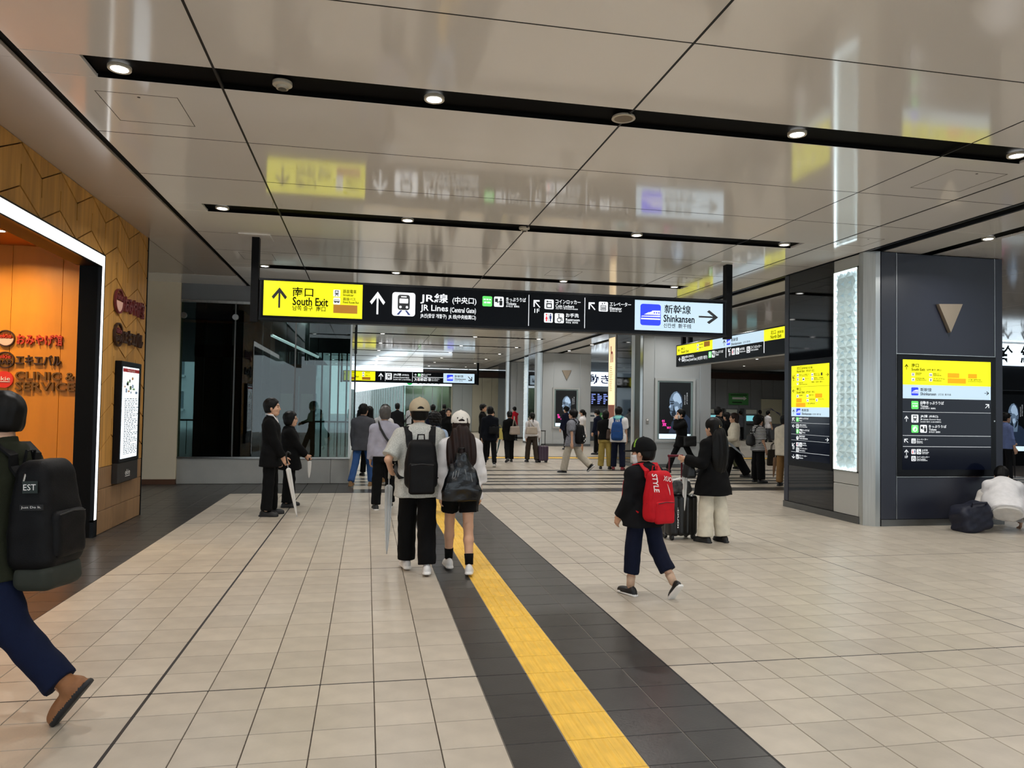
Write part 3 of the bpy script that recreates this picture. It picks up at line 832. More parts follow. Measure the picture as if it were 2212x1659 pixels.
# portrait posters: pale bronze-blue bust of a bald man in profile on black
PBLK = mat('poster_black', '040507', .45, emit='06080c', es=.3)
HEADC = [mat('head_tone_mid', '5f7285', .5, emit='6f86a0', es=.50), mat('head_tone_light', '8ea3b8', .5, emit='a9c2dc', es=.62), mat('head_tone_dark', '222d3a', .5, emit='1d2836', es=.4), mat('coat_tone', '263040', .5, emit='2a3850', es=.4)]
PINK = mat('poster_pink', 'f03aa6', .5, emit='ff46b4', es=.9)
PALE = mat('poster_foot', 'dcecf6', .4, emit='d4ecfb', es=.9)
def portrait(parent, fmap, w, h, m0=.0):
    """everything in a w x h rectangle with its origin at the lower left; fmap(u,v,depth)"""
    MB().add([fmap(a, b, .0) for a, b in ((0, 0), (w, 0), (w, h), (0, h))], [(0, 1, 2, 3)]).build('poster_sheet', PBLK, parent)
    def P_(pts, m_, d, nm):
        MB().add([fmap(a * w, b * h, d) for a, b in pts], [tuple(range(len(pts)))]).build(nm, m_, parent)
    P_([(.0, 0), (1, 0), (1, .085), (0, .085)], PALE, .004, 'foot_band')
    # bust, face turned to the left
    P_([(.30, .10), (.98, .10), (.99, .36), (.86, .43), (.72, .46), (.62, .40), (.40, .30)], HEADC[3], .004, 'portrait_coat')
    P_([(.45, .34), (.68, .34), (.72, .52), (.50, .50)], HEADC[0], .006, 'portrait_neck')
    head = [(.40, .40), (.35, .44), (.335, .48), (.35, .50), (.33, .53), (.30, .56), (.335, .60), (.32, .65), (.33, .71), (.38, .78), (.46, .83), (.55, .845), (.64, .82), (.715, .76), (.745, .68), (.735, .60), (.70, .52), (.66, .44), (.56, .40), (.47, .385)]
    P_(head, HEADC[0], .008, 'portrait_head')
    P_([(.42, .72), (.47, .795), (.55, .82), (.63, .795), (.69, .73), (.71, .65), (.64, .62), (.56, .66), (.47, .66)], HEADC[1], .010, 'portrait_highlight')
    P_([(.48, .50), (.55, .48), (.62, .52), (.58, .58), (.50, .57)], HEADC[1], .010, 'portrait_highlight')
    P_([(.35, .605), (.45, .615), (.46, .64), (.36, .635)], HEADC[2], .010, 'portrait_shadow')
    P_([(.33, .655), (.40, .648), (.47, .655), (.47, .668), (.40, .668), (.33, .672)], HEADC[2], .0105, 'portrait_brow')
    P_([(.40, .40), (.47, .39), (.53, .44), (.50, .50), (.46, .56), (.47, .60), (.44, .58), (.44, .50), (.38, .45)], HEADC[2], .0105, 'portrait_shadow')
    P_([(.56, .40), (.66, .44), (.70, .52), (.66, .54), (.60, .47)], HEADC[2], .0105, 'portrait_shadow')
    P_([(.305, .565), (.34, .60), (.37, .61), (.37, .56), (.34, .545)], HEADC[1], .0105, 'portrait_nose')
    P_([(.55, .845), (.64, .82), (.715, .76), (.745, .68), (.735, .60), (.715, .66), (.68, .74), (.62, .80)], HEADC[3], .0105, 'portrait_shadow')
    P_([(.345, .485), (.43, .48), (.43, .495), (.35, .50)], HEADC[2], .010, 'portrait_shadow')
    P_([(.66, .55), (.70, .54), (.725, .60), (.70, .645), (.66, .62)], HEADC[2], .010, 'portrait_ear')
    P_([(.675, .565), (.70, .56), (.715, .60), (.70, .63), (.675, .615)], HEADC[0], .012, 'portrait_ear')
    f2 = lambda d: (lambda u, v: fmap(u * w, v * h, d))
    mb = MB()
    for ch, a, b in (('竹', .08, .28), ('双', .10, .22), ('望', .24, .16)):
        lettering(mb, ch, a, b, a + .13, b + .055, f2(.012), .03)
    mb.build('pink_lettering', PINK, parent)
    mb = MB()
    for k in range(7): lettering(mb, 'あるひとのこえ'[k], .86, .80 - .03 * k, .895, .822 - .03 * k, f2(.012))
    for k in range(6): lettering(mb, 'とわのことば'[k], .79, .76 - .03 * k, .825, .782 - .03 * k, f2(.012))
    lettering(mb, 'information', .4, .035, .9, .05, f2(.012))
    mb.build('white_lettering', mat('poster_white', 'e8ecf0', .5, emit=(.85, .9, .95), es=.6), parent)
def poster_case(x0, x1, y, z0, z1, label):
    t = thing('poster_case', label, 'poster', ((x0 + x1) / 2, y, z0))
    MB().box(x0, x1, y - .03, y, z0, z1).build('frame_back', SILV, t)
    e = .07
    MB().box(x0, x1, y - .055, y - .03, z1 - e, z1).box(x0, x1, y - .055, y - .03, z0, z0 + e).box(x0, x0 + e, y - .055, y - .03, z0 + e, z1 - e).box(x1 - e, x1, y - .055, y - .03, z0 + e, z1 - e).build('frame', SILV, t)
    MB().box(x0 + e, x1 - e, y - .034, y - .03, z0 + e, z1 - e).build('inner_border', mat('poster_border', '7d908c', .2), t)
    px0, px1 = x0 + e + .06, x1 - e - .06
    portrait(t, lambda u, v, d: (px0 + u, y - .036 - d, z0 + e + .02 + v), px1 - px0, z1 - z0 - 2 * e - .06)
    return t
poster_case(7.79, 8.98, 19.195, .71, 2.47, 'framed black portrait poster on the middle grey pillar')
poster_case(7.64, 8.81, 29.995, .75, 2.46, 'framed black portrait poster on the farther grey pillar')
t = thing('wall_switch', 'small grey notice plate on the middle grey pillar', 'plate', (7.59, 19.19, 1.2))
MB().bbox(7.555, 7.625, 19.18, 19.2, 1.2, 1.345, .004).build('plate', mat('plate_grey', '8f8d88', .5), t)
MB().box(7.565, 7.615, 19.176, 19.18, 1.29, 1.335).build('label_area', WHT, t)

# ================================================================ FAR END
BEIGEP = mat('beige_panel', 'b7b09a', .45, noise=(.7, .03)); GREYP = mat('grey_panel', 'a9adaa', .45, noise=(.7, .03)); BROWNB = mat('brown_beam', '38221a', .5)
wf = tag(MB().box(3.4, 16, 46.05, 46.3, 0, ZC).build('wall_far', DSTEEL), 'panelled beige wall closing the far end', 'wall', kind='structure')
for k in range(20):
    x = 3.4 + .62 * k
    MB().bbox(x + .006, x + .614, 46.0, 46.05, 0.02, 3.42, .006).build('wall_panel', GREYP if k in (0, 3, 4, 9, 10) else BEIGEP, wf)
MB().box(3.4, 16, 45.9, 46.1, 3.45, 3.8).build('brown_band', BROWNB, wf)
# ticket office: bright fascia over a glazed front
FASC = mat('white_fascia', 'ffffff', .4, emit='dff2ff', es=1.25)
tf = thing('ticket_office', 'glazed ticket office with a bright white fascia far down the hall', 'ticket office', (3.3, 43, 0))
MB().box(2.0, 4.75, 42.0, 42.3, 2.75, 3.30).build('fascia', FASC, tf)
q = [(2.0, 42.0), (-1.4, 72.0), (-1.1, 72.0), (2.3, 42.3)]
MB().prism([(x, y, 2.75) for x, y in q], (0, 0, .55)).build('side_fascia', FASC, tf)
ff = lambda u, v: (u, 41.985, v)
mb = MB(); lettering(mb, 'きっぷうりば', 2.75, 2.83, 4.1, 3.08, ff, .02); mb.build('lettering', mat('ink_navy', '10142a', .5), tf)
MB().prism([(2.35 + .17 * math.cos(i * .3927), 41.985, 2.93 + .17 * math.sin(i * .3927)) for i in range(16)], (0, -.005, 0)).build('green_roundel', mat('green_print', '2fa650', .5, emit='2fc060', es=.6), tf)
GLS = thin_glass('office_glass', (.5, .58, .54), 1.6, .03)
for k in range(5):
    x = 2.02 + .545 * k
    MB().box(x, x + .53, 42.1, 42.13, .0, 2.75).build('glass_pane', GLS, tf); MB().box(x - .015, x + .015, 42.08, 42.16, 0, 2.75).build('mullion', STEEL, tf)
for k in range(26):
    f_ = k / 26; x, y = 2.0 - 3.4 * f_, 42.2 + 29.8 * f_
    MB().box(x - .02, x + .02, y - .02, y + .02, 0, 2.75).build('mullion', STEEL, tf)
    x2, y2 = 2.0 - 3.4 * (k + 1) / 26, 42.2 + 29.8 * (k + 1) / 26
    MB().prism([(x + .05, y, 0), (x2 + .05, y2, 0), (x2 + .08, y2, 0), (x + .08, y, 0)], (0, 0, 2.75)).build('glass_pane', GLS, tf)
MB().box(2.2, 4.75, 43.4, 43.5, 0, 2.75).build('rear_wall', mat('office_back', '7d8472', .6), tf)
for k in range(3):
    downlight(3.0 + .8 * k, 42.8, f'downlight inside the far ticket office, {["left", "middle", "right"][k]} one', .6, z=3.25)
# sign board and wall behind the gap between the grey pillars
wg = tag(MB().box(9.6, 16.0, 35.2, 35.5, 0, ZC).build('wall_gap', mat('slate_wall', '5c6166', .5)), 'slate wall with a departure board seen between the pillars', 'wall', kind='structure')
t = thing('lit_sign', 'white lit sign reading 自動きっぷうりば between the grey pillars', 'sign', (12, 35.0, 2.7))
MB().bbox(9.7, 15.2, 34.95, 35.2, 2.72, 3.42, .01).build('box', FASC, t)
mb = MB(); lettering(mb, '自動きっぷうりば', 10.15, 2.82, 14.9, 3.3, lambda u, v: (u, 34.94, v), .015); mb.build('lettering', mat('sign_navy', '14206a', .5), t)
t = thing('departure_board', 'dark blue departure display under the white lit sign', 'screen', (11, 35, 1.8))
MB().bbox(10.2, 11.9, 35.05, 35.2, 1.75, 2.45, .01).build('case', FRAME_BLK, t)
mb = MB()
for k in range(6):
    for c in range(5):
        mb.box(10.3 + .31 * c, 10.3 + .31 * c + rnd.uniform(.08, .24), 35.045, 35.05, 1.84 + .09 * k, 1.88 + .09 * k)
tag(mb.build('display_text', mat('led_text', '8aa0e8', .5, emit='93a6ff', es=.8), t), kind='stuff')
for k, (x, m_) in enumerate(((10.0, 'g'), (10.7, 'w'), (11.4, 'g'))):
    t = thing('notice', f'{"green" if m_ == "g" else "white"} notice on the slate wall, {["left", "middle", "right"][k]} of three', 'notice', (x, 35.19, .9))
    MB().bbox(x, x + .5, 35.17, 35.2, .95, 1.4, .004).build('sheet', mat('green_notice', '4f9a55', .6) if m_ == 'g' else WHT, t)
    MB().box(x + .08, x + .42, 35.166, 35.17, 1.2, 1.28).build('print_band', WHT if m_ == 'g' else PRT, t)
# ticket machine recess on the right
wr = tag(MB().box(15.5, 26, 38.6, 38.8, 0, ZC).box(15.5, 15.7, 35.5, 38.6, 0, ZC).build('wall_recess', DSTEEL), 'grey panelled recess wall behind the ticket machines', 'wall', kind='structure')
for k in range(14):
    x = 15.7 + .72 * k
    MB().bbox(x + .006, x + .714, 38.55, 38.6, 0.02, 3.4, .006).build('wall_panel', mat('recess_panel', '8d9194', .45), wr)
MB().box(15.5, 26, 38.3, 38.6, 3.4, 3.75).build('brown_band', BROWNB, wr)
t = thing('arrow_notice', 'green notice with a white arrow on the recess wall', 'notice', (20.9, 38.5, 1.9))
MB().bbox(20.1, 21.3, 38.5, 38.55, 1.95, 2.6, .005).build('sheet', mat('green_notice'), t)
MB().add([(20.3, 38.495, 2.26), (21.0, 38.495, 2.26), (21.0, 38.495, 2.2), (21.2, 38.495, 2.32), (21.0, 38.495, 2.44), (21.0, 38.495, 2.38), (20.3, 38.495, 2.38)], [(0, 1, 2, 3, 4, 5, 6)]).build('arrow', WHT, t)
MB().box(20.2, 21.2, 38.494, 38.5, 2.48, 2.53).box(20.3, 20.9, 38.494, 38.5, 2.05, 2.12).build('print_band', mat('print_dark', '1d3a20', .6), t)
for k, x in enumerate((18.8, 20.0, 21.2)):
    t = thing('ticket_machine', f'grey ticket machine with a lit screen in the recess, {["left", "middle", "right"][k]} one', 'ticket machine', (x, 38.3, 0))
    MB().bbox(x - .4, x + .4, 38.0, 38.55, 0, 1.75, .02).build('body', mat('machine_grey', '6c7072', .5), t)
    MB().box(x - .3, x + .3, 37.985, 38.0, 1.05, 1.35).build('screen', mat('screen_cyan', '88ccd8', .3, emit='80d0d8', es=.7), t)
    MB().box(x - .32, x + .32, 37.985, 38.0, 1.45, 1.68).build('header_panel', mat('header_pale', 'c9cec4', .5), t)
    MB().box(x - .3, x + .3, 37.9, 38.0, .85, .9).build('shelf', DSTEEL, t)
t = thing('fare_map', 'cream fare map board on the recess wall', 'map', (22.6, 38.5, 1.0))
MB().bbox(22.1, 23.4, 38.48, 38.55, .9, 2.3, .006).build('board', mat('map_cream', 'd8d4b8', .6), t)
mb = MB()
for k in range(6): mb.tube([(22.2, 38.475, 1.2 + .1 * k), (22.7, 38.475, 1.7 + .02 * k), (23.3, 38.475, 1.5 - .03 * k)], .006, 4)
mb.build('route_lines', mat('map_line', '6b6f90', .6), t)
# far right: dark wall, lit sign and another portrait screen
tag(MB().box(16.5, 27, 20.0, 20.3, 0, ZC).build('wall_right_far', mat('near_black_wall', '101218', .25)), 'near-black wall far right behind the dark pillar', 'wall', kind='structure')
t = thing('lit_sign', 'large white lit sign with black characters 新幹線 at the far right', 'sign', (20, 19.9, 3.17))
MB().bbox(17.5, 25, 19.8, 20.0, 3.19, 3.88, .01).build('box', FASC, t)
for ch, x in (('新', 18.55), ('幹', 19.45), ('線', 20.35)):
    mb = MB(); lettering(mb, ch, x, 3.26, x + .62, 3.82, lambda u, v: (u, 19.79, v), .015); mb.build('lettering', mat('ink_black', '0a0a0c', .5), t)
t = thing('portrait_screen', 'portrait display on the near-black wall beyond the dark pillar', 'poster', (20.3, 19.98, .4))
MB().bbox(19.6, 21.1, 19.95, 20.0, .4, 2.4, .01).build('case', FRAME_BLK, t)
portrait(t, lambda u, v, d: (19.72 + u, 19.945 - d, .47 + v), .95, 1.8)
tag(MB().box(27, 27.3, -6, 40, 0, ZC).build('wall_right', LIGHTGREY), 'light grey wall closing the right-hand bay', 'wall', kind='structure')
# ================================================================ SIGNS
SM = {
 'yel': mat('sign_yellow', '6a6600', .35, emit=(.93, .90, .0), es=.94), 'pale': mat('sign_pale', '5c666e', .35, emit=(.66, .86, 1.0), es=.80),
 'wht': mat('sign_white', '707274', .4, emit=(.95, .98, 1.0), es=.85), 'blk': mat('sign_black', '050608', .4), 'ink': mat('sign_ink', '0c0c04', .6, ior=1.2),
 'nav': mat('sign_navy_ink', '080c20', .6, ior=1.2), 'brn': mat('sign_brown', 'a06a1c', .5, emit='a8701c', es=.55), 'org': mat('sign_orange', 'd99a10', .5, emit='e0a000', es=.75),
 'blu': mat('sign_blue', '1c22d8', .4, emit=(.02, .05, .80), es=1.0), 'grn': mat('sign_green', '58c85c', .4, emit='5cd062', es=.9),
 'red': mat('sign_red', 'd82030', .4, emit='d82838', es=.8), 'bd': mat('sign_blue_dark', '203a8a', .4), 'panel': mat('sign_panel_black', '04060c', .25, ior=1.2)}
def rrect(x0, y0, x1, y1, r, n=4):
    P_ = []
    for cx, cy, a0 in ((x1 - r, y1 - r, 0), (x0 + r, y1 - r, 90), (x0 + r, y0 + r, 180), (x1 - r, y0 + r, 270)):
        for i in range(n + 1):
            a = math.radians(a0 + 90 * i / n); P_.append((cx + r * math.cos(a), cy + r * math.sin(a)))
    return P_
def disc(cx, cy, r, n=14):
    return [(cx + r * math.cos(2 * math.pi * i / n), cy + r * math.sin(2 * math.pi * i / n)) for i in range(n)]
def bx_(x0, y0, x1, y1): return [(x0, y0), (x1, y0), (x1, y1), (x0, y1)]
ICON = {
 'train': [(rrect(.24, .26, .76, .90, .1), 'blk'), (rrect(.31, .54, .69, .74, .03), 'wht'), (bx_(.38, .79, .62, .84), 'wht'), (disc(.36, .38, .055), 'wht'), (disc(.64, .38, .055), 'wht'), ([(.36, .24), (.44, .24), (.30, .05), (.20, .05)], 'bd'), ([(.56, .24), (.64, .24), (.80, .05), (.70, .05)], 'bd')],
 'bus': [(rrect(.10, .32, .90, .70, .08), 'blk'), (bx_(.16, .48, .36, .64), 'wht'), (bx_(.40, .48, .60, .64), 'wht'), (bx_(.64, .48, .84, .64), 'wht'), (disc(.28, .30, .08), 'blk'), (disc(.72, .30, .08), 'blk')],
 'taxi': [(rrect(.12, .28, .88, .52, .08), 'blk'), ([(.26, .52), (.74, .52), (.64, .76), (.36, .76)], 'blk'), (disc(.30, .27, .09), 'blk'), (disc(.70, .27, .09), 'blk')],
 'bullet': [([(.03, .40), (.10, .46), (.36, .60), (.60, .70), (.97, .71), (.97, .40)], 'wht'), ([(.40, .60), (.56, .66), (.56, .69), (.46, .66)], 'blu'), (disc(.68, .60, .035, 8), 'blu'), (disc(.79, .60, .035, 8), 'blu'), (disc(.90, .60, .035, 8), 'blu'), (bx_(.03, .27, .97, .34), 'wht'), ([(.03, .46), (.20, .50), (.97, .50), (.97, .47), (.03, .44)], 'blu')],
 'green': [(bx_(.12, .62, .34, .74), 'wht'), (bx_(.40, .62, .62, .74), 'wht'), (bx_(.68, .62, .88, .74), 'wht'), (bx_(.16, .30, .40, .46), 'wht'), (bx_(.46, .30, .84, .46), 'wht')],
 'green2': [(disc(.5, .46, .34, 20), 'wht'), ([(.36, .30), (.62, .26), (.70, .50), (.62, .70), (.46, .44)], 'grn'), (bx_(.2, .86, .8, .92), 'wht')],
 'ticket': [(bx_(.10, .46, .40, .80), 'blk'), (disc(.70, .74, .10), 'blk'), (rrect(.56, .14, .86, .62, .08), 'blk'), ([(.34, .36), (.58, .50), (.58, .58), (.30, .42)], 'blk')],
 'locker': [(rrect(.20, .12, .80, .62, .04), 'blk'), (rrect(.30, .22, .70, .50, .03), 'wht'), (disc(.30, .78, .09), 'blk'), (bx_(.36, .75, .78, .81), 'blk'), (bx_(.66, .68, .72, .76), 'blk')],
 'toilet': [(disc(.28, .82, .08), 'red'), ([(.28, .74), (.42, .36), (.34, .36), (.34, .12), (.22, .12), (.22, .36), (.14, .36)], 'red'), (bx_(.485, .10, .515, .90), 'blk'), (disc(.72, .82, .08), 'bd'), ([(.60, .72), (.84, .72), (.84, .40), (.78, .40), (.78, .12), (.66, .12), (.66, .40), (.60, .40)], 'bd')],
 'wheel': [(disc(.44, .86, .075), 'blk'), ([(.40, .76), (.50, .76), (.50, .50), (.70, .50), (.80, .22), (.88, .24), (.77, .58), (.50, .58), (.40, .56)], 'blk'), (disc(.48, .32, .24, 18), 'blk'), (disc(.48, .32, .16, 18), 'wht')],
 'lift': [(rrect(.20, .10, .80, .64, .03), 'blk'), (bx_(.26, .16, .74, .58), 'wht'), (disc(.36, .46, .05), 'blk'), (bx_(.31, .2, .41, .4), 'blk'), (disc(.5, .46, .05), 'blk'), (bx_(.45, .2, .55, .4), 'blk'), (disc(.64, .46, .05), 'blk'), (bx_(.59, .2, .69, .4), 'blk'), ([(.30, .74), (.46, .74), (.38, .90)], 'blk'), ([(.54, .90), (.70, .90), (.62, .74)], 'blk')],
 'dome': [([(.15, .2), (.85, .2), (.5, .8)], 'blk'), (bx_(.40, .2, .60, .44), 'wht')],
 'ball': [(disc(.5, .78, .1), 'blk'), ([(.35, .65), (.62, .65), (.66, .35), (.60, .10), (.50, .10), (.48, .36), (.36, .12), (.26, .14)], 'blk')],
 'info': [(disc(.5, .5, .46, 20), 'wht'), ([(.30, .62), (.36, .80), (.5, .86), (.66, .80), (.70, .64), (.58, .48), (.56, .34), (.45, .34), (.46, .50), (.58, .64), (.50, .74), (.40, .66)], 'blk'), (bx_(.45, .16, .56, .27), 'blk')],
}
def arrow_pts(d):
    base = [(.44, .0), (.56, .0), (.56, .76), (.88, .44), (1.0, .56), (.5, 1.04), (.0, .56), (.12, .44), (.44, .76)]
    ang = {'u': 0, 'ul': 45, 'l': 90, 'dl': 135, 'd': 180, 'dr': 225, 'r': 270, 'ur': 315}[d]
    a = math.radians(ang)
    P_ = [((x - .5) * math.cos(a) - (y - .52) * math.sin(a), (x - .5) * math.sin(a) + (y - .52) * math.cos(a)) for x, y in base]
    xs = [p[0] for p in P_]; ys = [p[1] for p in P_]
    return [((x - min(xs)) / (max(xs) - min(xs)), (y - min(ys)) / (max(ys) - min(ys))) for x, y in P_]
def tri_poly(mb, pts, m):
    """concave-safe polygon"""
    from mathutils.geometry import tessellate_polygon
    tr = tessellate_polygon([[Vector(p) for p in pts]])
    mb.add(pts, [tuple(t) for t in tr], m)
def sign_items(items, parent, F, s=1.0):
    """F(u, v, depth) -> point; items in metres from the sign's lower left corner"""
    for it in items:
        k, a, u0, v0, u1, v1, c = it
        if k == 'R':
            d = (.002 if c in ('yel', 'pale') else .004) * s
            MB().add([F(u0, v0, d), F(u1, v0, d), F(u1, v1, d), F(u0, v1, d)], [(0, 1, 2, 3)]).build('divider' if min(u1 - u0, v1 - v0) < .03 else {'yel': 'yellow_panel', 'pale': 'pale_panel', 'brn': 'brown_patch', 'org': 'orange_patch'}.get(c, 'patch'), SM[c], parent)
        elif k == 'T':
            mb = MB(); lettering(mb, a, u0, v0, u1, v1, lambda u, v: F(u, v, .005 * s), .018 if c == 'wht' else (.010 if any(ord(q) > 0x2e80 for q in a) else .020))
            mb.build('lettering', SM[c], parent)
        elif k == 'A':
            mb = MB(); tri_poly(mb, [F(u0 + x * (u1 - u0), v0 + y * (v1 - v0), .005 * s) for x, y in arrow_pts(a)], 0)
            mb.build('arrow', SM[c], parent)
        elif k == 'I':
            names = [c if a != 'info' else 'blk'] + sorted({q[1] for q in ICON[a]} - {c if a != 'info' else 'blk'})
            mb = MB(); wu, wv = u1 - u0, v1 - v0
            if a != 'info':
                tri_poly(mb, [F(u0 + x * wu, v0 + y * wv, .005 * s) for x, y in rrect(0, 0, 1, 1, .12)], 0)
            for n_, (pts, cc) in enumerate(ICON[a]):
                tri_poly(mb, [F(u0 + x * wu, v0 + y * wv, (.0065 + .0006 * n_) * s) for x, y in pts], names.index(cc))
            mb.build('pictogram', [SM[n] for n in names], parent)
SIGN_MAIN = [
    ('R', '', 0.031, 0.034, 1.375, 0.523, 'yel'),
    ('A', 'u', 0.141, 0.145, 0.345, 0.429, 'blk'),
    ('T', '南口', 0.417, 0.314, 0.698, 0.444, 'ink'),
    ('T', 'South Exit', 0.421, 0.189, 0.903, 0.306, 'ink'),
    ('T', '남쪽 출구  南口', 0.423, 0.116, 0.868, 0.188, 'ink'),
    ('I', 'train', 0.97, 0.335, 1.066, 0.434, 'wht'),
    ('I', 'bus', 0.973, 0.224, 1.068, 0.322, 'wht'),
    ('T', '路面電車', 1.103, 0.389, 1.289, 0.442, 'ink'),
    ('T', 'Streetcar', 1.104, 0.349, 1.252, 0.382, 'ink'),
    ('T', '路線バス', 1.106, 0.284, 1.279, 0.33, 'ink'),
    ('T', 'Fixed Route Bus', 1.107, 0.245, 1.325, 0.278, 'ink'),
    ('R', '', 0.976, 0.104, 1.307, 0.222, 'brn'),
    ('A', 'u', 1.479, 0.109, 1.694, 0.434, 'wht'),
    ('I', 'train', 1.792, 0.098, 2.121, 0.438, 'wht'),
    ('T', 'JR線', 2.192, 0.29, 2.593, 0.445, 'wht'),
    ('T', '(中央口)', 2.655, 0.295, 3.008, 0.411, 'wht'),
    ('T', 'JR Lines', 2.195, 0.162, 2.596, 0.277, 'wht'),
    ('T', '(Central Gate)', 2.624, 0.159, 3.004, 0.254, 'wht'),
    ('T', 'JR선(중앙 개찰구)  JR 线(中央检票口)', 2.197, 0.076, 3.005, 0.15, 'wht'),
    ('I', 'green', 3.097, 0.29, 3.241, 0.44, 'grn'),
    ('I', 'ticket', 3.269, 0.29, 3.414, 0.441, 'wht'),
    ('T', 'きっぷうりば', 3.449, 0.377, 3.749, 0.439, 'wht'),
    ('T', 'Tickets', 3.45, 0.325, 3.603, 0.367, 'wht'),
    ('T', '표사는곳  售票处', 3.45, 0.292, 3.652, 0.32, 'wht'),
    ('R', '', 3.789, 0.027, 3.799, 0.489, 'wht'),
    ('A', 'ul', 3.863, 0.301, 3.968, 0.418, 'wht'),
    ('T', '1F', 3.878, 0.225, 3.956, 0.287, 'wht'),
    ('I', 'locker', 4.032, 0.288, 4.174, 0.434, 'wht'),
    ('T', 'コインロッカー', 4.202, 0.377, 4.59, 0.44, 'wht'),
    ('T', 'Coin Lockers', 4.203, 0.319, 4.49, 0.368, 'wht'),
    ('T', '코인 락커  投币式自动存放柜', 4.204, 0.293, 4.548, 0.313, 'wht'),
    ('I', 'toilet', 4.028, 0.087, 4.163, 0.232, 'wht'),
    ('I', 'wheel', 4.192, 0.086, 4.335, 0.232, 'wht'),
    ('T', 'お手洗', 4.363, 0.178, 4.564, 0.24, 'wht'),
    ('T', 'Restroom', 4.364, 0.122, 4.58, 0.164, 'wht'),
    ('T', '화장실  洗手间', 4.364, 0.087, 4.551, 0.115, 'wht'),
    ('R', '', 4.653, 0.025, 4.663, 0.486, 'wht'),
    ('A', 'ul', 4.714, 0.302, 4.824, 0.421, 'wht'),
    ('I', 'lift', 4.875, 0.288, 5.021, 0.436, 'wht'),
    ('T', 'エレベーター', 5.05, 0.377, 5.39, 0.441, 'wht'),
    ('T', 'Elevator', 5.051, 0.318, 5.243, 0.367, 'wht'),
    ('T', '엘리베이터  电梯', 5.052, 0.29, 5.243, 0.311, 'wht'),
    ('R', '', 5.452, 0.03, 6.903, 0.49, 'pale'),
    ('I', 'bullet', 5.541, 0.106, 5.872, 0.434, 'blu'),
    ('T', '新幹線', 5.931, 0.302, 6.366, 0.439, 'nav'),
    ('T', 'Shinkansen', 5.918, 0.167, 6.429, 0.282, 'nav'),
    ('T', '신칸센  新干线', 5.919, 0.08, 6.376, 0.151, 'nav'),
    ('A', 'r', 6.498, 0.164, 6.824, 0.381, 'blk'),
]
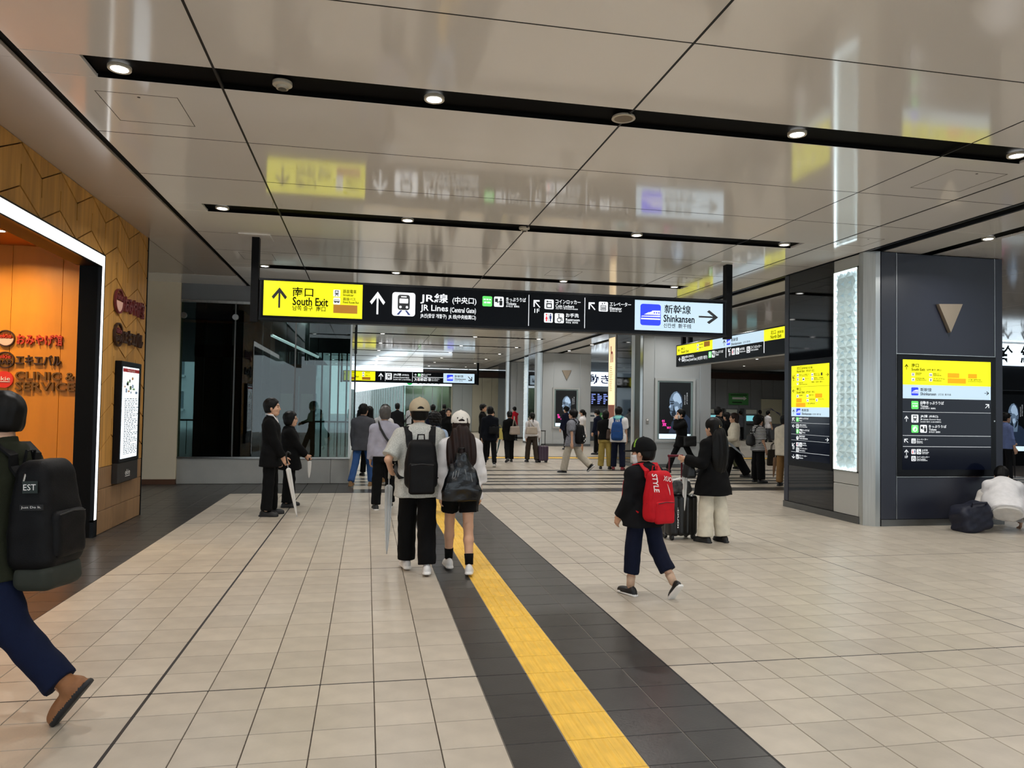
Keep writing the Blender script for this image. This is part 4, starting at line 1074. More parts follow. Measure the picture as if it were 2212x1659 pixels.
BOARD_FRONT = [
    ('R', '', 0.084, 1.325, 1.554, 1.685, 'yel'),
    ('R', '', 0.084, 1.128, 1.552, 1.325, 'pale'),
    ('A', 'u', 0.114, 1.54, 0.171, 1.619, 'ink'),
    ('T', '南口', 0.225, 1.576, 0.343, 1.631, 'ink'),
    ('T', 'South Exit', 0.225, 1.527, 0.444, 1.567, 'ink'),
    ('T', '남쪽 출구  南口', 0.478, 1.532, 0.713, 1.56, 'ink'),
    ('I', 'train', 0.225, 1.451, 0.275, 1.495, 'wht'),
    ('T', '路面電車', 0.295, 1.481, 0.387, 1.501, 'ink'),
    ('T', 'Streetcar', 0.295, 1.465, 0.373, 1.477, 'ink'),
    ('I', 'bus', 0.515, 1.452, 0.566, 1.497, 'wht'),
    ('T', '路線バス', 0.583, 1.481, 0.675, 1.5, 'ink'),
    ('T', 'Fixed Route Bus', 0.583, 1.462, 0.716, 1.477, 'ink'),
    ('I', 'dome', 0.225, 1.377, 0.278, 1.423, 'wht'),
    ('T', '平和記念公園', 0.292, 1.408, 0.434, 1.427, 'ink'),
    ('T', 'Peace Memorial Park', 0.292, 1.389, 0.468, 1.402, 'ink'),
    ('I', 'ball', 0.515, 1.378, 0.566, 1.427, 'wht'),
    ('T', 'スタジアム', 0.583, 1.41, 0.774, 1.429, 'ink'),
    ('T', 'Stadium', 0.583, 1.385, 0.716, 1.4, 'ink'),
    ('R', '', 0.823, 1.439, 1.017, 1.506, 'org'),
    ('R', '', 0.822, 1.36, 1.128, 1.43, 'org'),
    ('R', '', 1.166, 1.439, 1.315, 1.502, 'org'),
    ('T', '八丁堀・紙屋町方面', 1.166, 1.407, 1.377, 1.428, 'ink'),
    ('T', 'for Hatchobori, Kamiyacho', 1.166, 1.386, 1.402, 1.398, 'ink'),
    ('I', 'bullet', 0.221, 1.173, 0.336, 1.287, 'blu'),
    ('T', '新幹線', 0.369, 1.231, 0.552, 1.285, 'nav'),
    ('T', 'Shinkansen', 0.369, 1.176, 0.63, 1.219, 'nav'),
    ('T', '신칸센  新干线', 0.658, 1.178, 0.877, 1.208, 'nav'),
    ('A', 'r', 1.441, 1.198, 1.521, 1.255, 'nav'),
    ('I', 'green', 0.221, 0.977, 0.337, 1.092, 'grn'),
    ('T', '自動きっぷうりば', 0.369, 1.044, 0.757, 1.094, 'wht'),
    ('T', 'Tickets', 0.369, 1.006, 0.498, 1.036, 'wht'),
    ('T', '승차권 판매기  售票机', 0.369, 0.978, 0.62, 1.001, 'wht'),
    ('A', 'ur', 1.453, 1.005, 1.523, 1.069, 'wht'),
    ('R', '', 0.084, 0.934, 1.551, 0.938, 'wht'),
    ('A', 'u', 0.107, 0.796, 0.174, 0.881, 'wht'),
    ('I', 'train', 0.221, 0.783, 0.337, 0.898, 'wht'),
    ('T', 'JR線', 0.369, 0.851, 0.487, 0.897, 'wht'),
    ('T', '(中央口)', 0.511, 0.852, 0.662, 0.893, 'wht'),
    ('T', 'JR Lines', 0.369, 0.814, 0.501, 0.842, 'wht'),
    ('T', '(Central Gate)', 0.514, 0.817, 0.705, 0.84, 'wht'),
    ('T', 'JR선(중앙 개찰구)  JR 线(中央检票口)', 0.369, 0.785, 0.712, 0.805, 'wht'),
    ('I', 'green2', 0.221, 0.639, 0.337, 0.749, 'grn'),
    ('I', 'ticket', 0.364, 0.64, 0.477, 0.752, 'wht'),
    ('T', 'きっぷうりば', 0.506, 0.711, 0.799, 0.752, 'wht'),
    ('T', 'Tickets', 0.509, 0.671, 0.633, 0.702, 'wht'),
    ('T', '표사는곳  售票处', 0.509, 0.639, 0.698, 0.663, 'wht'),
    ('R', '', 0.084, 0.595, 1.549, 0.6, 'wht'),
    ('A', 'ul', 0.104, 0.494, 0.171, 0.553, 'wht'),
    ('I', 'lift', 0.221, 0.486, 0.293, 0.557, 'wht'),
    ('T', 'エレベーター', 0.31, 0.53, 0.492, 0.558, 'wht'),
    ('T', 'Elevator', 0.31, 0.502, 0.406, 0.524, 'wht'),
    ('T', '엘리베이터  电梯', 0.31, 0.485, 0.412, 0.497, 'wht'),
    ('R', '', 0.084, 0.438, 1.549, 0.443, 'wht'),
    ('A', 'u', 0.107, 0.319, 0.174, 0.401, 'wht'),
    ('T', '1F', 0.117, 0.275, 0.164, 0.31, 'wht'),
    ('I', 'toilet', 0.221, 0.332, 0.293, 0.404, 'wht'),
    ('I', 'wheel', 0.308, 0.331, 0.38, 0.405, 'wht'),
    ('T', 'お手洗', 0.397, 0.376, 0.488, 0.402, 'wht'),
    ('T', 'Restroom', 0.397, 0.351, 0.507, 0.371, 'wht'),
    ('T', '화장실  洗手间', 0.397, 0.333, 0.49, 0.346, 'wht'),
    ('I', 'locker', 0.221, 0.233, 0.293, 0.306, 'wht'),
    ('T', 'コインロッカー', 0.308, 0.277, 0.517, 0.305, 'wht'),
    ('T', 'Coin Lockers', 0.308, 0.252, 0.453, 0.273, 'wht'),
    ('T', '코인 락커  投币式自动存放柜', 0.308, 0.234, 0.483, 0.248, 'wht'),
]
BOARD_SIDE = [
    ('R', '', 0.1, 0.984, 1.129, 1.669, 'yel'),
    ('R', '', 0.103, 0.837, 1.13, 0.984, 'pale'),
    ('A', 'dl', 0.138, 1.46, 0.207, 1.518, 'ink'),
    ('T', '1F', 0.153, 1.419, 0.192, 1.45, 'ink'),
    ('T', '北口', 0.259, 1.603, 0.393, 1.65, 'ink'),
    ('T', '(新幹線口広場)', 0.407, 1.599, 0.697, 1.638, 'ink'),
    ('T', 'North Exit', 0.259, 1.554, 0.479, 1.594, 'ink'),
    ('T', '북쪽 출구  北口', 0.524, 1.554, 0.746, 1.59, 'ink'),
    ('I', 'bus', 0.26, 1.486, 0.318, 1.535, 'wht'),
    ('T', '路線バス・空港連絡バス', 0.33, 1.506, 0.598, 1.526, 'ink'),
    ('T', 'Bus, Airport Bus', 0.33, 1.488, 0.57, 1.502, 'ink'),
    ('I', 'bus', 0.664, 1.484, 0.722, 1.53, 'wht'),
    ('T', '観光バス', 0.735, 1.506, 0.881, 1.525, 'ink'),
    ('T', 'Charter Bus', 0.735, 1.486, 0.891, 1.499, 'ink'),
    ('R', '', 0.918, 1.484, 0.957, 1.529, 'blk'),
    ('A', 'r', 1.043, 1.466, 1.12, 1.517, 'ink'),
    ('I', 'train', 0.26, 1.417, 0.319, 1.468, 'wht'),
    ('I', 'taxi', 0.423, 1.415, 0.483, 1.467, 'wht'),
    ('T', 'タクシー', 0.494, 1.437, 0.593, 1.457, 'ink'),
    ('I', 'dome', 0.665, 1.415, 0.722, 1.465, 'wht'),
    ('T', '広島城・縮景園', 0.736, 1.439, 0.971, 1.462, 'ink'),
    ('T', 'Hiroshima Castle', 0.736, 1.419, 1.007, 1.432, 'ink'),
    ('T', '警察・病院・銀行', 0.676, 1.376, 0.966, 1.398, 'ink'),
    ('I', 'info', 0.261, 1.348, 0.319, 1.395, 'wht'),
    ('T', '案内所', 0.331, 1.372, 0.446, 1.392, 'ink'),
    ('T', 'Information', 0.331, 1.35, 0.554, 1.364, 'ink'),
    ('R', '', 0.1, 1.319, 1.129, 1.322, 'ink'),
    ('A', 'l', 0.131, 1.225, 0.22, 1.283, 'ink'),
    ('T', '南口', 0.256, 1.259, 0.378, 1.307, 'ink'),
    ('T', 'South Exit', 0.256, 1.211, 0.487, 1.248, 'ink'),
    ('T', '남쪽 출구  南口', 0.521, 1.217, 0.753, 1.247, 'ink'),
    ('I', 'train', 0.256, 1.145, 0.318, 1.192, 'wht'),
    ('T', '路面電車', 0.327, 1.169, 0.425, 1.19, 'ink'),
    ('I', 'bus', 0.538, 1.144, 0.594, 1.192, 'wht'),
    ('T', '路線バス', 0.608, 1.171, 0.726, 1.191, 'ink'),
    ('R', '', 0.77, 1.138, 0.951, 1.202, 'org'),
    ('R', '', 0.248, 1.066, 0.402, 1.131, 'org'),
    ('I', 'dome', 0.539, 1.073, 0.598, 1.119, 'wht'),
    ('T', '平和記念公園', 0.609, 1.102, 0.754, 1.123, 'ink'),
    ('I', 'ball', 0.786, 1.077, 0.84, 1.124, 'wht'),
    ('T', 'スタジアム', 0.845, 1.104, 0.998, 1.123, 'ink'),
    ('R', '', 0.24, 0.99, 0.508, 1.056, 'org'),
    ('T', '八丁堀・紙屋町方面', 0.539, 1.034, 0.76, 1.057, 'ink'),
    ('A', 'u', 0.14, 0.871, 0.205, 0.949, 'nav'),
    ('I', 'bullet', 0.252, 0.859, 0.369, 0.965, 'blu'),
    ('T', '新幹線', 0.406, 0.914, 0.596, 0.962, 'nav'),
    ('T', 'Shinkansen', 0.407, 0.86, 0.673, 0.9, 'nav'),
    ('T', '신칸센  新干线', 0.695, 0.862, 0.921, 0.891, 'nav'),
    ('A', 'ul', 0.135, 0.752, 0.212, 0.813, 'wht'),
    ('I', 'green', 0.25, 0.749, 0.324, 0.82, 'grn'),
    ('T', '自動きっぷうりば', 0.335, 0.788, 0.591, 0.819, 'wht'),
    ('T', 'Tickets', 0.335, 0.756, 0.416, 0.778, 'wht'),
    ('R', '', 0.105, 0.729, 1.131, 0.732, 'wht'),
    ('A', 'l', 0.129, 0.647, 0.225, 0.701, 'wht'),
    ('I', 'train', 0.251, 0.64, 0.324, 0.71, 'wht'),
    ('T', 'JR線 (中央口)', 0.342, 0.679, 0.53, 0.709, 'wht'),
    ('T', 'JR Lines (Central Gate)', 0.342, 0.655, 0.558, 0.675, 'wht'),
    ('I', 'green2', 0.252, 0.556, 0.325, 0.628, 'grn'),
    ('I', 'ticket', 0.34, 0.556, 0.417, 0.628, 'wht'),
    ('T', 'きっぷうりば', 0.431, 0.598, 0.617, 0.629, 'wht'),
    ('T', 'Tickets', 0.432, 0.566, 0.508, 0.587, 'wht'),
    ('R', '', 0.107, 0.54, 1.132, 0.543, 'wht'),
    ('I', 'info', 0.253, 0.448, 0.326, 0.519, 'wht'),
    ('T', '観光案内所', 0.337, 0.497, 0.497, 0.527, 'wht'),
    ('T', 'Tourist Information', 0.337, 0.466, 0.576, 0.493, 'wht'),
    ('A', 'r', 1.038, 0.46, 1.125, 0.517, 'wht'),
    ('R', '', 0.107, 0.442, 1.132, 0.445, 'wht'),
    ('A', 'dl', 0.132, 0.337, 0.209, 0.398, 'wht'),
    ('T', '1F', 0.15, 0.29, 0.201, 0.328, 'wht'),
    ('I', 'toilet', 0.253, 0.341, 0.327, 0.411, 'wht'),
    ('I', 'wheel', 0.341, 0.341, 0.416, 0.412, 'wht'),
    ('T', 'お手洗', 0.43, 0.388, 0.526, 0.414, 'wht'),
    ('T', 'Restroom', 0.43, 0.362, 0.543, 0.381, 'wht'),
    ('I', 'locker', 0.251, 0.253, 0.327, 0.327, 'wht'),
    ('T', 'コインロッカー', 0.339, 0.303, 0.561, 0.33, 'wht'),
    ('T', 'Coin Lockers', 0.339, 0.272, 0.505, 0.293, 'wht'),
    ('R', '', 0.109, 0.249, 1.133, 0.253, 'wht'),
    ('A', 'd', 0.127, 0.138, 0.223, 0.206, 'wht'),
    ('I', 'lift', 0.249, 0.139, 0.325, 0.213, 'wht'),
    ('T', 'エレベーター', 0.337, 0.184, 0.556, 0.213, 'wht'),
    ('T', 'Elevator', 0.337, 0.15, 0.449, 0.173, 'wht'),
]
SIGN_NORTH = [
    ('R', '', 0.02, 0.285, 2.06, 0.52, 'yel'),
    ('R', '', 2.06, 0.285, 4.36, 0.52, 'pale'),
    ('R', '', 4.36, 0.285, 6.15, 0.52, 'yel'),
    ('A', 'l', 0.097, 0.358, 0.244, 0.453, 'ink'),
    ('T', '南口', 0.296, 0.397, 0.504, 0.463, 'ink'),
    ('T', 'South Exit', 0.297, 0.316, 0.761, 0.382, 'ink'),
    ('I', 'train', 1.224, 0.417, 1.331, 0.48, 'wht'),
    ('I', 'bus', 1.225, 0.327, 1.332, 0.391, 'wht'),
    ('T', '路面電車', 1.354, 0.444, 1.564, 0.476, 'ink'),
    ('T', '路線バス', 1.355, 0.366, 1.565, 0.398, 'ink'),
    ('R', '', 1.615, 0.384, 1.925, 0.507, 'brn'),
    ('A', 'u', 2.586, 0.325, 2.709, 0.466, 'nav'),
    ('I', 'bullet', 2.769, 0.333, 2.929, 0.468, 'blu'),
    ('T', '新幹線', 2.977, 0.391, 3.285, 0.474, 'nav'),
    ('T', 'Shinkansen', 2.978, 0.308, 3.446, 0.365, 'nav'),
    ('T', '신칸센  新干线', 3.501, 0.31, 3.808, 0.356, 'nav'),
    ('T', '北口', 4.622, 0.397, 4.819, 0.478, 'ink'),
    ('T', '(新幹線', 4.866, 0.385, 5.094, 0.453, 'ink'),
    ('T', 'North Exit', 4.623, 0.311, 5.02, 0.383, 'ink'),
    ('A', 'l', 0.142, 0.116, 0.302, 0.216, 'wht'),
    ('I', 'train', 0.341, 0.099, 0.497, 0.231, 'wht'),
    ('T', 'JR線 (中央口)', 0.522, 0.169, 1.048, 0.239, 'wht'),
    ('T', 'JR Lines (Central Gate)  JR선(중앙 개찰구)', 0.523, 0.071, 1.798, 0.171, 'wht'),
    ('I', 'green2', 1.863, 0.097, 2.018, 0.249, 'grn'),
    ('I', 'ticket', 2.04, 0.096, 2.191, 0.251, 'wht'),
    ('T', 'きっぷうりば', 2.223, 0.176, 2.6, 0.24, 'wht'),
    ('T', 'Tickets', 2.224, 0.129, 2.383, 0.173, 'wht'),
    ('R', '', 2.722, 0.052, 2.748, 0.284, 'wht'),
    ('A', 'dl', 2.842, 0.166, 2.961, 0.262, 'wht'),
    ('T', '1F', 2.873, 0.079, 2.952, 0.146, 'wht'),
    ('I', 'toilet', 3.01, 0.091, 3.156, 0.234, 'wht'),
    ('I', 'wheel', 3.194, 0.093, 3.345, 0.234, 'wht'),
    ('T', 'お手洗', 3.373, 0.167, 3.576, 0.227, 'wht'),
    ('T', 'Restroom', 3.373, 0.124, 3.613, 0.156, 'wht'),
    ('I', 'locker', 3.667, 0.093, 3.81, 0.23, 'wht'),
    ('T', 'コインロッカー', 3.836, 0.169, 4.274, 0.232, 'wht'),
    ('T', 'Coin Lockers', 3.836, 0.125, 4.148, 0.165, 'wht'),
    ('R', '', 4.357, 0.045, 4.386, 0.29, 'wht'),
]
SIGN_FAR = [
    ('R', '', 0.029, 0.047, 1.588, 0.516, 'yel'),
    ('A', 'ul', 0.039, 0.275, 0.106, 0.413, 'ink'),
    ('T', '南口', 0.325, 0.333, 0.512, 0.448, 'ink'),
    ('T', 'South Exit', 0.329, 0.194, 0.767, 0.286, 'ink'),
    ('I', 'train', 0.928, 0.382, 1.041, 0.489, 'wht'),
    ('I', 'bus', 0.931, 0.244, 1.044, 0.351, 'wht'),
    ('T', '路面電車', 1.094, 0.426, 1.305, 0.48, 'ink'),
    ('T', '路線バス', 1.097, 0.287, 1.308, 0.341, 'ink'),
    ('R', '', 0.931, 0.086, 1.342, 0.224, 'brn'),
    ('A', 'u', 1.748, 0.103, 1.991, 0.458, 'wht'),
    ('I', 'train', 2.113, 0.12, 2.426, 0.46, 'wht'),
    ('R', '', 2.083, 0.046, 2.098, 0.502, 'wht'),
    ('T', 'JR線', 2.493, 0.308, 2.899, 0.456, 'wht'),
    ('T', '(中央口)', 2.938, 0.318, 3.291, 0.427, 'wht'),
    ('T', 'JR Lines (Central Gate)', 2.496, 0.189, 3.302, 0.282, 'wht'),
    ('T', 'JR선(중앙 개찰구)  JR 线(中央检票口)', 2.498, 0.097, 3.412, 0.167, 'wht'),
    ('R', '', 3.463, 0.047, 3.483, 0.514, 'wht'),
    ('A', 'u', 3.569, 0.315, 3.693, 0.463, 'wht'),
    ('I', 'green2', 3.747, 0.328, 3.879, 0.468, 'grn'),
    ('I', 'ticket', 3.902, 0.324, 4.034, 0.464, 'wht'),
    ('T', 'きっぷうりば', 4.065, 0.401, 4.423, 0.463, 'wht'),
    ('T', 'Tickets', 4.066, 0.336, 4.245, 0.383, 'wht'),
    ('R', '', 3.502, 0.272, 5.059, 0.296, 'wht'),
    ('A', 'ur', 3.567, 0.074, 3.683, 0.222, 'wht'),
    ('I', 'toilet', 3.736, 0.093, 3.86, 0.234, 'wht'),
    ('I', 'wheel', 3.891, 0.097, 4.016, 0.237, 'wht'),
    ('I', 'ticket', 4.047, 0.101, 4.233, 0.242, 'wht'),
    ('I', 'locker', 4.296, 0.098, 4.42, 0.239, 'wht'),
    ('T', 'コインロッカー', 4.459, 0.168, 4.873, 0.239, 'wht'),
    ('T', 'Coin Lockers', 4.46, 0.105, 4.796, 0.152, 'wht'),
    ('R', '', 5.072, 0.031, 6.702, 0.52, 'pale'),
    ('I', 'bullet', 5.256, 0.131, 5.579, 0.445, 'blu'),
    ('T', '新幹線', 5.656, 0.315, 6.115, 0.441, 'nav'),
    ('T', 'Shinkansen', 5.659, 0.19, 6.245, 0.285, 'nav'),
    ('T', '신칸센  新干线', 5.661, 0.11, 6.08, 0.165, 'nav'),
    ('A', 'dr', 6.356, 0.147, 6.587, 0.384, 'blk'),
]

def hanging_sign(label, x0, x1, y, z0, z1, items, s=1.0, posts=(0, 0)):
    t = thing('hanging_sign', label, 'sign', ((x0 + x1) / 2, y, z0))
    MB().bbox(x0 - .03, x1 + .03, y, y + .22, z0 - .03, z1 + .03, .008).build('case', FRAME_BLK, t)
    MB().box(x0, x1, y - .001 * s, y + .01, z0, z1).build('black_panel', SM['panel'], t)
    MB().box(x0 - .03, x1 + .03, y - .012, y, z1, z1 + .03).box(x0 - .03, x1 + .03, y - .012, y, z0 - .03, z0).build('frame_lip', FRAME_BLK, t)
    for px in posts:
        MB().box(px - .05, px + .05, y + .05, y + .17, z0 - .05, ZC).build('post', POLE_BLK, t)
        MB().bbox(px - .21, px + .21, y - .10, y + .32, ZC - .012, ZC - .0005, .003).build('ceiling_plate', PANEL, t)
    sign_items(items, t, lambda u, v, d: (x0 + u, y - .001 * s - d, z0 + v), s)
    return t
hanging_sign('long overhead lit direction sign nearest the viewer with yellow and white ends', -1.47, 5.47, 10.63, 2.78, 3.30, SIGN_MAIN, posts=(-1.57, 5.57))
hanging_sign('overhead direction sign far down the hall beyond the glass booth', -1.2, 5.6, 38.24, 2.79, 3.31, SIGN_FAR, 3.0, posts=(-1.3, 5.7))
# north sign runs along the hall, facing left
t = thing('hanging_sign', 'overhead two-row lit sign running along the pillars, half hidden by the dark pillar', 'sign', (8.1, 15.5, 2.755))
MB().bbox(8.0, 8.2, 11.95, 18.24, 2.735, 3.305, .008).build('case', FRAME_BLK, t)
MB().box(7.998, 8.0, 12.0, 18.2, 2.755, 3.285).build('black_panel', SM['panel'], t)
MB().box(8.02, 8.18, 12.0, 18.2, 2.728, 2.735).build('under_strip', mat('sign_under', 'cfd4d0', .4), t)
for py in (12.6, 17.6, 18.0):
    MB().box(8.05, 8.15, py - .05, py + .05, 3.3, ZC).build('post', POLE_BLK, t)
sign_items(SIGN_NORTH, t, lambda u, v, d: (7.998 - d, 18.2 - u, 2.755 + v), 1.5)
# boards on the dark pillar
t = thing('direction_board', 'lit direction board with yellow top on the front of the dark pillar', 'sign', (8.24, 9.25, .70))
MB().bbox(7.425, 9.07, 9.235, 9.256, .705, 2.45, .004).build('case', mat('board_black', '05060a', .3, ior=1.3), t)
MB().box(7.50, 8.975, 9.232, 9.236, .80, 2.362).build('black_panel', mat('board_screen', '060810', .08, emit='0e1426', es=.3, ior=1.3), t)
sign_items(BOARD_FRONT, t, lambda u, v, d: (7.42 + u, 9.232 - d, .69 + v))
MB().box(9.025, 9.045, 9.228, 9.236, 1.50, 1.52).build('lock', STEEL, t)
t = thing('direction_board', 'lit direction board with yellow top on the left face of the dark pillar', 'sign', (6.96, 10.64, .70))
MB().bbox(6.952, 6.972, 10.06, 11.25, .705, 2.45, .004).build('case', mat('board_black'), t)
MB().box(6.949, 6.953, 10.115, 11.155, .815, 2.362).build('black_panel', mat('board_screen'), t)
sign_items(BOARD_SIDE, t, lambda u, v, d: (6.949 - d, 11.25 - u, .69 + v))
# ================================================================ PEOPLE: implicit surfaces turned into meshes
f32 = np.float32
def nrm(v):
    v = np.array(v, float); return v / (np.linalg.norm(v) + 1e-9)
def rc(P_, a, b, ra, rb):
    a = np.array(a, f32); d = np.array(b, f32) - a
    t = np.clip(((P_ - a) @ d) / (d @ d + 1e-9), 0, 1)
    q = P_ - a - t[:, None] * d
    return np.sqrt((q * q).sum(1)) - (ra + t * (rb - ra))
def ell(P_, c, r, R_=None):
    q = P_ - np.array(c, f32)
    if R_ is not None: q = q @ np.array(R_, f32)
    r = np.array(r, f32)
    k0 = np.sqrt(((q / r) ** 2).sum(1)); k1 = np.sqrt(((q / (r * r)) ** 2).sum(1)) + 1e-6
    return k0 * (k0 - 1) / k1
def rbox(P_, c, h, r, R_=None):
    q = P_ - np.array(c, f32)
    if R_ is not None: q = q @ np.array(R_, f32)
    q = np.abs(q) - (np.array(h, f32) - r)
    return np.sqrt((np.maximum(q, 0) ** 2).sum(1)) + np.minimum(q.max(1), 0) - r
def smin(a, b, k):
    h = np.clip(.5 + .5 * (b - a) / k, 0, 1)
    return b + (a - b) * h - k * h * (1 - h)
def smax(a, b, k): return -smin(-a, -b, k)
def nets(fn, lo, hi, vox):
    """surface nets of fn(points)<0 inside the box lo..hi"""
    lo = np.array(lo, float) - 2 * vox; hi = np.array(hi, float) + 2 * vox
    n = np.maximum(np.ceil((hi - lo) / vox).astype(int) + 1, 4)
    ax = [(lo[i] + vox * np.arange(n[i])).astype(f32) for i in range(3)]
    G = np.stack(np.meshgrid(*ax, indexing='ij'), -1).reshape(-1, 3)
    D = fn(G).reshape(n)
    S = D < 0
    cnt = sum(S[i:n[0] - 1 + i, j:n[1] - 1 + j, k:n[2] - 1 + k].astype(np.int8) for i in (0, 1) for j in (0, 1) for k in (0, 1))
    I = np.argwhere((cnt > 0) & (cnt < 8))
    if len(I) == 0: return np.zeros((0, 3)), np.zeros((0, 4), int)
    co = [(i, j, k) for i in (0, 1) for j in (0, 1) for k in (0, 1)]
    val = {c: D[I[:, 0] + c[0], I[:, 1] + c[1], I[:, 2] + c[2]] for c in co}
    acc = np.zeros((len(I), 3)); num = np.zeros(len(I))
    for a in co:
        for d in range(3):
            if a[d] == 0:
                b = list(a); b[d] = 1; b = tuple(b)
                va, vb = val[a], val[b]; cr = (va < 0) != (vb < 0)
                t = np.where(cr, va / np.where(cr, va - vb, 1), 0)
                p = np.array(a, float)[None].repeat(len(I), 0); p[:, d] = t
                acc[cr] += p[cr]; num[cr] += 1
    V = lo + (I + acc / num[:, None]) * vox
    idx = -np.ones(cnt.shape, int); idx[I[:, 0], I[:, 1], I[:, 2]] = np.arange(len(I))
    F = []
    for d in range(3):
        e1, e2 = (d + 1) % 3, (d + 2) % 3
        s0 = [slice(None)] * 3; s1 = [slice(None)] * 3
        s0[d] = slice(0, n[d] - 1); s1[d] = slice(1, n[d])
        A, B = S[tuple(s0)], S[tuple(s1)]
        E = np.argwhere(A != B)
        E = E[(E[:, e1] > 0) & (E[:, e2] > 0) & (E[:, e1] < n[e1] - 1) & (E[:, e2] < n[e2] - 1)]
        if len(E) == 0: continue
        def cell(a, b):
            q = E.copy(); q[:, e1] -= a; q[:, e2] -= b
            return idx[q[:, 0], q[:, 1], q[:, 2]]
        Q = np.stack([cell(1, 1), cell(0, 1), cell(0, 0), cell(1, 0)], 1)
        ins = A[E[:, 0], E[:, 1], E[:, 2]]
        Q[~ins] = Q[~ins][:, ::-1]
        F.append(Q)
    F = np.concatenate(F)
    return V, F[(F >= 0).all(1)]
def smesh(name, parts, mats, off=(0, 0, 0), classify=None):
    """parts: list of (V, F, matindex or array)"""
    o = 0; VV = []; FF = []; MM = []
    for V, F, m in parts:
        if len(V) == 0: continue
        VV.append(V); FF.append(F + o); o += len(V)
        MM.append(np.full(len(F), m) if np.isscalar(m) else m)
    V = np.concatenate(VV) - np.array(off); F = np.concatenate(FF); M_ = np.concatenate(MM).astype(np.int32)
    me = bpy.data.meshes.new(name)
    me.vertices.add(len(V)); me.vertices.foreach_set('co', V.astype(f32).ravel())
    me.loops.add(F.size); me.loops.foreach_set('vertex_index', F.astype(np.int32).ravel())
    me.polygons.add(len(F)); me.polygons.foreach_set('loop_start', (np.arange(len(F)) * 4).astype(np.int32))
    me.polygons.foreach_set('material_index', M_)
    me.polygons.foreach_set('use_smooth', np.ones(len(F), bool))
    for m in mats: me.materials.append(m)
    me.update(calc_edges=True)
    return me
def rotm(ax, deg):
    a = math.radians(deg); c, s = math.cos(a), math.sin(a)
    return np.array({'x': [[1, 0, 0], [0, c, -s], [0, s, c]], 'y': [[c, 0, s], [0, 1, 0], [-s, 0, c]], 'z': [[c, -s, 0], [s, c, 0], [0, 0, 1]]}[ax])

SKIN = mat('skin', 'cfa285', .5, noise=(9, .04)); LIP = mat('lip', '9c5a50', .5); EYE = mat('eye_dark', '15100e', .25)
HAIR = mat('black_hair', '080706', .5, ior=1.3, grain=(90, 90, 6, .35)); HAIRB = mat('brown_hair', '20100b', .48, ior=1.35, grain=(90, 90, 6, .35)); HAIRG = mat('grey_hair', '4b4744', .5, grain=(90, 90, 6, .3))
def cloth(name, col='808080', rough=.9, noise=(14, .08), bump=(220, .25)):
    return mat('cloth_' + name, col, rough, noise=noise, bump=bump, ior=1.3)
TORSO_M = [(-.32, .166, .118, .0), (-.14, .168, .118, .0), (0., .158, .112, .0), (.10, .146, .104, .0), (.22, .152, .110, .0), (.34, .164, .116, -.004), (.405, .158, .106, -.012), (.45, .125, .088, -.02), (.49, .088, .070, -.025), (.53, .062, .060, -.025), (.60, .056, .056, -.02)]
TORSO_F = [(-.32, .172, .122, .0), (-.14, .170, .120, -.004), (0., .152, .108, .0), (.10, .128, .092, .0), (.22, .136, .102, .004), (.34, .146, .108, .006), (.405, .138, .095, -.010), (.45, .110, .076, -.02), (.49, .076, .060, -.025), (.53, .054, .054, -.025), (.60, .048, .048, -.02)]

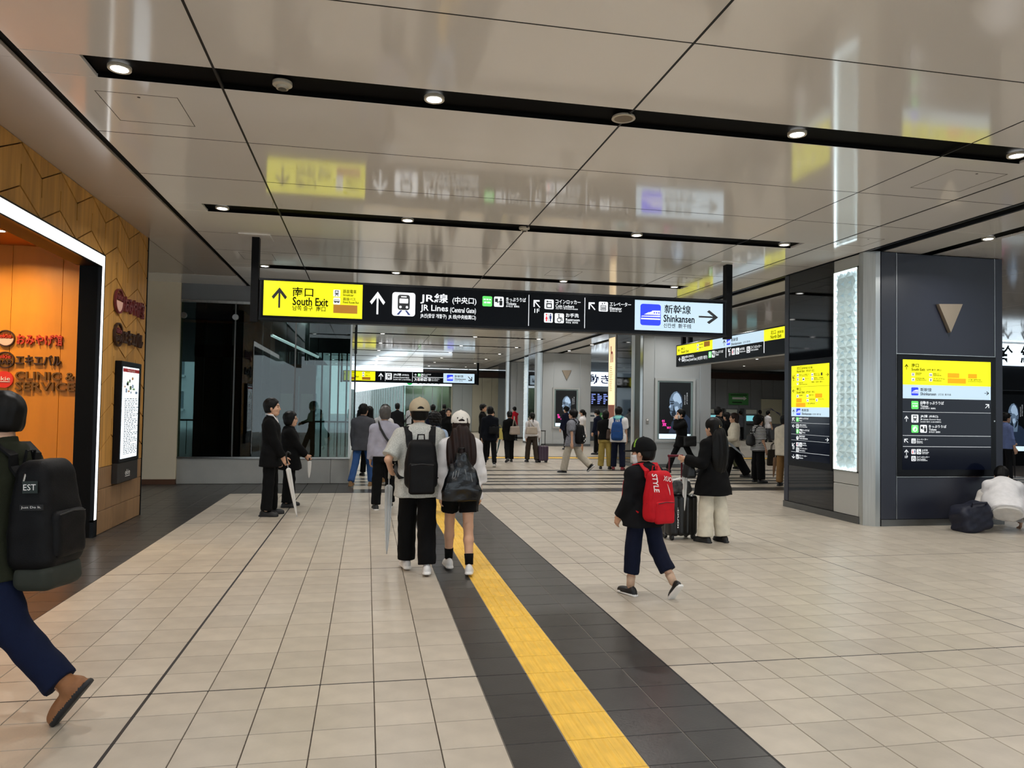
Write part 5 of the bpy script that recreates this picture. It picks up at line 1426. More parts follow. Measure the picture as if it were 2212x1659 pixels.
class Fig:
    """a posed figure; local frame: faces +y, x to its right, z up, origin on the floor"""
    def __init__(s, h=1.7, fem=False, lean=0, twist=0, legs=((0, 0, 3), (0, 0, 3)), arms=((5, 8, 10), (5, 8, 10)), head=(0, 0), hips=None, girth=1.0, hand_t=(None, None), foot_p=(None, None), side=0, toe=(8, 8)):
        k = h / 1.70; s.k = k; s.h = h; s.fem = fem; s.g = girth
        thigh, shin, ank = .425 * k, .405 * k, .085 * k
        s.hipw = .088 * k
        zs = []
        J = {}
        for i, sx in ((0, -1), (1, 1)):
            hf, kf, ab = legs[i]
            d1 = rotm('x', hf) @ rotm('y', -sx * ab) @ np.array([0, 0, -1.])
            d2 = rotm('x', hf - kf) @ rotm('y', -sx * ab) @ np.array([0, 0, -1.])
            H = np.array([sx * s.hipw, 0, 0]); K = H + d1 * thigh; A = K + d2 * shin
            J[i] = [H, K, A, d2]
            p = foot_p[i]
            if p is None:
                p = min(0, (hf - kf)) * .6 if kf > 12 else 0
            J[i].append(p)
            # lowest point of the foot
            fd = rotm('x', p) @ np.array([0, 1., 0]); ball = A + fd * .15 * k + rotm('x', p) @ np.array([0, 0, -1.]) * ank; heel = A - fd * .06 * k + rotm('x', p) @ np.array([0, 0, -1.]) * ank
            zs.append(min(ball[2], heel[2]))
        root = -min(zs) if hips is None else hips
        s.pel = np.array([0, 0, root])
        s.legs = []
        for i in (0, 1):
            H, K, A, d2, p = J[i]
            s.legs.append((H + s.pel, K + s.pel, A + s.pel, d2, p, toe[i]))
        # torso frame
        s.RT = rotm('z', twist) @ rotm('x', -lean) @ rotm('y', side)
        s.tor = lambda v: s.pel + s.RT @ (np.array(v, float) * k) + np.array([0, 0, .0])
        shw = (.146 if fem else .166) * girth ** .5
        s.arms = []
        for i, sx in ((0, -1), (1, 1)):
            S = s.tor((sx * shw, -.012, .418))
            L1, L2 = .275 * k, .245 * k
            if hand_t[i] is not None:
                T = np.array(hand_t[i], float); d = T - S; L = min(np.linalg.norm(d), (L1 + L2) * .995); d = nrm(d); T = S + d * L
                ca = (L1 * L1 + L * L - L2 * L2) / (2 * L1 * L); h_ = L1 * math.sqrt(max(0, 1 - ca * ca))
                bend = nrm(np.array([sx * .5, -1, -.35]) if T[2] < S[2] - .22 * k else np.array([sx * .45, -.2, -1])); bend = nrm(bend - d * (bend @ d))
                E = S + d * (L1 * ca) + bend * h_; Wp = T
            else:
                fl_, ab, el = arms[i]
                d1 = s.RT @ (rotm('x', fl_) @ rotm('y', -sx * ab) @ np.array([0, 0, -1.]))
                E = S + d1 * L1
                d2 = s.RT @ (rotm('x', fl_ + el) @ rotm('y', -sx * ab * .3) @ np.array([0, 0, -1.]))
                Wp = E + d2 * L2
            s.arms.append((S, E, Wp))
        s.neck = s.tor((0, -.022, .51)); 
        s.RH = rotm('z', twist + head[0]) @ rotm('x', -lean * .45 + head[1])
        s.hc = s.tor((0, -.012, .585)) + s.RH @ np.array([0, .018, .075]) * k
    # ---- signed distances
    def torso_sd(s, P_, grow=0., z0=-.12, z1=.53, flare=0., tab=None):
        q = ((P_ - s.pel.astype(f32)) @ s.RT.astype(f32)) / s.k
        T = np.array(tab if tab is not None else (TORSO_F if s.fem else TORSO_M), f32)
        a = np.interp(q[:, 2], T[:, 0], T[:, 1]) * s.g + grow; b = np.interp(q[:, 2], T[:, 0], T[:, 2]) * s.g + grow; y0 = np.interp(q[:, 2], T[:, 0], T[:, 3])
        if flare:
            w = np.clip(-(q[:, 2] - .1), 0, 1) * flare; a = a + w; b = b + w * .9
        # squarer section than an ellipse
        ex, ey = np.abs(q[:, 0]) / a, np.abs(q[:, 1] - y0) / b
        r = (ex ** 2.4 + ey ** 2.4) ** (1 / 2.4)
        d = (r - 1) * np.minimum(a, b)
        d = np.maximum(d, np.maximum(q[:, 2] - z1, z0 - q[:, 2]))
        return d * s.k * .9
    def limb(s, P_, pts, rad, cut=None):
        d = None
        for i in range(len(pts) - 1):
            e = rc(P_, pts[i], pts[i + 1], rad[i] * s.k, rad[i + 1] * s.k)
            d = e if d is None else smin(d, e, .02)
        if cut is not None:
            c, n_ = cut
            d = np.maximum(d, (P_ - np.array(c, f32)) @ np.array(nrm(n_), f32))
        return d
    def bounds(s, pts, pad):
        p = np.array(pts); return p.min(0) - pad, p.max(0) + pad

WR = np.random.RandomState(3)
def wrinkle(P_, amp, ph=0.):
    x, y, z = P_[:, 0], P_[:, 1], P_[:, 2]
    return amp * (np.sin(38 * z + 14 * x + 9 * y + ph) * .5 + np.sin(61 * z - 33 * x + 1.7 * ph + 21 * y) * .3 + np.sin(24 * x - 17 * y + 2.3 * ph + 8 * z) * .4)

def head_sd(q, fem):
    """q in head frame, centimetre-true for a 22 cm head"""
    d = ell(q, (0, -.012, .032), (.074, .094, .083))
    d = smin(d, ell(q, (0, .022, -.030), (.060, .070, .085)), .03)
    d = smin(d, ell(q, (0, .048, -.086), (.036 if fem else .042, .036, .028)), .03)
    d = smin(d, rc(q, (0, .086, .012), (0, .101, -.030), .008, .0115), .012)
    d = smin(d, ell(q, (0, .080, .026), (.045, .012, .010)), .015)
    d = smin(d, ell(q, (0, .086, -.064), (.022, .010, .010)), .008)
    for sx in (-1, 1):
        d = smax(d, -ell(q, (sx * .029, .094, .004), (.016, .012, .010)), .008)
        d = smin(d, ell(q, (sx * .074, -.004, -.012), (.011, .019, .031)), .008)
        d = smin(d, ell(q, (sx * .040, .055, -.030), (.022, .022, .022)), .02)
    return d
def person(label, loc, face, h=1.7, fem=False, lod=1, hair='short', hairm=None, top=None, topm=None, bot='trousers', botm=None, shoe=None, sole=None,
           sleeve=1.0, hem=-.14, loose=.012, bloose=1.0, flare=0., hands=True, cap=None, capm=None, cuff=0., mask=False, skin_tone=None, group=None, eyes=True, sock=None, neck_cover=True, leghem=None, boot=False, brim=.085, **pose):
    """face: heading in degrees, 0 = walking away (+y), 90 = to the left (-x), -90 = to the right"""
    fig = Fig(h=h, fem=fem, **pose)
    k = fig.k; sk = skin_tone or SKIN
    v1 = {0: .011, 1: .016, 2: .022, 3: .028}[lod]; vh = {0: .0052, 1: .0075, 2: .011, 3: .016}[lod]
    root = thing('person', label, 'person', (loc[0], loc[1], 0), math.radians(face), group)
    fig.root = root; fig.loc = np.array([loc[0], loc[1], 0.]); fig.Rw = rotm('z', face)
    L0, L1 = fig.legs; A0, A1 = fig.arms
    # ---------- body: torso core, limbs, neck
    hipc = fig.pel
    def body(P_):
        d = fig.torso_sd(P_, -.012, -.12, .50)
        d = smin(d, rc(P_, fig.tor((0, -.02, .44)), fig.hc + fig.RH @ np.array([0, -.02, -.05]) * k, .056 * k, .050 * k), .03)
        for S, E, W_ in fig.arms:
            d = smin(d, fig.limb(P_, (S, E, W_), (.044, .036, .026)), .03)
        for H, K, A, d2, p, tt in fig.legs:
            d = smin(d, fig.limb(P_, (H, K, K + (A - K) * .35, A), (.080, .052, .053, .036)), .02)
        return d
    pts = [fig.hc, hipc] + [x for a in fig.arms for x in a] + [x for l in fig.legs for x in l[:3]]
    lo, hi = fig.bounds(pts, .13 * k); hi[2] = fig.hc[2]; 
    V, F = nets(body, lo, hi, v1 * 1.15)
    parts = [(V, F, 0)]
    # head
    RHf = fig.RH.astype(f32); hk = 1.05 * (1.0 if not fem else .96) * (k ** .4)
    hfun = lambda P_: head_sd(((P_ - fig.hc.astype(f32)) @ RHf) / hk, fem) * hk
    Vh, Fh = nets(hfun, fig.hc - .15, fig.hc + .15, vh)
    q = ((Vh[Fh].mean(1) - fig.hc) @ fig.RH) / hk
    mi = np.zeros(len(Fh), int)
    if eyes:
        mi[(np.abs(np.abs(q[:, 0]) - .030) < .013) & (np.abs(q[:, 2] - .004) < .006) & (q[:, 1] > .06)] = 2
        mi[(np.abs(np.abs(q[:, 0]) - .031) < .017) & (np.abs(q[:, 2] - .026) < .005) & (q[:, 1] > .06)] = 2
        mi[(np.abs(q[:, 0]) < .022) & (np.abs(q[:, 2] + .066) < .008) & (q[:, 1] > .078)] = 1
    parts.append((Vh, Fh, mi))
    # hands
    if hands:
        vhd = {0: .0048, 1: .0065, 2: .009, 3: .012}[lod]
        for i in (0, 1):
            if hands is not True and i not in hands: continue
            S, E, W_ = fig.arms[i]; sx = (-1, 1)[i]
            d = nrm(W_ - E); side_ = nrm(np.cross(d, np.array([sx * 1., 0, 0]) * 1.0) + 1e-3); 
            inn = nrm(np.array([-sx, 0, 0]) - d * (np.array([-sx, 0, 0]) @ d)); fw = nrm(np.cross(inn, d) * (1 if np.cross(inn, d)[1] > 0 else -1))
            hs = k * (.92 if fem else 1.0)
            pal = W_ + d * .045 * hs
            Rp = np.stack([fw, d, inn], 1)
            fing = []
            for n_, (off, ln) in enumerate(((.030, .068), (.010, .076), (-.010, .072), (-.029, .056))):
                b0 = W_ + d * .085 * hs + fw * off * hs
                a1 = nrm(d + inn * .35); b1 = b0 + a1 * ln * .5 * hs; a2 = nrm(d * .55 + inn * .95); b2 = b1 + a2 * ln * .5 * hs
                fing.append((b0, b1, b2))
            t0 = W_ + d * .03 * hs + fw * .032 * hs; t1 = t0 + nrm(fw * .8 + d * .7 + inn * .3) * .036 * hs; t2 = t1 + nrm(d + fw * .25 + inn * .4) * .032 * hs
            def hand(P_):
                e = rbox(P_, pal, np.array((.040, .050, .015)) * hs, .013 * hs, Rp)
                e = smin(e, rc(P_, E + (W_ - E) * .8, W_ + d * .02, .029 * k, .025 * hs), .02)
                for b0, b1, b2 in fing:
                    e = smin(e, np.minimum(rc(P_, b0 - d * .02, b1, .0095 * hs, .0088 * hs), rc(P_, b1, b2, .0088 * hs, .0075 * hs)), .004)
                e = smin(e, np.minimum(rc(P_, t0, t1, .014 * hs, .0105 * hs), rc(P_, t1, t2, .0105 * hs, .0085 * hs)), .008)
                return e
            lo_, hi_ = fig.bounds([W_ - d * .05, W_ + d * .16 * hs, pal + inn * .05, pal - inn * .03, t2, pal - fw * .05, pal + fw * .05], .022)
            Vd, Fd = nets(hand, lo_, hi_, vhd); parts.append((Vd, Fd, 0))
    link('body', smesh('body', parts, [sk, LIP, EYE]), root)
    # ---------- trousers / skirt / shorts
    if bot:
        B = bloose
        def trous(P_):
            d = fig.torso_sd(P_, .004, -.13, max(min(.10, hem + .07), -.09) if top else .10)
            for H, K, A, d2, p, tt in fig.legs:
                if bot == 'shorts':
                    e_ = H + (K - H) * (leghem or .45)
                    d = smin(d, fig.limb(P_, (H, e_), (.095 * B, .098 * B), (e_, K - H)), .03)
                else:
                    m_ = leghem if leghem is not None else 1.0
                    e_ = K + (A - K) * m_
                    d = smin(d, fig.limb(P_, (H, K, e_ + (A - K) * .08), (.090 * min(B, 1.06), .071 * B, .068 * B * (1 + flare * .5)), (e_, A - K)), .025)
            return d + wrinkle(P_, .0035 if lod < 2 else .002, h * 10)
        pts = [hipc + np.array([0, 0, .12 * k])] + [x for l in fig.legs for x in l[:3]]
        lo, hi = fig.bounds(pts, .13 * k * max(1, B)); V, F = nets(trous, lo, hi, v1)
        link({'trousers': 'trousers', 'shorts': 'shorts'}[bot], smesh(bot, [(V, F, 0)], [botm]), root)
    # ---------- top
    if top:
        def topf(P_):
            d = fig.torso_sd(P_, loose, hem, .525 if neck_cover else .50, flare)
            zt = ((P_ - fig.pel.astype(f32)) @ fig.RT.astype(f32))[:, 2] / fig.k
            for H, K, A, d2, p, tt in fig.legs:
                d = smin(d, rc(P_, H, H + (K - H) * .55, (.092 + loose + flare * .06) * fig.k, (.086 + loose + flare * .12) * fig.k), .04)
            d = np.maximum(d, (hem - zt) * fig.k)
            for S, E, W_ in fig.arms:
                if sleeve <= 0: continue
                d = smin(d, rc(P_, fig.tor((0, -.022, .465)), S, (.055 + loose) * fig.k, (.050 + loose) * fig.k), .04)
                if sleeve < 1:
                    e_ = S + (E - S) * sleeve
                    l_ = fig.limb(P_, (S, e_ + (E - S) * .05), (.052 + loose, .052 + loose), (e_, E - S))
                elif sleeve < 2:
                    e_ = E + (W_ - E) * (sleeve - 1 if sleeve > 1 else .98)
                    l_ = fig.limb(P_, (S, E, e_ + (W_ - E) * .06), (.050 + loose, .042 + loose, .036 + loose + cuff), (e_, W_ - E))
                d = smin(d, l_, .035)
            return d + wrinkle(P_, .004 if lod < 2 else .0025, h * 7)
        pts = [fig.tor((0, 0, hem)), fig.tor((0, 0, .55)), fig.tor((.2, .1, hem)), fig.tor((-.2, -.1, hem))] + [x for a in fig.arms for x in a]
        lo, hi = fig.bounds(pts, (.10 + loose + flare * .25) * k); V, F = nets(topf, lo, hi, v1)
        link(top, smesh(top, [(V, F, 0)], [topm]), root)
        # collar
        def collar(P_):
            c0, c1 = fig.tor((0, -.022, .50)), fig.tor((0, -.012, .575))
            d = rc(P_, c0, c1, .066 * k, .060 * k); n_ = np.array(nrm(c1 - c0), f32)
            t = (P_ - c0.astype(f32)) @ n_
            return np.maximum(np.maximum(d, t - .055 * k), -t - .03)
        if neck_cover and top in ('shirt', 'jacket', 'coat'):
            V, F = nets(collar, fig.neck - .11, fig.neck + .13, v1 * .8); link('collar', smesh('collar', [(V, F, 0)], [topm]), root)
    # ---------- shoes (and socks)
    for i in (0, 1):
        H, K, A, d2, p, tt = fig.legs[i]; sx = (-1, 1)[i]
        Rf = rotm('z', -sx * tt) @ rotm('x', p)
        Af = A
        def shoef(P_):
            q = ((P_ - Af.astype(f32)) @ Rf.astype(f32)) / k
            d = ell(q, (0, .045, -.048), (.043, .135, .042))
            d = smin(d, ell(q, (0, -.030, -.035), (.036, .052, .055)), .03)
            d = smin(d, ell(q, (0, .10, -.062), (.044, .075, .026)), .02)
            so = rbox(q, (0, .038, -.076), (.043, .142, .013), .012)
            # rounded plan of the sole
            pl_ = np.sqrt((q[:, 0] / .046) ** 2 + (np.maximum(np.abs(q[:, 1] - .038) - .085, 0) / .060) ** 2) - 1
            so = np.maximum(so, pl_ * .04)
            d = np.maximum(smin(d, so, .01), -q[:, 2] - .089)
            if boot:
                qs = ((K - A) @ Rf) / k; d = smin(d, rc(q, (0, -.012, -.03), tuple(np.array([0, -.008, 0]) + nrm(qs) * .11), .044, .048), .02)
                return np.maximum(d, q @ np.array(nrm(qs), f32) - .10) * k
            return np.maximum(d, q[:, 2] - .024) * k
        c = A + Rf @ np.array([0, .04, -.04]) * k
        V, F = nets(shoef, c - .19 * k, c + .19 * k, v1 * .75 if lod < 2 else v1 * .62)
        q = ((V[F].mean(1) - A) @ Rf) / k
        sh = link('shoe', smesh('shoe', [(V, F, np.where(q[:, 2] < -.063, 1, 0))], [shoe or mat('shoe_black', '0d0d0e', .5), sole or mat('sole_dark', '17171a', .6)]), root)
        if sock is not None:
            MBs = MB().tube([A + (K - A) * .02, A + (K - A) * .16, A + (K - A) * .30], [.043 * k, .045 * k, .05 * k], 14)
            MBs.build('sock', sock, root, smooth=True, local=True)
    # ---------- hair
    hm = hairm or HAIR
    if hair:
        ph = h * 31
        def hairf(P_):
            q = ((P_ - fig.hc.astype(f32)) @ RHf) / hk
            g_ = {'short': .017, 'curly': .034, 'bob': .022, 'long': .018, 'bun': .011, 'tail': .011, 'thin': .006, 'mop': .024}[hair]
            d = ell(q, (0, -.016, .036), (.074 + g_, .094 + g_, .083 + g_))
            d = smin(d, ell(q, (0, -.045, -.035), (.062 + g_ * .8, .052 + g_ * .6, .060)), .03)
            if hair in ('bob',): d = smin(d, ell(q, (0, -.020, -.045), (.088, .082, .080)), .03)
            if hair == 'long':
                d = smin(d, ell(q, (0, -.062, -.13), (.084, .046, .21)), .04)
            # hairline in front, ears and nape free
            front = q[:, 1] - (.034 + np.clip(q[:, 2] + .01, -.2, .12) * .62) if hair not in ('bob', 'long', 'mop') else q[:, 1] - (.060 + np.clip(q[:, 2] - .04, -.1, .06) * .8)
            if hair in ('bob', 'long', 'mop'): front = np.minimum(front, np.maximum(.058 - np.abs(q[:, 0]), q[:, 1] - .075)) if hair != 'mop' else front - .012
            d = smax(d, front, .01)
            low = {'short': -.075, 'curly': -.085, 'bob': -.135, 'long': -.34, 'bun': -.07, 'tail': -.07, 'thin': -.065, 'mop': -.08}[hair]
            sidecut = np.where(np.abs(q[:, 0]) > .05, np.where(q[:, 1] > -.03, (-.028 if hair in ('short', 'thin', 'bun', 'tail', 'mop') else low), low), low)
            d = np.maximum(d, sidecut - q[:, 2])
            if cap: d = np.maximum(d, q[:, 2] - .045 + .25 * q[:, 1])
            if hair == 'thin': d = np.maximum(d, q[:, 2] - (.075 - np.clip(q[:, 1] + .03, 0, 1) * .9))
            if hair == 'curly': d = d + .006 * np.sin(95 * q[:, 0] + 40 * q[:, 2]) * np.sin(90 * q[:, 1] + 50 * q[:, 2]) + .004 * np.sin(150 * q[:, 2])
            else: d = d + .0022 * np.sin(130 * q[:, 0] + ph) * np.sin(60 * q[:, 1] + 30 * q[:, 2])
            if hair == 'bun': d = smin(d, ell(q, (0, -.115, .0), (.035, .032, .034)), .01)
            if hair == 'tail': d = smin(d, smin(ell(q, (0, -.118, .005), (.026, .026, .028)), rc(q, (0, -.125, .0), (0, -.125, -.17), .028, .012), .02), .01)
            return d * hk
        ext = .17 if hair not in ('long', 'tail') else .40
        V, F = nets(hairf, fig.hc - np.array([.16, .19, ext]), fig.hc + .17, max(vh, .006 if lod == 0 else vh))
        if len(V): link('hair', smesh('hair', [(V, F, 0)], [hm]), root)
    if cap:
        back_open = cap.get('open', False); bd = cap.get('brim', 0)   # brim direction in degrees from the face
        RB = rotm('z', bd)
        def capf(P_):
            q = ((P_ - fig.hc.astype(f32)) @ RHf) / hk
            d = ell(q, (0, -.014, .034), (.097, .116, .104))
            qq = q @ RB.astype(f32)
            rim = .012 + .10 * -qq[:, 1] * .35
            d = np.maximum(d, rim - q[:, 2] - .005)
            br = ell(qq, (0, .125, .012), (.076, brim, .009)); br = np.maximum(br, -(qq[:, 1] - .07))
            d = smin(d, br, .01)
            if back_open:
                d = np.maximum(d, -np.maximum(ell(qq, (0, -.115, .020), (.034, .06, .034)), .004 - (qq[:, 2] - rim) - .0))
                d = np.minimum(d, np.maximum(np.abs(ell(q, (0, -.014, .034), (.095, .114, .102))) - .004, np.maximum(np.maximum(np.abs(qq[:, 2] - rim - .006) - .010, np.abs(qq[:, 0]) - .05), qq[:, 1])))
            d = smin(d, ell(q, (0, -.012, .139), (.011, .011, .006)), .003)
            return d * hk
        V, F = nets(capf, fig.hc - np.array([.16, .23, .1]), fig.hc + np.array([.16, .25, .19]), max(vh * .9, .005))
        q = ((V[F].mean(1) - fig.hc) @ fig.RH) / hk
        mi = np.zeros(len(F), int)
        if cap.get('stripe'):
            mi[(np.abs(q[:, 1] + .014 + q[:, 0] * .1 - .048) < .010) & (q[:, 2] > .05)] = 1
        link('cap', smesh('cap', [(V, F, mi)], [capm, cap.get('stripe') or capm]), root)
    if mask:
        def maskf(P_):
            q = ((P_ - fig.hc.astype(f32)) @ RHf) / hk
            d = np.abs(head_sd(q, fem) - .004) - .004
            d = np.maximum(d, np.maximum(q[:, 2] + .022, -.105 - q[:, 2])); return np.maximum(d, .030 - q[:, 1]) * hk
        V, F = nets(maskf, fig.hc - .14, fig.hc + .14, max(vh * .8, .0045))
        if len(V): link('face_mask', smesh('face_mask', [(V, F, 0)], [mat('mask_white', 'e4e6e8', .8)]), root)
    return fig
def wpt(fig, v):
    """figure-local point to world"""
    return fig.loc + fig.Rw @ np.array(v, float)
# ---------------------------------------------------------------- carried things
def acc(fig, name, label, cat, anchor, group=None):
    t = thing(name, label, cat, tuple(wpt(fig, anchor)), math.atan2(fig.Rw[1, 0], fig.Rw[0, 0]), group)
    t_off[t.name] = np.array(anchor, float)
    return t
t_off = {}
def add_s(t, name, V, F, mats, parent=None, mi=0):
    return link(name, smesh(name, [(V, F, mi)], mats if isinstance(mats, list) else [mats], t_off[t.name]), parent or t)
def add_m(t, name, mb, mats, parent=None, smooth=False):
    return link(name, mb.mesh(name, mats, t_off[t.name], smooth), parent or t)
def straps(fig, t, m, y0, dx=.085, zt=.42, zb=.02, w=.05, g=0.):
    k = fig.k
    for sx in (-1, 1):
        P_ = [(sx * dx * .92, y0 - .03, zt - .06), (sx * dx * .98, y0 + .0, zt - .01), (sx * dx, -.118 - g, zt + .045), (sx * (dx + .012), -.055 - g * .5, zt + .092 + g), (sx * (dx + .018), .02, zt + .072 + g), (sx * (dx + .022), .105 + g, zt - .01), (sx * (dx + .035), .132 + g, zt - .12), (sx * (dx + .075), .10 + g, zt - .26), (sx * (dx + .095), .0, zb + .06), (sx * (dx + .06), y0 + .04, zb)]
        add_m(t, 'strap', MB().tube([fig.tor(p) for p in P_], 0, sq=(w * k, .012 * k, fig.RT @ np.array([1., 0, 0]))), m)
def backpack(fig, label, m, w=.15, hh=.24, d=.085, zc=.20, pocket=True, m2=None, vox=.012, pk=(0, .10, .11, .11), gap=.012, shape='box', name='backpack'):
    k = fig.k; RT = fig.RT; yb = -(.118 * fig.g + gap)
    c = fig.tor((0, yb - d, zc)); anchor = fig.tor((0, yb - d, zc - hh))
    t = acc(fig, name, label, 'backpack', anchor)
    def f(P_):
        q = ((P_ - c.astype(f32)) @ RT.astype(f32)) / k
        if shape == 'sack':
            ww = np.interp(q[:, 2], [-hh, -hh * .6, hh * .2, hh], [w * .95, w * 1.05, w * .72, w * .25]); dd = np.interp(q[:, 2], [-hh, -hh * .5, hh], [d * .9, d * 1.05, d * .3])
            r = ((np.abs(q[:, 0]) / ww) ** 2.6 + (np.abs(q[:, 1]) / dd) ** 2.2) ** .4
            e = np.maximum((r - 1) * np.minimum(ww, dd), np.abs(q[:, 2]) - hh)
            e = e + .006 * np.sin(q[:, 0] * 70 + q[:, 2] * 12) * np.clip(q[:, 2] + .05, 0, .3) / .3
        else:
            tap = 1 - .22 * np.clip(q[:, 2] / hh, 0, 1)
            q2 = q.copy(); q2[:, 0] /= tap; q2[:, 1] = (q[:, 1] - .0) / (1 - .30 * np.clip(q[:, 2] / hh, -.3, 1))
            e = rbox(q2, (0, 0, 0), (w, d, hh), .07)
        return (e + wrinkle(P_, .003, label.__len__())) * k * .9
    R_ = max(w, hh, d) * 1.25 * k
    V, F = nets(f, c - R_, c + R_, vox)
    add_s(t, 'pack_body', V, F, m)
    if pocket:
        pc = fig.tor((0, yb - 2 * d - .005, zc - hh + pk[1] + pk[3] * .5))
        def g(P_):
            q = ((P_ - pc.astype(f32)) @ RT.astype(f32)) / k
            return (rbox(q, (0, .01, 0), (pk[2], .035, pk[3]), .03) + wrinkle(P_, .002)) * k
        V, F = nets(g, pc - .2 * k, pc + .2 * k, vox); add_s(t, 'front_pocket', V, F, m2 or m)
        z_ = zc - hh + pk[1] + pk[3] * 1.35
        add_m(t, 'zip', MB().tube([fig.tor((-pk[2] * .85, yb - 2 * d - .026, z_)), fig.tor((0, yb - 2 * d - .032, z_ + .012)), fig.tor((pk[2] * .85, yb - 2 * d - .026, z_))], .004 * k, 6), mat('zip_dark', '2a2a2c', .5, .4))
    add_m(t, 'grab_loop', MB().tube([fig.tor((-.035, yb - .02, zc + hh * .93)), fig.tor((-.03, yb - .03, zc + hh + .045)), fig.tor((.03, yb - .03, zc + hh + .045)), fig.tor((.035, yb - .02, zc + hh * .93))], .008 * k, 6), m2 or m)
    return t, yb
def tote(fig, label, m, pos, w=.19, hh=.13, d=.07, handle=.22, name='tote_bag', rot=0, vox=.012, shoulder=None, m2=None):
    """pos: centre of the bag in figure coordinates"""
    k = fig.k; pos = np.array(pos, float); R_ = rotm('z', rot)
    t = acc(fig, name, label, 'bag', pos - np.array([0, 0, hh]))
    def f(P_):
        q = (P_ - pos.astype(f32)) @ R_.astype(f32); q2 = q.copy()
        q2[:, 1] = q[:, 1] / np.interp(q[:, 2], [-hh, hh], [1.1, .62]); q2[:, 0] = q[:, 0] / np.interp(q[:, 2], [-hh, hh], [1.0, .86])
        return (rbox(q2, (0, 0, 0), (w, d, hh), .03) + wrinkle(P_, .003)) * .9
    V, F = nets(f, pos - np.array([w + .06, w + .06, hh + .04]), pos + np.array([w + .06, w + .06, hh + .04]), vox); add_s(t, 'bag_body', V, F, m)
    for sy in (-.5, .5):
        if shoulder is not None:
            top = np.array(shoulder)
            pts = [pos + R_ @ np.array([-w * .45, sy * d, hh * .9]), top + np.array([0, sy * .05 - .05, -.015]), top + np.array([0, sy * .05, .015]), top + np.array([0, sy * .05 + .05, -.02]), pos + R_ @ np.array([w * .45, sy * d, hh * .9])]
        else:
            pts = [pos + R_ @ np.array([a * w * .45, sy * d, hh * .9 + z]) for a, z in ((-1, 0), (-.85, handle * .7), (-.3, handle), (.3, handle), (.85, handle * .7), (1, 0))]
        add_m(t, 'handle', MB().tube(pts, .008, 7), m2 or m, smooth=True)
    return t
def crossbody(fig, label, m, side=1, sz=(.10, .05, .08), z=.0, bagm=None, y=0.02, g=.035):
    """strap across the chest and a small bag at one hip"""
    bp = fig.tor((side * (.215 + g * .6), y, z)); t = acc(fig, 'shoulder_bag', label, 'bag', bp - np.array([0, 0, sz[2]]))
    V, F = nets(lambda P_: rbox(P_, bp, np.array([sz[1], sz[0], sz[2]]), .025) + wrinkle(P_, .003), bp - .17, bp + .17, .013); add_s(t, 'bag_body', V, F, bagm or m)
    s = -side
    P_ = [(side * .20, y - .05, z + sz[2] * .8), (side * .14, -.128, z + .12), (0, -.148, .28), (s * .075, -.135, .42), (s * .105, -.04, .505), (s * .09, .075, .46), (0, .142, .30), (side * .13, .13, .12), (side * .20, y + .05, z + sz[2] * .8)]
    add_m(t, 'strap', MB().tube([fig.tor((p[0] * 1.08, p[1] + (g if p[1] > 0 else -g), p[2] + (g if p[2] > .44 else 0))) for p in P_], 0, sq=(.036, .008, (0, .3, 1))), m)
    return t
def umbrella(label, p0, p1, cm, hm=None, hook=True, r=.032, frac=.80, name='umbrella'):
    """closed umbrella from handle p0 to tip p1 in world coordinates"""
    p0, p1 = np.array(p0, float), np.array(p1, float); d = nrm(p1 - p0); L = np.linalg.norm(p1 - p0)
    t = thing(name, label, 'umbrella', tuple(p1))
    a = p0 + d * L * (1 - frac)
    ax = d; u = nrm(np.cross(ax, (0, 1, .2))); v = np.cross(ax, u)
    mb = MB(); N = 16; prof = [(0, .45), (.03, 1.0), (.25, .95), (.6, .72), (.9, .35), (.97, .16)]
    vs = []; fs = []
    for s_, rr in prof:
        for j in range(N):
            q = 2 * math.pi * j / N; R_ = r * rr * (1 if j % 2 else .72)
            vs.append(a + d * (L * frac * s_) + R_ * (u * math.cos(q) + v * math.sin(q)))
    for i in range(len(prof) - 1):
        for j in range(N): fs.append((i * N + j, i * N + (j + 1) % N, (i + 1) * N + (j + 1) % N, (i + 1) * N + j))
    mb.add(vs, fs); mb.build('canopy', cm, t)
    hm = hm or mat('umbrella_handle', '17171a', .4)
    MB().tube([p0 + d * .02, p1], .006, 6).build('shaft', mat('umbrella_shaft', 'b8babd', .3, .8), t)
    hp = [p0 + d * (L * .13), p0]
    if hook: hp += [p0 - d * .03 + u * .012, p0 - d * .05 + u * .035, p0 - d * .03 + u * .06, p0 - d * .005 + u * .065]
    MB().tube(hp, .012, 8).build('handle', hm, t, smooth=True)
    MB().tube([p1 - d * .05, p1], [.006, .004], 6).build('tip', mat('umbrella_tip', '0d0d0f', .4), t)
    return t
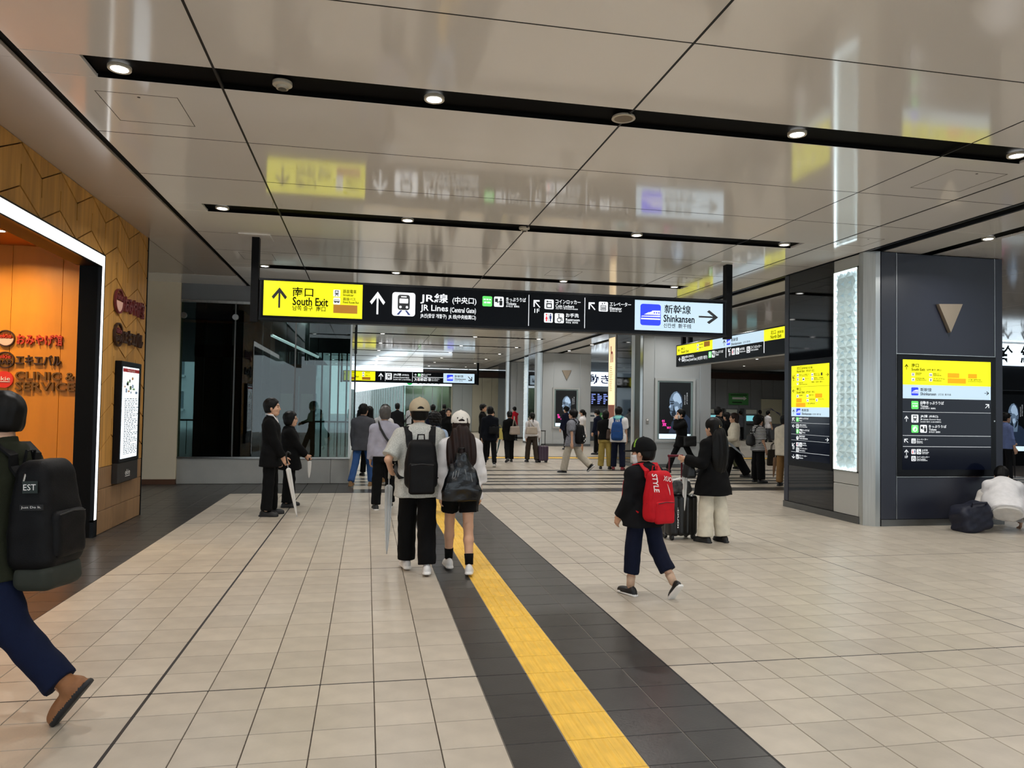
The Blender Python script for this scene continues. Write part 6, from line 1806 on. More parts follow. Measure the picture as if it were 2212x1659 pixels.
def suitcase(label, x, y, rz, w, dp, h, m, hz, hm, wheel=.05):
    t = thing('suitcase', label, 'suitcase', (x, y, 0), math.radians(rz))
    V, F = nets(lambda P_: rbox(P_, (0, 0, wheel + h / 2), (w / 2, dp / 2, h / 2), .045) + .0035 * np.sign(np.sin(P_[:, 0] * 75)) * (np.abs(P_[:, 0]) < w * .4), (-w / 2, -dp / 2, wheel), (w / 2, dp / 2, wheel + h), .012)
    link('shell', smesh('shell', [(V, F, 0)], [m]), t)
    MB().box(-w / 2 - .002, w / 2 + .002, -.006, .006, wheel - .002, wheel + h + .002).build('zip_seam', mat('seam_grey', '6b6d70', .4, .5), t, local=True)
    for sx in (-1, 1):
        for sy in (-1, 1):
            o = MB().lathe([(.0, -.016), (.032, -.016), (.036, -.01), (.036, .01), (.032, .016), (0, .016)], (sx * (w / 2 - .05), sy * (dp / 2 - .045), .036), 14, axis=(1, 0, 0)).build('wheel', mat('wheel_black', '0e0e10', .5), t, local=True)
            MB().box(sx * (w / 2 - .05) - .022, sx * (w / 2 - .05) + .022, sy * (dp / 2 - .045) - .02, sy * (dp / 2 - .045) + .02, .045, wheel + .03).build('caster_fork', mat('wheel_black'), t, local=True)
    for sx in (-1, 1):
        MB().tube([(sx * .09, dp / 2 - .03, wheel + h - .05), (sx * .09, dp / 2 - .03, hz)], .011, 8).build('handle_tube', hm, t, local=True)
    MB().tube([(-.105, dp / 2 - .03, hz), (.105, dp / 2 - .03, hz)], .016, 8).build('handle_grip', hm, t, local=True)
    MB().tube([(-.07, 0, wheel + h), (-.06, 0, wheel + h + .03), (.06, 0, wheel + h + .03), (.07, 0, wheel + h)], .01, 7).build('top_handle', hm, t, local=True)
    return t
# ================================================================ PEOPLE, near to far
K_BLK = cloth('black', '060607'); K_CHAR = cloth('charcoal', '111215'); K_NAVY = cloth('navy', '0e1428'); K_WHITE = cloth('white', 'e2dfdf'); K_OLIVE = cloth('olive', '23261a'); K_JEAN = cloth('jeans_dark', '0d1630')
K_BLUEJ = cloth('jeans_blue', '345588'); K_GREY = cloth('grey', '4a4b50'); K_LILAC = cloth('lilac', 'a9a8b6'); K_CREAM = cloth('cream', 'd8d0bd'); K_KHAKI = cloth('khaki', 'a08b4a'); K_STONE = cloth('stone', 'b9b0a0'); K_LBLUE = cloth('light_blue', '9fb2cc'); K_GREYM = cloth('grey_mix', '7c7d84', noise=(40, .3)); K_BROWN = cloth('brown', '3c332c'); K_TAN = cloth('tan', '8b6a42'); K_RED = cloth('red', 'c01522', .7); K_TEAL = cloth('teal', '7fc4c0'); K_BPACK = cloth('pack_blue', '20467e', .7); K_BLUESH = cloth('shirt_blue', '6f7fae'); K_LGREY = cloth('light_grey', 'b9b9b9'); K_CHECK = cloth('fine_check', 'b7b8b2', noise=(160, .35)); K_STRIPE = stripes('cloth_stripe', '10131c', 'd8d8d8', 9.0, 'Z')
LEATH_BE = mat('leather_beige', '9c8d80', .5, bump=(60, .1)); LEATH_BR = mat('leather_brown', '4a372c', .5, bump=(60, .1)); LEATH_BK = mat('leather_black', '080809', .45, bump=(60, .1)); NYLON = mat('nylon_black', '060608', .6, ior=1.3, bump=(200, .2)); GLOSSBK = mat('gloss_black', '0b0d10', .22, bump=(30, .25))
SH_W = mat('shoe_white', 'd9d8d6', .5); SO_W = mat('sole_white', 'e6e4e0', .5); SH_BK = mat('shoe_black', '0d0d0e', .5); SH_TAN = mat('shoe_tan', '7d5c34', .6); SH_BROWN = mat('boot_brown', '8a5a34', .6, noise=(20, .15)); SO_D = mat('sole_dark', '17171a', .6)
CLEAR = mat('clear_vinyl', 'c9ced0', .15, alpha=.62); VINYLW = mat('white_vinyl', 'd8d6d2', .3)

# 1 man leaving the frame at the left
m1 = person('man in dark cap and olive jacket striding out of frame at left', (-1.83, 4.24), 76, 1.68, lod=0, hair='short', top='jacket', topm=K_OLIVE, botm=K_JEAN, shoe=SH_BROWN, sole=SO_D, lean=2, legs=((-21, 26, 2), (26, 8, 2)), foot_p=(-52, 8), boot=True, arms=((28, 8, 40), (-20, 8, 25)), head=(0, -4), hem=-.16, loose=.022, bloose=1.22, cap={}, capm=cloth('cap_navy', '1c2030'), leghem=.93)
pk, yb = backpack(m1, 'bulky black backpack with patches worn by the man at far left', NYLON, w=.165, hh=.28, d=.115, zc=.16, vox=.0105, pk=(0, .12, .12, .12))
straps(m1, pk, NYLON, yb, w=.06, g=.012)
def patch(t, fig, name, c, hx, hz, m, dep, txt=None, tm=None):
    q = lambda u, v, d=0.: fig.tor((c[0] + d, c[1] + u, c[2] + v))
    f_ = lambda u, v, d: fig.tor((c[0] - dep - d, c[1] + u, c[2] + v))
    o = add_m(t, name, MB().prism([f_(-hx, -hz, 0), f_(hx, -hz, 0), f_(hx, hz, 0), f_(-hx, hz, 0)], fig.RT @ np.array([-.004, 0, 0])), m)
    if txt:
        mb = MB(); lettering(mb, txt, -hx * .85, -hz * .5, hx * .85, hz * .5, lambda u, v: f_(-u, v, .0055)); add_m(t, 'patch_lettering', mb, tm, o)
patch(pk, m1, 'patch', (-.168, yb - .15, .31), .038, .030, mat('patch_green', '1f2c2a', .7), 0, 'EST', WHT)
patch(pk, m1, 'patch', (-.171, yb - .16, .21), .06, .014, mat('patch_black', '050506', .6), 0, 'Just Do It.', WHT)
def pouch(P_):
    q = (P_ - m1.tor((.0, yb - .13, -.15)).astype(f32)) @ m1.RT.astype(f32)
    return rbox(q, (0, 0, 0), (.15, .10, .07), .05) + wrinkle(P_, .004)
V, F = nets(pouch, m1.tor((0, yb - .13, -.15)) - .24, m1.tor((0, yb - .13, -.15)) + .24, .013)
add_s(pk, 'rolled_pouch', V, F, mat('pouch_olive', '262a22', .8))
add_m(pk, 'zip_pull', MB().tube([m1.tor((-.11, yb - .06, .40)), m1.tor((-.135, yb - .10, .37)), m1.tor((-.15, yb - .10, .33))], .006, 6), STEEL)

# 2-3 pair in black waiting by the booth
m2 = person('young man in black suit standing in profile facing right', (-1.33, 11.02), -92, 1.66, lod=1, hair='short', top='jacket', topm=K_BLK, botm=K_BLK, hem=-.20, loose=.018, flare=.10, bloose=1.12, legs=((2, 2, 2), (-1, 2, 3)), hand_t=(None, (.16, .20, .82)), arms=((6, 6, 8), (6, 6, 8)), head=(0, 2))
link('shirt_collar', MB().tube([m2.tor((.052, .02, .535)), m2.tor((.05, .055, .50)), m2.tor((.01, .085, .44)), m2.tor((-.03, .06, .50)), m2.tor((-.052, .02, .535))], .014, 8).mesh('shirt_collar', K_WHITE), m2.root)
link('shirt_collar', MB().tube([m2.tor((.058, .03, .545)), m2.tor((.062, -.03, .552)), m2.tor((0, -.085, .56)), m2.tor((-.062, -.03, .552)), m2.tor((-.058, .03, .545))], .012, 8).mesh('shirt_collar', K_WHITE), m2.root)
umbrella('white vinyl umbrella with black handle held by the young man in black suit', wpt(m2, (.17, .23, .86)), wpt(m2, (.16, .40, .0)), VINYLW, r=.036)
m3 = person('older woman with black bob and glasses standing beside the young man', (-1.16, 11.92), -88, 1.46, fem=True, lod=1, hair='bob', top='jacket', topm=K_BLK, botm=K_BLK, hem=-.24, loose=.03, flare=.16, bloose=1.25, girth=1.18, hand_t=((-.05, .24, .78), (.05, .26, .78)), legs=((2, 2, 2), (-1, 2, 3)), head=(-3, 0))
gl = MB()
for sx in (-1, 1):
    c = m3.hc + m3.RH @ np.array([sx * .032, .102, .004])
    gl.tube([c + m3.RH @ np.array([.021 * math.cos(a), 0, .017 * math.sin(a)]) for a in np.linspace(0, 2 * math.pi, 13)], .0016, 5)
    gl.tube([c + m3.RH @ np.array([sx * .02, 0, 0]), m3.hc + m3.RH @ np.array([sx * .078, .0, .006])], .0016, 5)
link('glasses', gl.mesh('glasses', mat('glasses_metal', '9a9088', .3, .8)), m3.root)
link('necklace', MB().tube([m3.tor((.06 * math.cos(a), .02 + .075 * math.sin(a), .505 - .05 * max(0, math.sin(a)))) for a in np.linspace(-.4, 3.54, 12)], .006, 6).mesh('necklace', mat('pearl', 'dedcd6', .3)), m3.root)
umbrella('short white folded umbrella hanging from the hand of the older woman', wpt(m3, (.05, .30, .76)), wpt(m3, (.05, .30, .44)), VINYLW, hook=False, r=.034, frac=.84)

# 4 man with beige cap
m4 = person('man in beige cap and fine check shirt walking away', (.50, 7.16), 2, 1.655, lod=0, hair='short', top='shirt', topm=K_CHECK, botm=K_BLK, shoe=SH_W, sole=SO_W, sleeve=.86, hem=-.17, loose=.030, flare=.05, girth=1.12, bloose=1.28, legs=((15, 9, 0), (-7, 6, 0)), foot_p=(0, -6), hand_t=((-.26, .10, .985), None), arms=((0, 8, 10), (12, 10, 40)), cap={'open': True}, capm=cloth('cap_beige', 'b5a78e'), hands=True)
pk, yb = backpack(m4, 'black backpack on the man in the beige cap', NYLON, w=.158, hh=.235, d=.085, zc=.165, vox=.0095, pk=(0, .03, .125, .15), gap=.04)
straps(m4, pk, NYLON, yb, dx=.112, w=.066, g=.040, zt=.385)
umbrella('clear vinyl umbrella hanging from the left hand of the man in beige cap', wpt(m4, (-.265, .15, .99)), wpt(m4, (-.275, .13, .155)), CLEAR, hm=mat('clear_handle', 'b9b6ae', .2), hook=False, r=.040)

# 5 woman with white cap
m5 = person('woman in white cap, white shirt and black shorts walking away', (.895, 7.10), -2, 1.535, fem=True, lod=0, hair='long', hairm=HAIRB, top='shirt', topm=K_WHITE, bot='shorts', botm=K_BLK, shoe=SH_W, sole=SO_W, sleeve=1.45, hem=-.135, loose=.040, flare=.16, legs=((18, 13, 0), (-9, 5, 1)), foot_p=(0, -8), leghem=.66, arms=((0, 8, 8), (2, 13, 8)), cap={'open': True}, capm=cloth('cap_white', 'e4dfd6'), sock=K_BLK, cuff=.012)
pk, yb = backpack(m5, 'black drawstring bag on the woman in the white cap', GLOSSBK, w=.205, hh=.25, d=.07, zc=.12, vox=.0095, pocket=False, gap=.045, shape='sack', name='drawstring_bag')
for sx in (-1, 1):
    for q in range(3):
        add_m(pk, 'cord', MB().tube([m5.tor((sx * (.01 + .012 * q), yb - .03, .33)), m5.tor((sx * (.03 + .03 * q), yb - .115, .20 - .02 * q)), m5.tor((sx * (.06 + .03 * q), yb - .125, .05 - .02 * q)), m5.tor((sx * (.12 + .012 * q), yb - .10, -.10))], .003, 5), mat('cord_grey', '8a8c8e', .5))
    add_m(pk, 'strap', MB().tube([m5.tor((sx * .02, yb - .03, .32)), m5.tor((sx * .07, -.15, .43)), m5.tor((sx * .085, -.06, .51)), m5.tor((sx * .09, .06, .47)), m5.tor((sx * .12, .13, .30))], .007, 6), K_BLK)
add_m(pk, 'label_tag', MB().prism([m5.tor((a * .04, yb - .128, -.055 + b * .006)) for a, b in ((-1, -1), (1, -1), (1, 1), (-1, 1))], m5.RT @ np.array([0, -.004, 0])), WHT)
V, F = nets(lambda P_: np.maximum(ell((P_ - m5.tor((0, -.135, .36)).astype(f32)) @ m5.RT.astype(f32), (0, 0, 0), (.145, .05, .27)) + .007 * np.sin(P_[:, 0] * 95 + P_[:, 2] * 9), (P_[:, 2] - m5.hc[2])), m5.tor((0, -.135, .36)) - np.array([.17, .1, .30]), m5.tor((0, -.135, .36)) + np.array([.17, .1, .30]), .008)
link('hair_length', smesh('hair_length', [(V, F, 0)], [HAIRB]), m5.root)
S_, E_, W_ = m5.arms[1]
ph = acc(m5, 'smartphone', 'black smartphone in the right hand of the woman in white cap', 'phone', W_ + np.array([.0, .03, -.16]))
add_m(ph, 'phone_body', MB().bbox(W_[0] - .025, W_[0] - .012, W_[1] - .02, W_[1] + .055, W_[2] - .17, W_[2] - .02, .004), mat('phone_black', '0a0a0c', .2))
add_m(ph, 'phone_camera', MB().bbox(W_[0] - .012, W_[0] - .0095, W_[1] + .01, W_[1] + .045, W_[2] - .06, W_[2] - .028, .002), mat('phone_lens', '2a2c30', .2))

# 6 boy with red backpack
m6 = person('boy in black cap, white mask and dark jacket walking away', (2.36, 6.04), 20, 1.325, lod=0, hair='short', top='jacket', topm=K_CHAR, botm=K_NAVY, shoe=SH_BK, sole=SO_W, hem=-.15, loose=.034, flare=.08, bloose=1.25, legs=((6, 3, 2), (-13, 20, 6)), foot_p=(2, -46), leghem=.62, arms=((4, 8, 30), (6, 8, 30)), head=(24, -3), brim=.06, cap={'stripe': mat('cap_green', '7fae2a', .7)}, capm=cloth('cap_black', '0a0b0c'), mask=True, sock=cloth('sock_beige', 'c5a68e'))
pk, yb = backpack(m6, 'red backpack with white lettering worn by the boy', K_RED, w=.175, hh=.275, d=.095, zc=.20, vox=.010, pk=(0, .05, .13, .12), gap=.035)
straps(m6, pk, K_RED, yb, w=.07, g=.03)
bf = lambda u, v, d=.0: m6.tor((u, yb - .19 - d, v))
mb = MB(); lettering(mb, 'STYLE', 0, 0, 1, 1, lambda a, b: m6.tor((-.155 + .035 * b, yb - .15 - .045 * b - .045 * a, .45 - .19 * a)), .02); add_m(pk, 'strap_lettering', mb, WHT)
mb = MB(); lettering(mb, 'YOUX', 0, 0, 1, 1, lambda a, b: m6.tor((-.02 + .15 * (1 - a), yb - .185 - .01 * b, .43 - .055 * (1 - b) - .03 * (1 - a))), .02); add_m(pk, 'flap_lettering', mb, WHT)
add_m(pk, 'white_mark', MB().prism([m6.tor((.03 + x, yb - .205, .28 + z)) for x, z in ((-.012, .06), (.01, .0), (.03, -.06), (.018, .0))], (0, -.004, 0)), WHT)
add_m(pk, 'hanging_strap', MB().tube([m6.tor((.16, yb - .15, .12)), m6.tor((.185, yb - .19, .0)), m6.tor((.19, yb - .19, -.16))], 0, sq=(.03, .006, (1, .2, 0))), mat('strap_black', '0a0a0c', .6))
mb = MB(); lettering(mb, 'IOUCI-', 0, 0, 1, 1, lambda a, b: m6.tor((.178 + .02 * b, yb - .196, -.14 + .22 * a)), .02); add_m(pk, 'tag_lettering', mb, WHT)
add_m(pk, 'cord', MB().tube([m6.tor((-.17, yb - .10, .13)), m6.tor((-.12, yb - .185, .10)), m6.tor((-.04, yb - .195, .10))], .006, 6), mat('strap_black'))

# 7 woman in long black jacket with suitcase
m7 = person('woman with long black hair, black jacket and white trousers holding a suitcase handle', (4.16, 8.36), 24, 1.50, fem=True, lod=0, hair='long', top='coat', topm=K_BLK, botm=K_CREAM, shoe=SH_BK, sole=SO_D, hem=-.26, loose=.035, flare=.20, bloose=1.42, legs=((4, 4, 2), (-4, 2, 3)), hand_t=((-.30, .17, 1.0), None), arms=((4, 9, 10), (2, 9, 12)), head=(2, -3))
V, F = nets(lambda P_: ell((P_ - m7.tor((0, -.11, .34)).astype(f32)) @ m7.RT.astype(f32), (0, 0, 0), (.145, .07, .30)) + .004 * np.sin(P_[:, 0] * 90), m7.tor((0, -.11, .34)) - .34, m7.tor((0, -.11, .34)) + .34, .012)
link('hair_length', smesh('hair_length', [(V, F, 0)], [HAIR]), m7.root)
link('hair_clip', MB().tube([m7.hc + m7.RH @ np.array(p) for p in ((-.03, -.125, .03), (-.03, -.125, .0), (.0, -.128, .0), (.0, -.128, .014))], .004, 6).mesh('hair_clip', mat('gold_clip', 'b89a6a', .3, .8)), m7.root)
sc_ = suitcase('black hard suitcase with red telescopic handle beside the woman in black', 3.84, 8.62, 8, .40, .25, .50, mat('suitcase_black', '0b0b0d', .3), 1.02, mat('handle_red', '6a1526', .35, .4))
tote(m7, 'round black handbag on the arm of the woman in black jacket', LEATH_BK, (-.25, .16, .86), .085, .085, .065, handle=.10, name='handbag', rot=70)
um = umbrella('white vinyl umbrella hooked on the red suitcase handle', (3.87, 8.52, .95), (3.85, 8.50, .33), VINYLW, r=.034, hook=True)
t = thing('bundle', 'black and white patterned pouch strapped on top of the black suitcase', 'pouch', (3.80, 8.60, .56))
V, F = nets(lambda P_: rbox(P_, (3.80, 8.60, .64), (.17, .09, .085), .06) + wrinkle(P_, .012), (3.58, 8.45, .53), (4.02, 8.75, .76), .013)
link('pouch_body', smesh('pouch_body', [(V, F, 0)], [mat('pattern_bw', '3b3a3a', .8, noise=(18, .95))], (3.80, 8.60, .56)), t)
MB().tube([(3.66, 8.55, .72), (3.80, 8.50, .76), (3.94, 8.55, .72)], .012, 6).build('pouch_cord', WHT, t)

# 8 squatting man
m8 = person('man in white shirt and trousers squatting by the dark pillar', (8.60, 8.60), -38, 1.68, lod=1, hair='short', top='shirt', topm=K_WHITE, botm=cloth('offwhite', 'd2cdc6'), hem=-.10, loose=.03, bloose=1.25, girth=1.05, legs=((108, 142, 18), (104, 138, 18)), foot_p=(-12, -12), lean=52, head=(-8, -25), arms=((60, 10, 20), (60, 10, 20)), side=0, flare=.05)
t = thing('duffel', 'dark navy backpack set down on the floor beside the squatting man', 'bag', (8.17, 8.74, 0))
V, F = nets(lambda P_: rbox(P_, (0, 0, .19), (.24, .17, .19), .09, rotm('y', -12)) + wrinkle(P_, .012), (-.34, -.28, 0), (.34, .28, .46), .016)
V[:, 2] = np.maximum(V[:, 2], 0); link('bag_body', smesh('bag_body', [(V, F, 0)], [mat('navy_nylon', '0d1226', .6, bump=(40, .3))]), t)
MB().tube([(-.1, -.1, .33), (-.12, -.16, .40), (.1, -.16, .41), (.12, -.1, .34)], .014, 6).build('handle', mat('navy_nylon'), t, local=True)
# 9 man in blue shirt behind the pillar
m9 = person('man in blue shirt with a black umbrella half hidden behind the dark pillar', (15.2, 15.2), -100, 1.66, lod=2, hair='short', top='shirt', topm=K_BLUESH, botm=K_CHAR, sleeve=1.6, hem=-.10, hand_t=((-.25, .30, .95), None))
umbrella('black umbrella held by the man in blue shirt beyond the pillar', wpt(m9, (-.26, .36, .98)), wpt(m9, (-.28, .42, .05)), mat('black_nylon', '09090b', .6), r=.035)

# 10-13 group walking beside the booth
m10 = person('man in dark grey shirt and blue jeans walking past the booth', (-.06, 14.78), -20, 1.63, lod=2, hair='short', top='shirt', topm=K_GREY, botm=K_BLUEJ, shoe=SH_TAN, sole=SH_TAN, sleeve=1.0, hem=-.16, loose=.03, legs=((-14, 12, 3), (16, 8, 3)), girth=1.05)
m11 = person('man in white shirt with his head bent down beside the man in jeans', (.35, 15.6), -30, 1.63, lod=2, hair='short', top='shirt', topm=K_WHITE, botm=K_BLK, shoe=SH_TAN, sole=SH_TAN, sleeve=.7, legs=((14, 10, 3), (-12, 10, 3)), head=(-25, -28), hand_t=(None, (.12, .32, 1.05)))
m12 = person('elderly man in grey cap and pale lilac shirt walking away', (.28, 11.6), 4, 1.585, lod=1, hair='short', hairm=HAIRG, top='shirt', topm=K_LILAC, botm=K_BLK, shoe=SH_BK, sole=SO_W, sleeve=1.0, hem=-.04, loose=.03, bloose=1.15, legs=((-6, 6, 3), (14, 8, 3)), cap={}, capm=cloth('cap_grey', '5b5d5e'))
crossbody(m12, 'black shoulder bag with long strap on the elderly man in grey cap', mat('strap_black', '0a0a0c', .6), 1, (.13, .06, .12), -.02, LEATH_BK)
m13 = person('person with curly black hair and light blue shirt walking ahead of the couple', (1.04, 11.42), 2, 1.50, fem=True, lod=1, hair='curly', top='shirt', topm=K_LBLUE, botm=K_GREY, shoe=mat('shoe_beige', '9a8a72', .6), sole=SO_D, sleeve=.8, hem=-.18, loose=.03, flare=.1, legs=((14, 6, 3), (-16, 24, 3)), foot_p=(0, -40))
crossbody(m13, 'dark shoulder bag on the curly haired person ahead of the couple', mat('strap_black'), -1, (.12, .05, .10), 0, LEATH_BK)
# middle distance
m14 = person('woman in grey top with a crossbody strap at the ticket office', (1.98, 34.0), -10, 1.66, fem=True, lod=3, hair='tail', top='shirt', topm=K_LGREY, botm=K_BLK, hand_t=(None, None), arms=((30, 12, 20), (5, 8, 10)))
crossbody(m14, 'small black crossbody bag on the woman in grey top', mat('strap_black'), -1)
m15 = person('woman with long black hair in a black dress walking towards the camera', (2.26, 20.7), 172, 1.545, fem=True, lod=2, hair='long', top='coat', topm=K_BLK, botm=K_BLK, hem=-.40, flare=.1, legs=((12, 6, 3), (-10, 8, 3)), head=(4, 0))
m16 = person('man in dark suit and white shirt turned to the right', (3.72, 23.7), -115, 1.68, lod=2, hair='mop', top='jacket', topm=K_BLK, botm=K_BLK, hem=-.18)
link('shirt_front', MB().prism([m16.tor((a, .128, b)) for a, b in ((-.03, .48), (.03, .48), (0, .22))], (0, .01, 0)).mesh('shirt_front', K_WHITE), m16.root)
m17 = person('man in navy top with a waist bag walking away', (3.25, 19.5), -8, 1.63, lod=2, hair='short', top='shirt', topm=cloth('dark_navy', '0c0f18'), botm=K_BLK, sole=SO_W, hem=-.16, loose=.02, legs=((20, 6, 3), (-16, 14, 3)), sleeve=1.0, bloose=.95)
tote(m17, 'black waist bag on the man in navy top', NYLON, (.10, -.20, .98), .14, .10, .055, handle=.05, name='waist_bag', vox=.016)
m18 = person('woman in black suit with tied-back hair walking away', (4.09, 21.1), 4, 1.50, fem=True, lod=2, hair='bun', top='jacket', topm=K_BLK, botm=K_BLK, hem=-.18, loose=.02, legs=((-16, 14, 3), (14, 6, 3)), bloose=1.1)
tote(m18, 'greige leather tote on the shoulder of the woman in black suit', LEATH_BE, (.11, -.21, .93), .155, .12, .065, shoulder=(.13, -.03, 1.32), rot=6, vox=.016)
um = umbrella('slim teal umbrella held by the woman in black suit', wpt(m18, (-.24, .05, .80)), wpt(m18, (-.36, .02, .22)), cloth('teal_dark', '4b6468'), r=.025)
t = thing('shopping_bag', 'yellow shopping bag carried by the woman in black suit', 'bag', tuple(wpt(m18, (-.27, .05, .66))))
MB().bbox(*[float(v) for v in (wpt(m18, (-.27, .05, 0))[0] - .11, wpt(m18, (-.27, .05, 0))[0] + .11, wpt(m18, (-.27, .05, 0))[1] - .05, wpt(m18, (-.27, .05, 0))[1] + .05, .66, .98)], .012).build('bag_body', cloth('yellow_bag', 'c9bb6a'), t)
MB().tube([wpt(m18, (-.33, .05, .97)), wpt(m18, (-.27, .05, 1.08)), wpt(m18, (-.21, .05, .97))], .006, 6).build('handle', cloth('yellow_bag'), t)
m19 = person('person in red vest standing by the far pillar', (7.0, 34.9), 20, 1.62, lod=3, hair='short', top='shirt', topm=cloth('vest_red', 'c01c2c'), botm=K_CHAR, sleeve=.05)
m20 = person('woman in white blouse and dark trousers pulling a purple suitcase', (4.77, 21.1), 2, 1.455, fem=True, lod=2, hair='tail', top='shirt', topm=K_WHITE, botm=K_BROWN, hem=-.02, loose=.03, bloose=1.25, legs=((12, 10, 3), (-10, 6, 3)), arms=((0, 8, 8), (-4, 18, 10)))
tote(m20, 'cream leather tote on the shoulder of the woman in white blouse', mat('leather_cream', 'a99c8c', .5), (-.07, -.22, .93), .175, .11, .065, shoulder=(-.12, -.03, 1.28), rot=-6, vox=.016)
suitcase('purple suitcase behind the woman in white blouse', 5.08, 21.0, 4, .30, .22, .44, mat('suitcase_purple', '463547', .35), .92, mat('handle_dark', '1a1a1c', .4))
m21 = person('man in grey mottled shirt and light trousers walking left', (4.96, 17.42), 48, 1.585, lod=2, hair='mop', top='shirt', topm=K_GREYM, botm=K_STONE, sole=SO_W, sleeve=.75, hem=-.18, loose=.035, flare=.06, bloose=1.35, legs=((16, 6, 3), (-22, 26, 3)), foot_p=(0, -40), arms=((-14, 8, 12), (12, 8, 30)))
pk, yb = backpack(m21, 'black backpack with small badges on the man in grey shirt', NYLON, w=.16, hh=.25, d=.09, zc=.14, vox=.016)
straps(m21, pk, NYLON, yb, w=.05, g=.03)
for q in ((-.06, .10), (.04, .02), (-.02, -.02)):
    add_m(pk, 'badge', MB().lathe([(0, 0), (.02, 0), (.02, .006), (0, .006)], m21.tor((q[0], yb - .215, q[1])), 10, axis=-m21.RT[:, 1]), WHT)
m22 = person('person in black cap and dark clothes in front of the far portrait poster', (7.5, 27.3), 30, 1.68, lod=3, hair='short', top='jacket', topm=K_NAVY, botm=K_BLK, cap={'brim': 0}, capm=K_BLK, legs=((-12, 10, 3), (14, 8, 3)))
m23 = person('woman in black cap, white top and shorts facing left', (6.9, 23.15), 70, 1.56, fem=True, lod=2, hair='tail', top='shirt', topm=K_WHITE, bot='shorts', botm=K_BLK, sleeve=.7, hem=-.18, loose=.04, flare=.1, cap={}, capm=K_BLK, leghem=.8, mask=True)
m24 = person('man in navy suit looking down between the pillars', (7.9, 24.6), 40, 1.57, lod=2, hair='short', top='jacket', topm=K_NAVY, botm=K_BLK, hem=-.18, head=(0, -25), mask=True)
m25 = person('woman in black tee and khaki trousers at the poster light box', (6.24, 18.74), -25, 1.545, fem=True, lod=2, hair='bob', top='tee', topm=K_BLK, botm=K_KHAKI, sleeve=.8, hem=-.06, loose=.03, bloose=1.3, girth=1.12, hand_t=(None, (.16, .26, 1.0)))
tote(m25, 'brown leather tote on the shoulder of the woman in khaki trousers', LEATH_BR, (.20, -.06, .93), .19, .13, .075, shoulder=(.14, -.02, 1.30), rot=25, vox=.016)
m26 = person('man in white tee with a teal towel and blue backpack', (6.50, 18.46), -28, 1.65, lod=2, hair='mop', top='tee', topm=K_WHITE, botm=K_NAVY, sleeve=.8, hem=-.16, loose=.035, bloose=1.2, shoe=mat('shoe_red', '7a1420', .5), legs=((4, 3, 3), (-4, 3, 3)), head=(0, -12))
V, F = nets(lambda P_: np.maximum(np.abs(ell((P_ - m26.tor((0, -.02, .47)).astype(f32)) @ m26.RT.astype(f32), (0, 0, 0), (.155, .115, .085))) - .012, -(P_[:, 2] - m26.tor((0, 0, .44))[2])) + wrinkle(P_, .004), m26.tor((0, 0, .47)) - .19, m26.tor((0, 0, .47)) + .19, .014)
link('towel', smesh('towel', [(V, F, 0)], [K_TEAL]), m26.root)
pk, yb = backpack(m26, 'blue backpack on the man with the teal towel', K_BPACK, w=.16, hh=.25, d=.09, zc=.14, vox=.015, gap=.03)
straps(m26, pk, K_BPACK, yb, w=.05, g=.03)
m27 = person('businessman in black suit and mask striding left past the poster', (7.86, 17.5), 84, 1.67, lod=2, hair='short', top='jacket', topm=K_BLK, botm=K_BLK, hem=-.18, loose=.02, legs=((-26, 14, 3), (26, 6, 3)), foot_p=(-25, 12), hand_t=((-.13, .20, 1.36), None), mask=True, lean=4)
crossbody(m27, 'black shoulder bag of the striding businessman', mat('strap_black'), -1, (.16, .06, .13), -.03, LEATH_BK, y=-.12)
m28 = person('bearded man in black cap and black jacket facing right', (9.0, 17.8), -80, 1.69, lod=2, hair='short', top='jacket', topm=K_CHAR, botm=K_BLK, cap={}, capm=K_BLK)
m29 = person('woman with long dark hair in black behind the woman with suitcase', (9.55, 18.4), 30, 1.56, fem=True, lod=2, hair='long', top='coat', topm=K_BLK, botm=cloth('camo', '55573c', noise=(25, .5)), hem=-.20, bloose=1.5, legs=((10, 4, 3), (-16, 8, 4)))
m30 = person('woman in cream jacket and wide black trousers facing left', (8.46, 15.95), 68, 1.575, fem=True, lod=2, hair='long', hairm=HAIRB, top='jacket', topm=K_CREAM, botm=K_BLK, hem=-.06, loose=.04, bloose=1.6, legs=((18, 4, 4), (-20, 10, 4)), hand_t=((-.20, .22, .92), None))
umbrella('silver grey umbrella under the arm of the woman in cream jacket', wpt(m30, (-.22, .28, .98)), wpt(m30, (-.30, -.22, .55)), mat('grey_nylon', '9aa0a6', .4), r=.03, hook=False)
m31 = person('woman in striped top and black trousers facing right', (8.66, 15.2), -86, 1.49, fem=True, lod=2, hair='curly', top='tee', topm=K_STRIPE, botm=K_BLK, sleeve=.85, hem=-.10, loose=.04, bloose=1.5, arms=((0, 8, 8), (4, 10, 14)), girth=1.08)
pk, yb = backpack(m31, 'black leather rucksack on the woman in striped top', LEATH_BK, w=.13, hh=.16, d=.075, zc=.18, vox=.015, pocket=False, gap=.03)
straps(m31, pk, LEATH_BK, yb, w=.035, g=.03, zb=.08)
tote(m31, 'dark brown shopping tote in the hand of the woman in striped top', cloth('tote_dark', '2b261e'), (.34, .18, .58), .17, .18, .05, handle=.16, rot=80, vox=.016)
m32 = person('man in white shirt and grey trousers far right by the machines', (20.6, 35.2), -80, 1.66, lod=3, hair='short', top='shirt', topm=K_WHITE, botm=K_GREY, sleeve=.8, legs=((20, 5, 3), (-18, 14, 3)), mask=True)
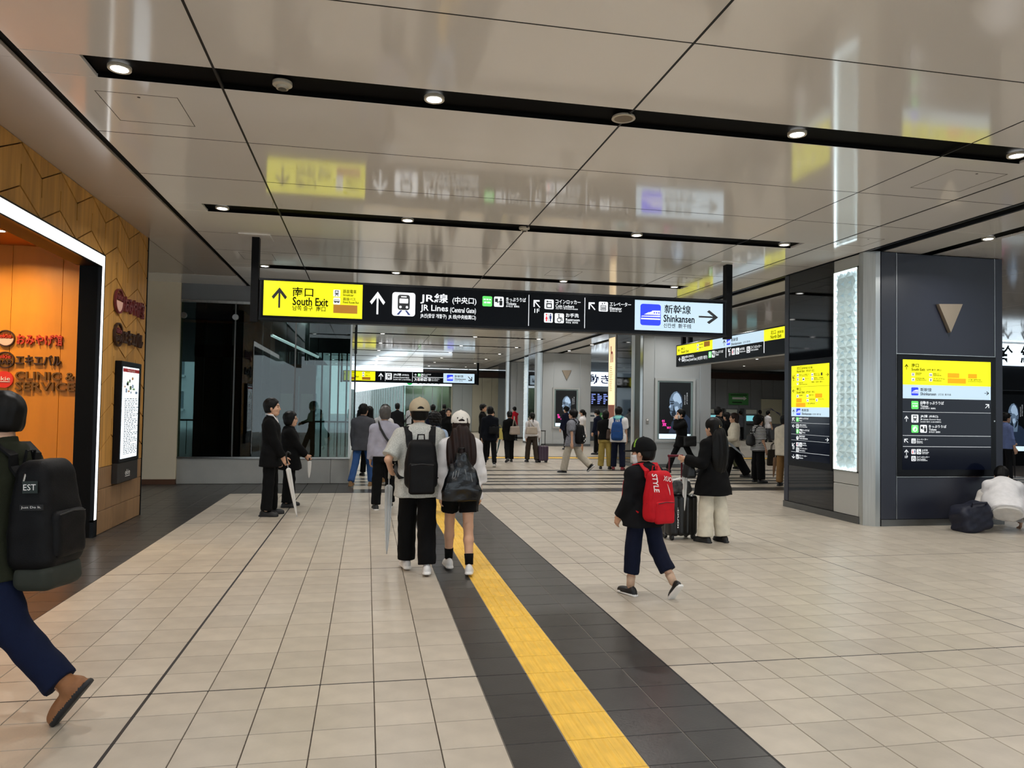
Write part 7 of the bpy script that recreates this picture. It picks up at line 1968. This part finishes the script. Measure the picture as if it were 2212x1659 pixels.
m33 = person('person in cream jacket and tan trousers beside the dark pillar', (8.82, 14.4), -60, 1.52, fem=True, lod=2, hair='short', top='jacket', topm=K_CREAM, botm=K_TAN, hem=-.18, loose=.04, bloose=1.2)
umbrella('brown folded umbrella held by the person in cream jacket', wpt(m33, (-.26, .10, .72)), wpt(m33, (-.34, .14, .14)), cloth('umb_brown', '8a6d55'), r=.04)
m34 = person('dark haired person queueing at the left ticket machine', (18.6, 36.6), 0, 1.60, lod=3, hair='long', top='jacket', topm=K_BLK, botm=K_BLK, fem=True)
m35 = person('person with short hair queueing at the middle ticket machine', (19.9, 36.8), 5, 1.60, lod=3, hair='short', top='jacket', topm=K_GREY, botm=K_BLK)
m36 = person('person in brown queueing at the right ticket machine', (21.1, 36.9), 0, 1.66, lod=3, hair='short', top='jacket', topm=K_BROWN, botm=K_BLK)
m37 = person('woman in patterned dark top walking towards the camera beside the man in navy', (3.72, 22.0), 170, 1.50, fem=True, lod=3, hair='long', top='shirt', topm=cloth('pattern_navy', '2d3646', noise=(30, .5)), botm=K_BLK)
m38 = person('dark coated person at the far left edge of the hall beyond the booth', (.06, 17.0), 10, 1.56, fem=True, lod=2, hair='long', top='coat', topm=K_BLK, botm=K_BLK, hem=-.40, flare=.08)
m39 = person('person in dark jacket far down the hall left of the beige cap', (1.05, 26.0), -5, 1.68, lod=3, hair='short', top='jacket', topm=K_CHAR, botm=K_BLK, legs=((12, 8, 3), (-12, 10, 3)))
m40 = person('man in black jacket far down the hall behind the beige cap', (1.95, 28.5), 5, 1.70, lod=3, hair='short', top='jacket', topm=K_BLK, botm=K_BLK)
m41 = person('man in navy jacket far down the hall right of the beige cap', (2.2, 25.0), -5, 1.64, lod=3, hair='short', top='jacket', topm=K_NAVY, botm=K_BLK)
m42 = person('person in black far down the hall behind the white cap', (3.4, 33.0), 0, 1.68, lod=3, hair='short', top='jacket', topm=K_BLK, botm=K_BLK)
m43 = person('person in teal top outdoors beyond the booth corner', (-.9, 45.0), 160, 1.62, lod=3, hair='short', top='tee', topm=K_TEAL, botm=K_BLK)
m44 = person('person in black outdoors beyond the booth corner', (-.3, 42.0), 175, 1.60, lod=3, hair='short', top='jacket', topm=K_BLK, botm=K_BLK)
for _s in list(bpy.data.scenes):
    if _s.name == 'lettering': bpy.data.scenes.remove(_s)
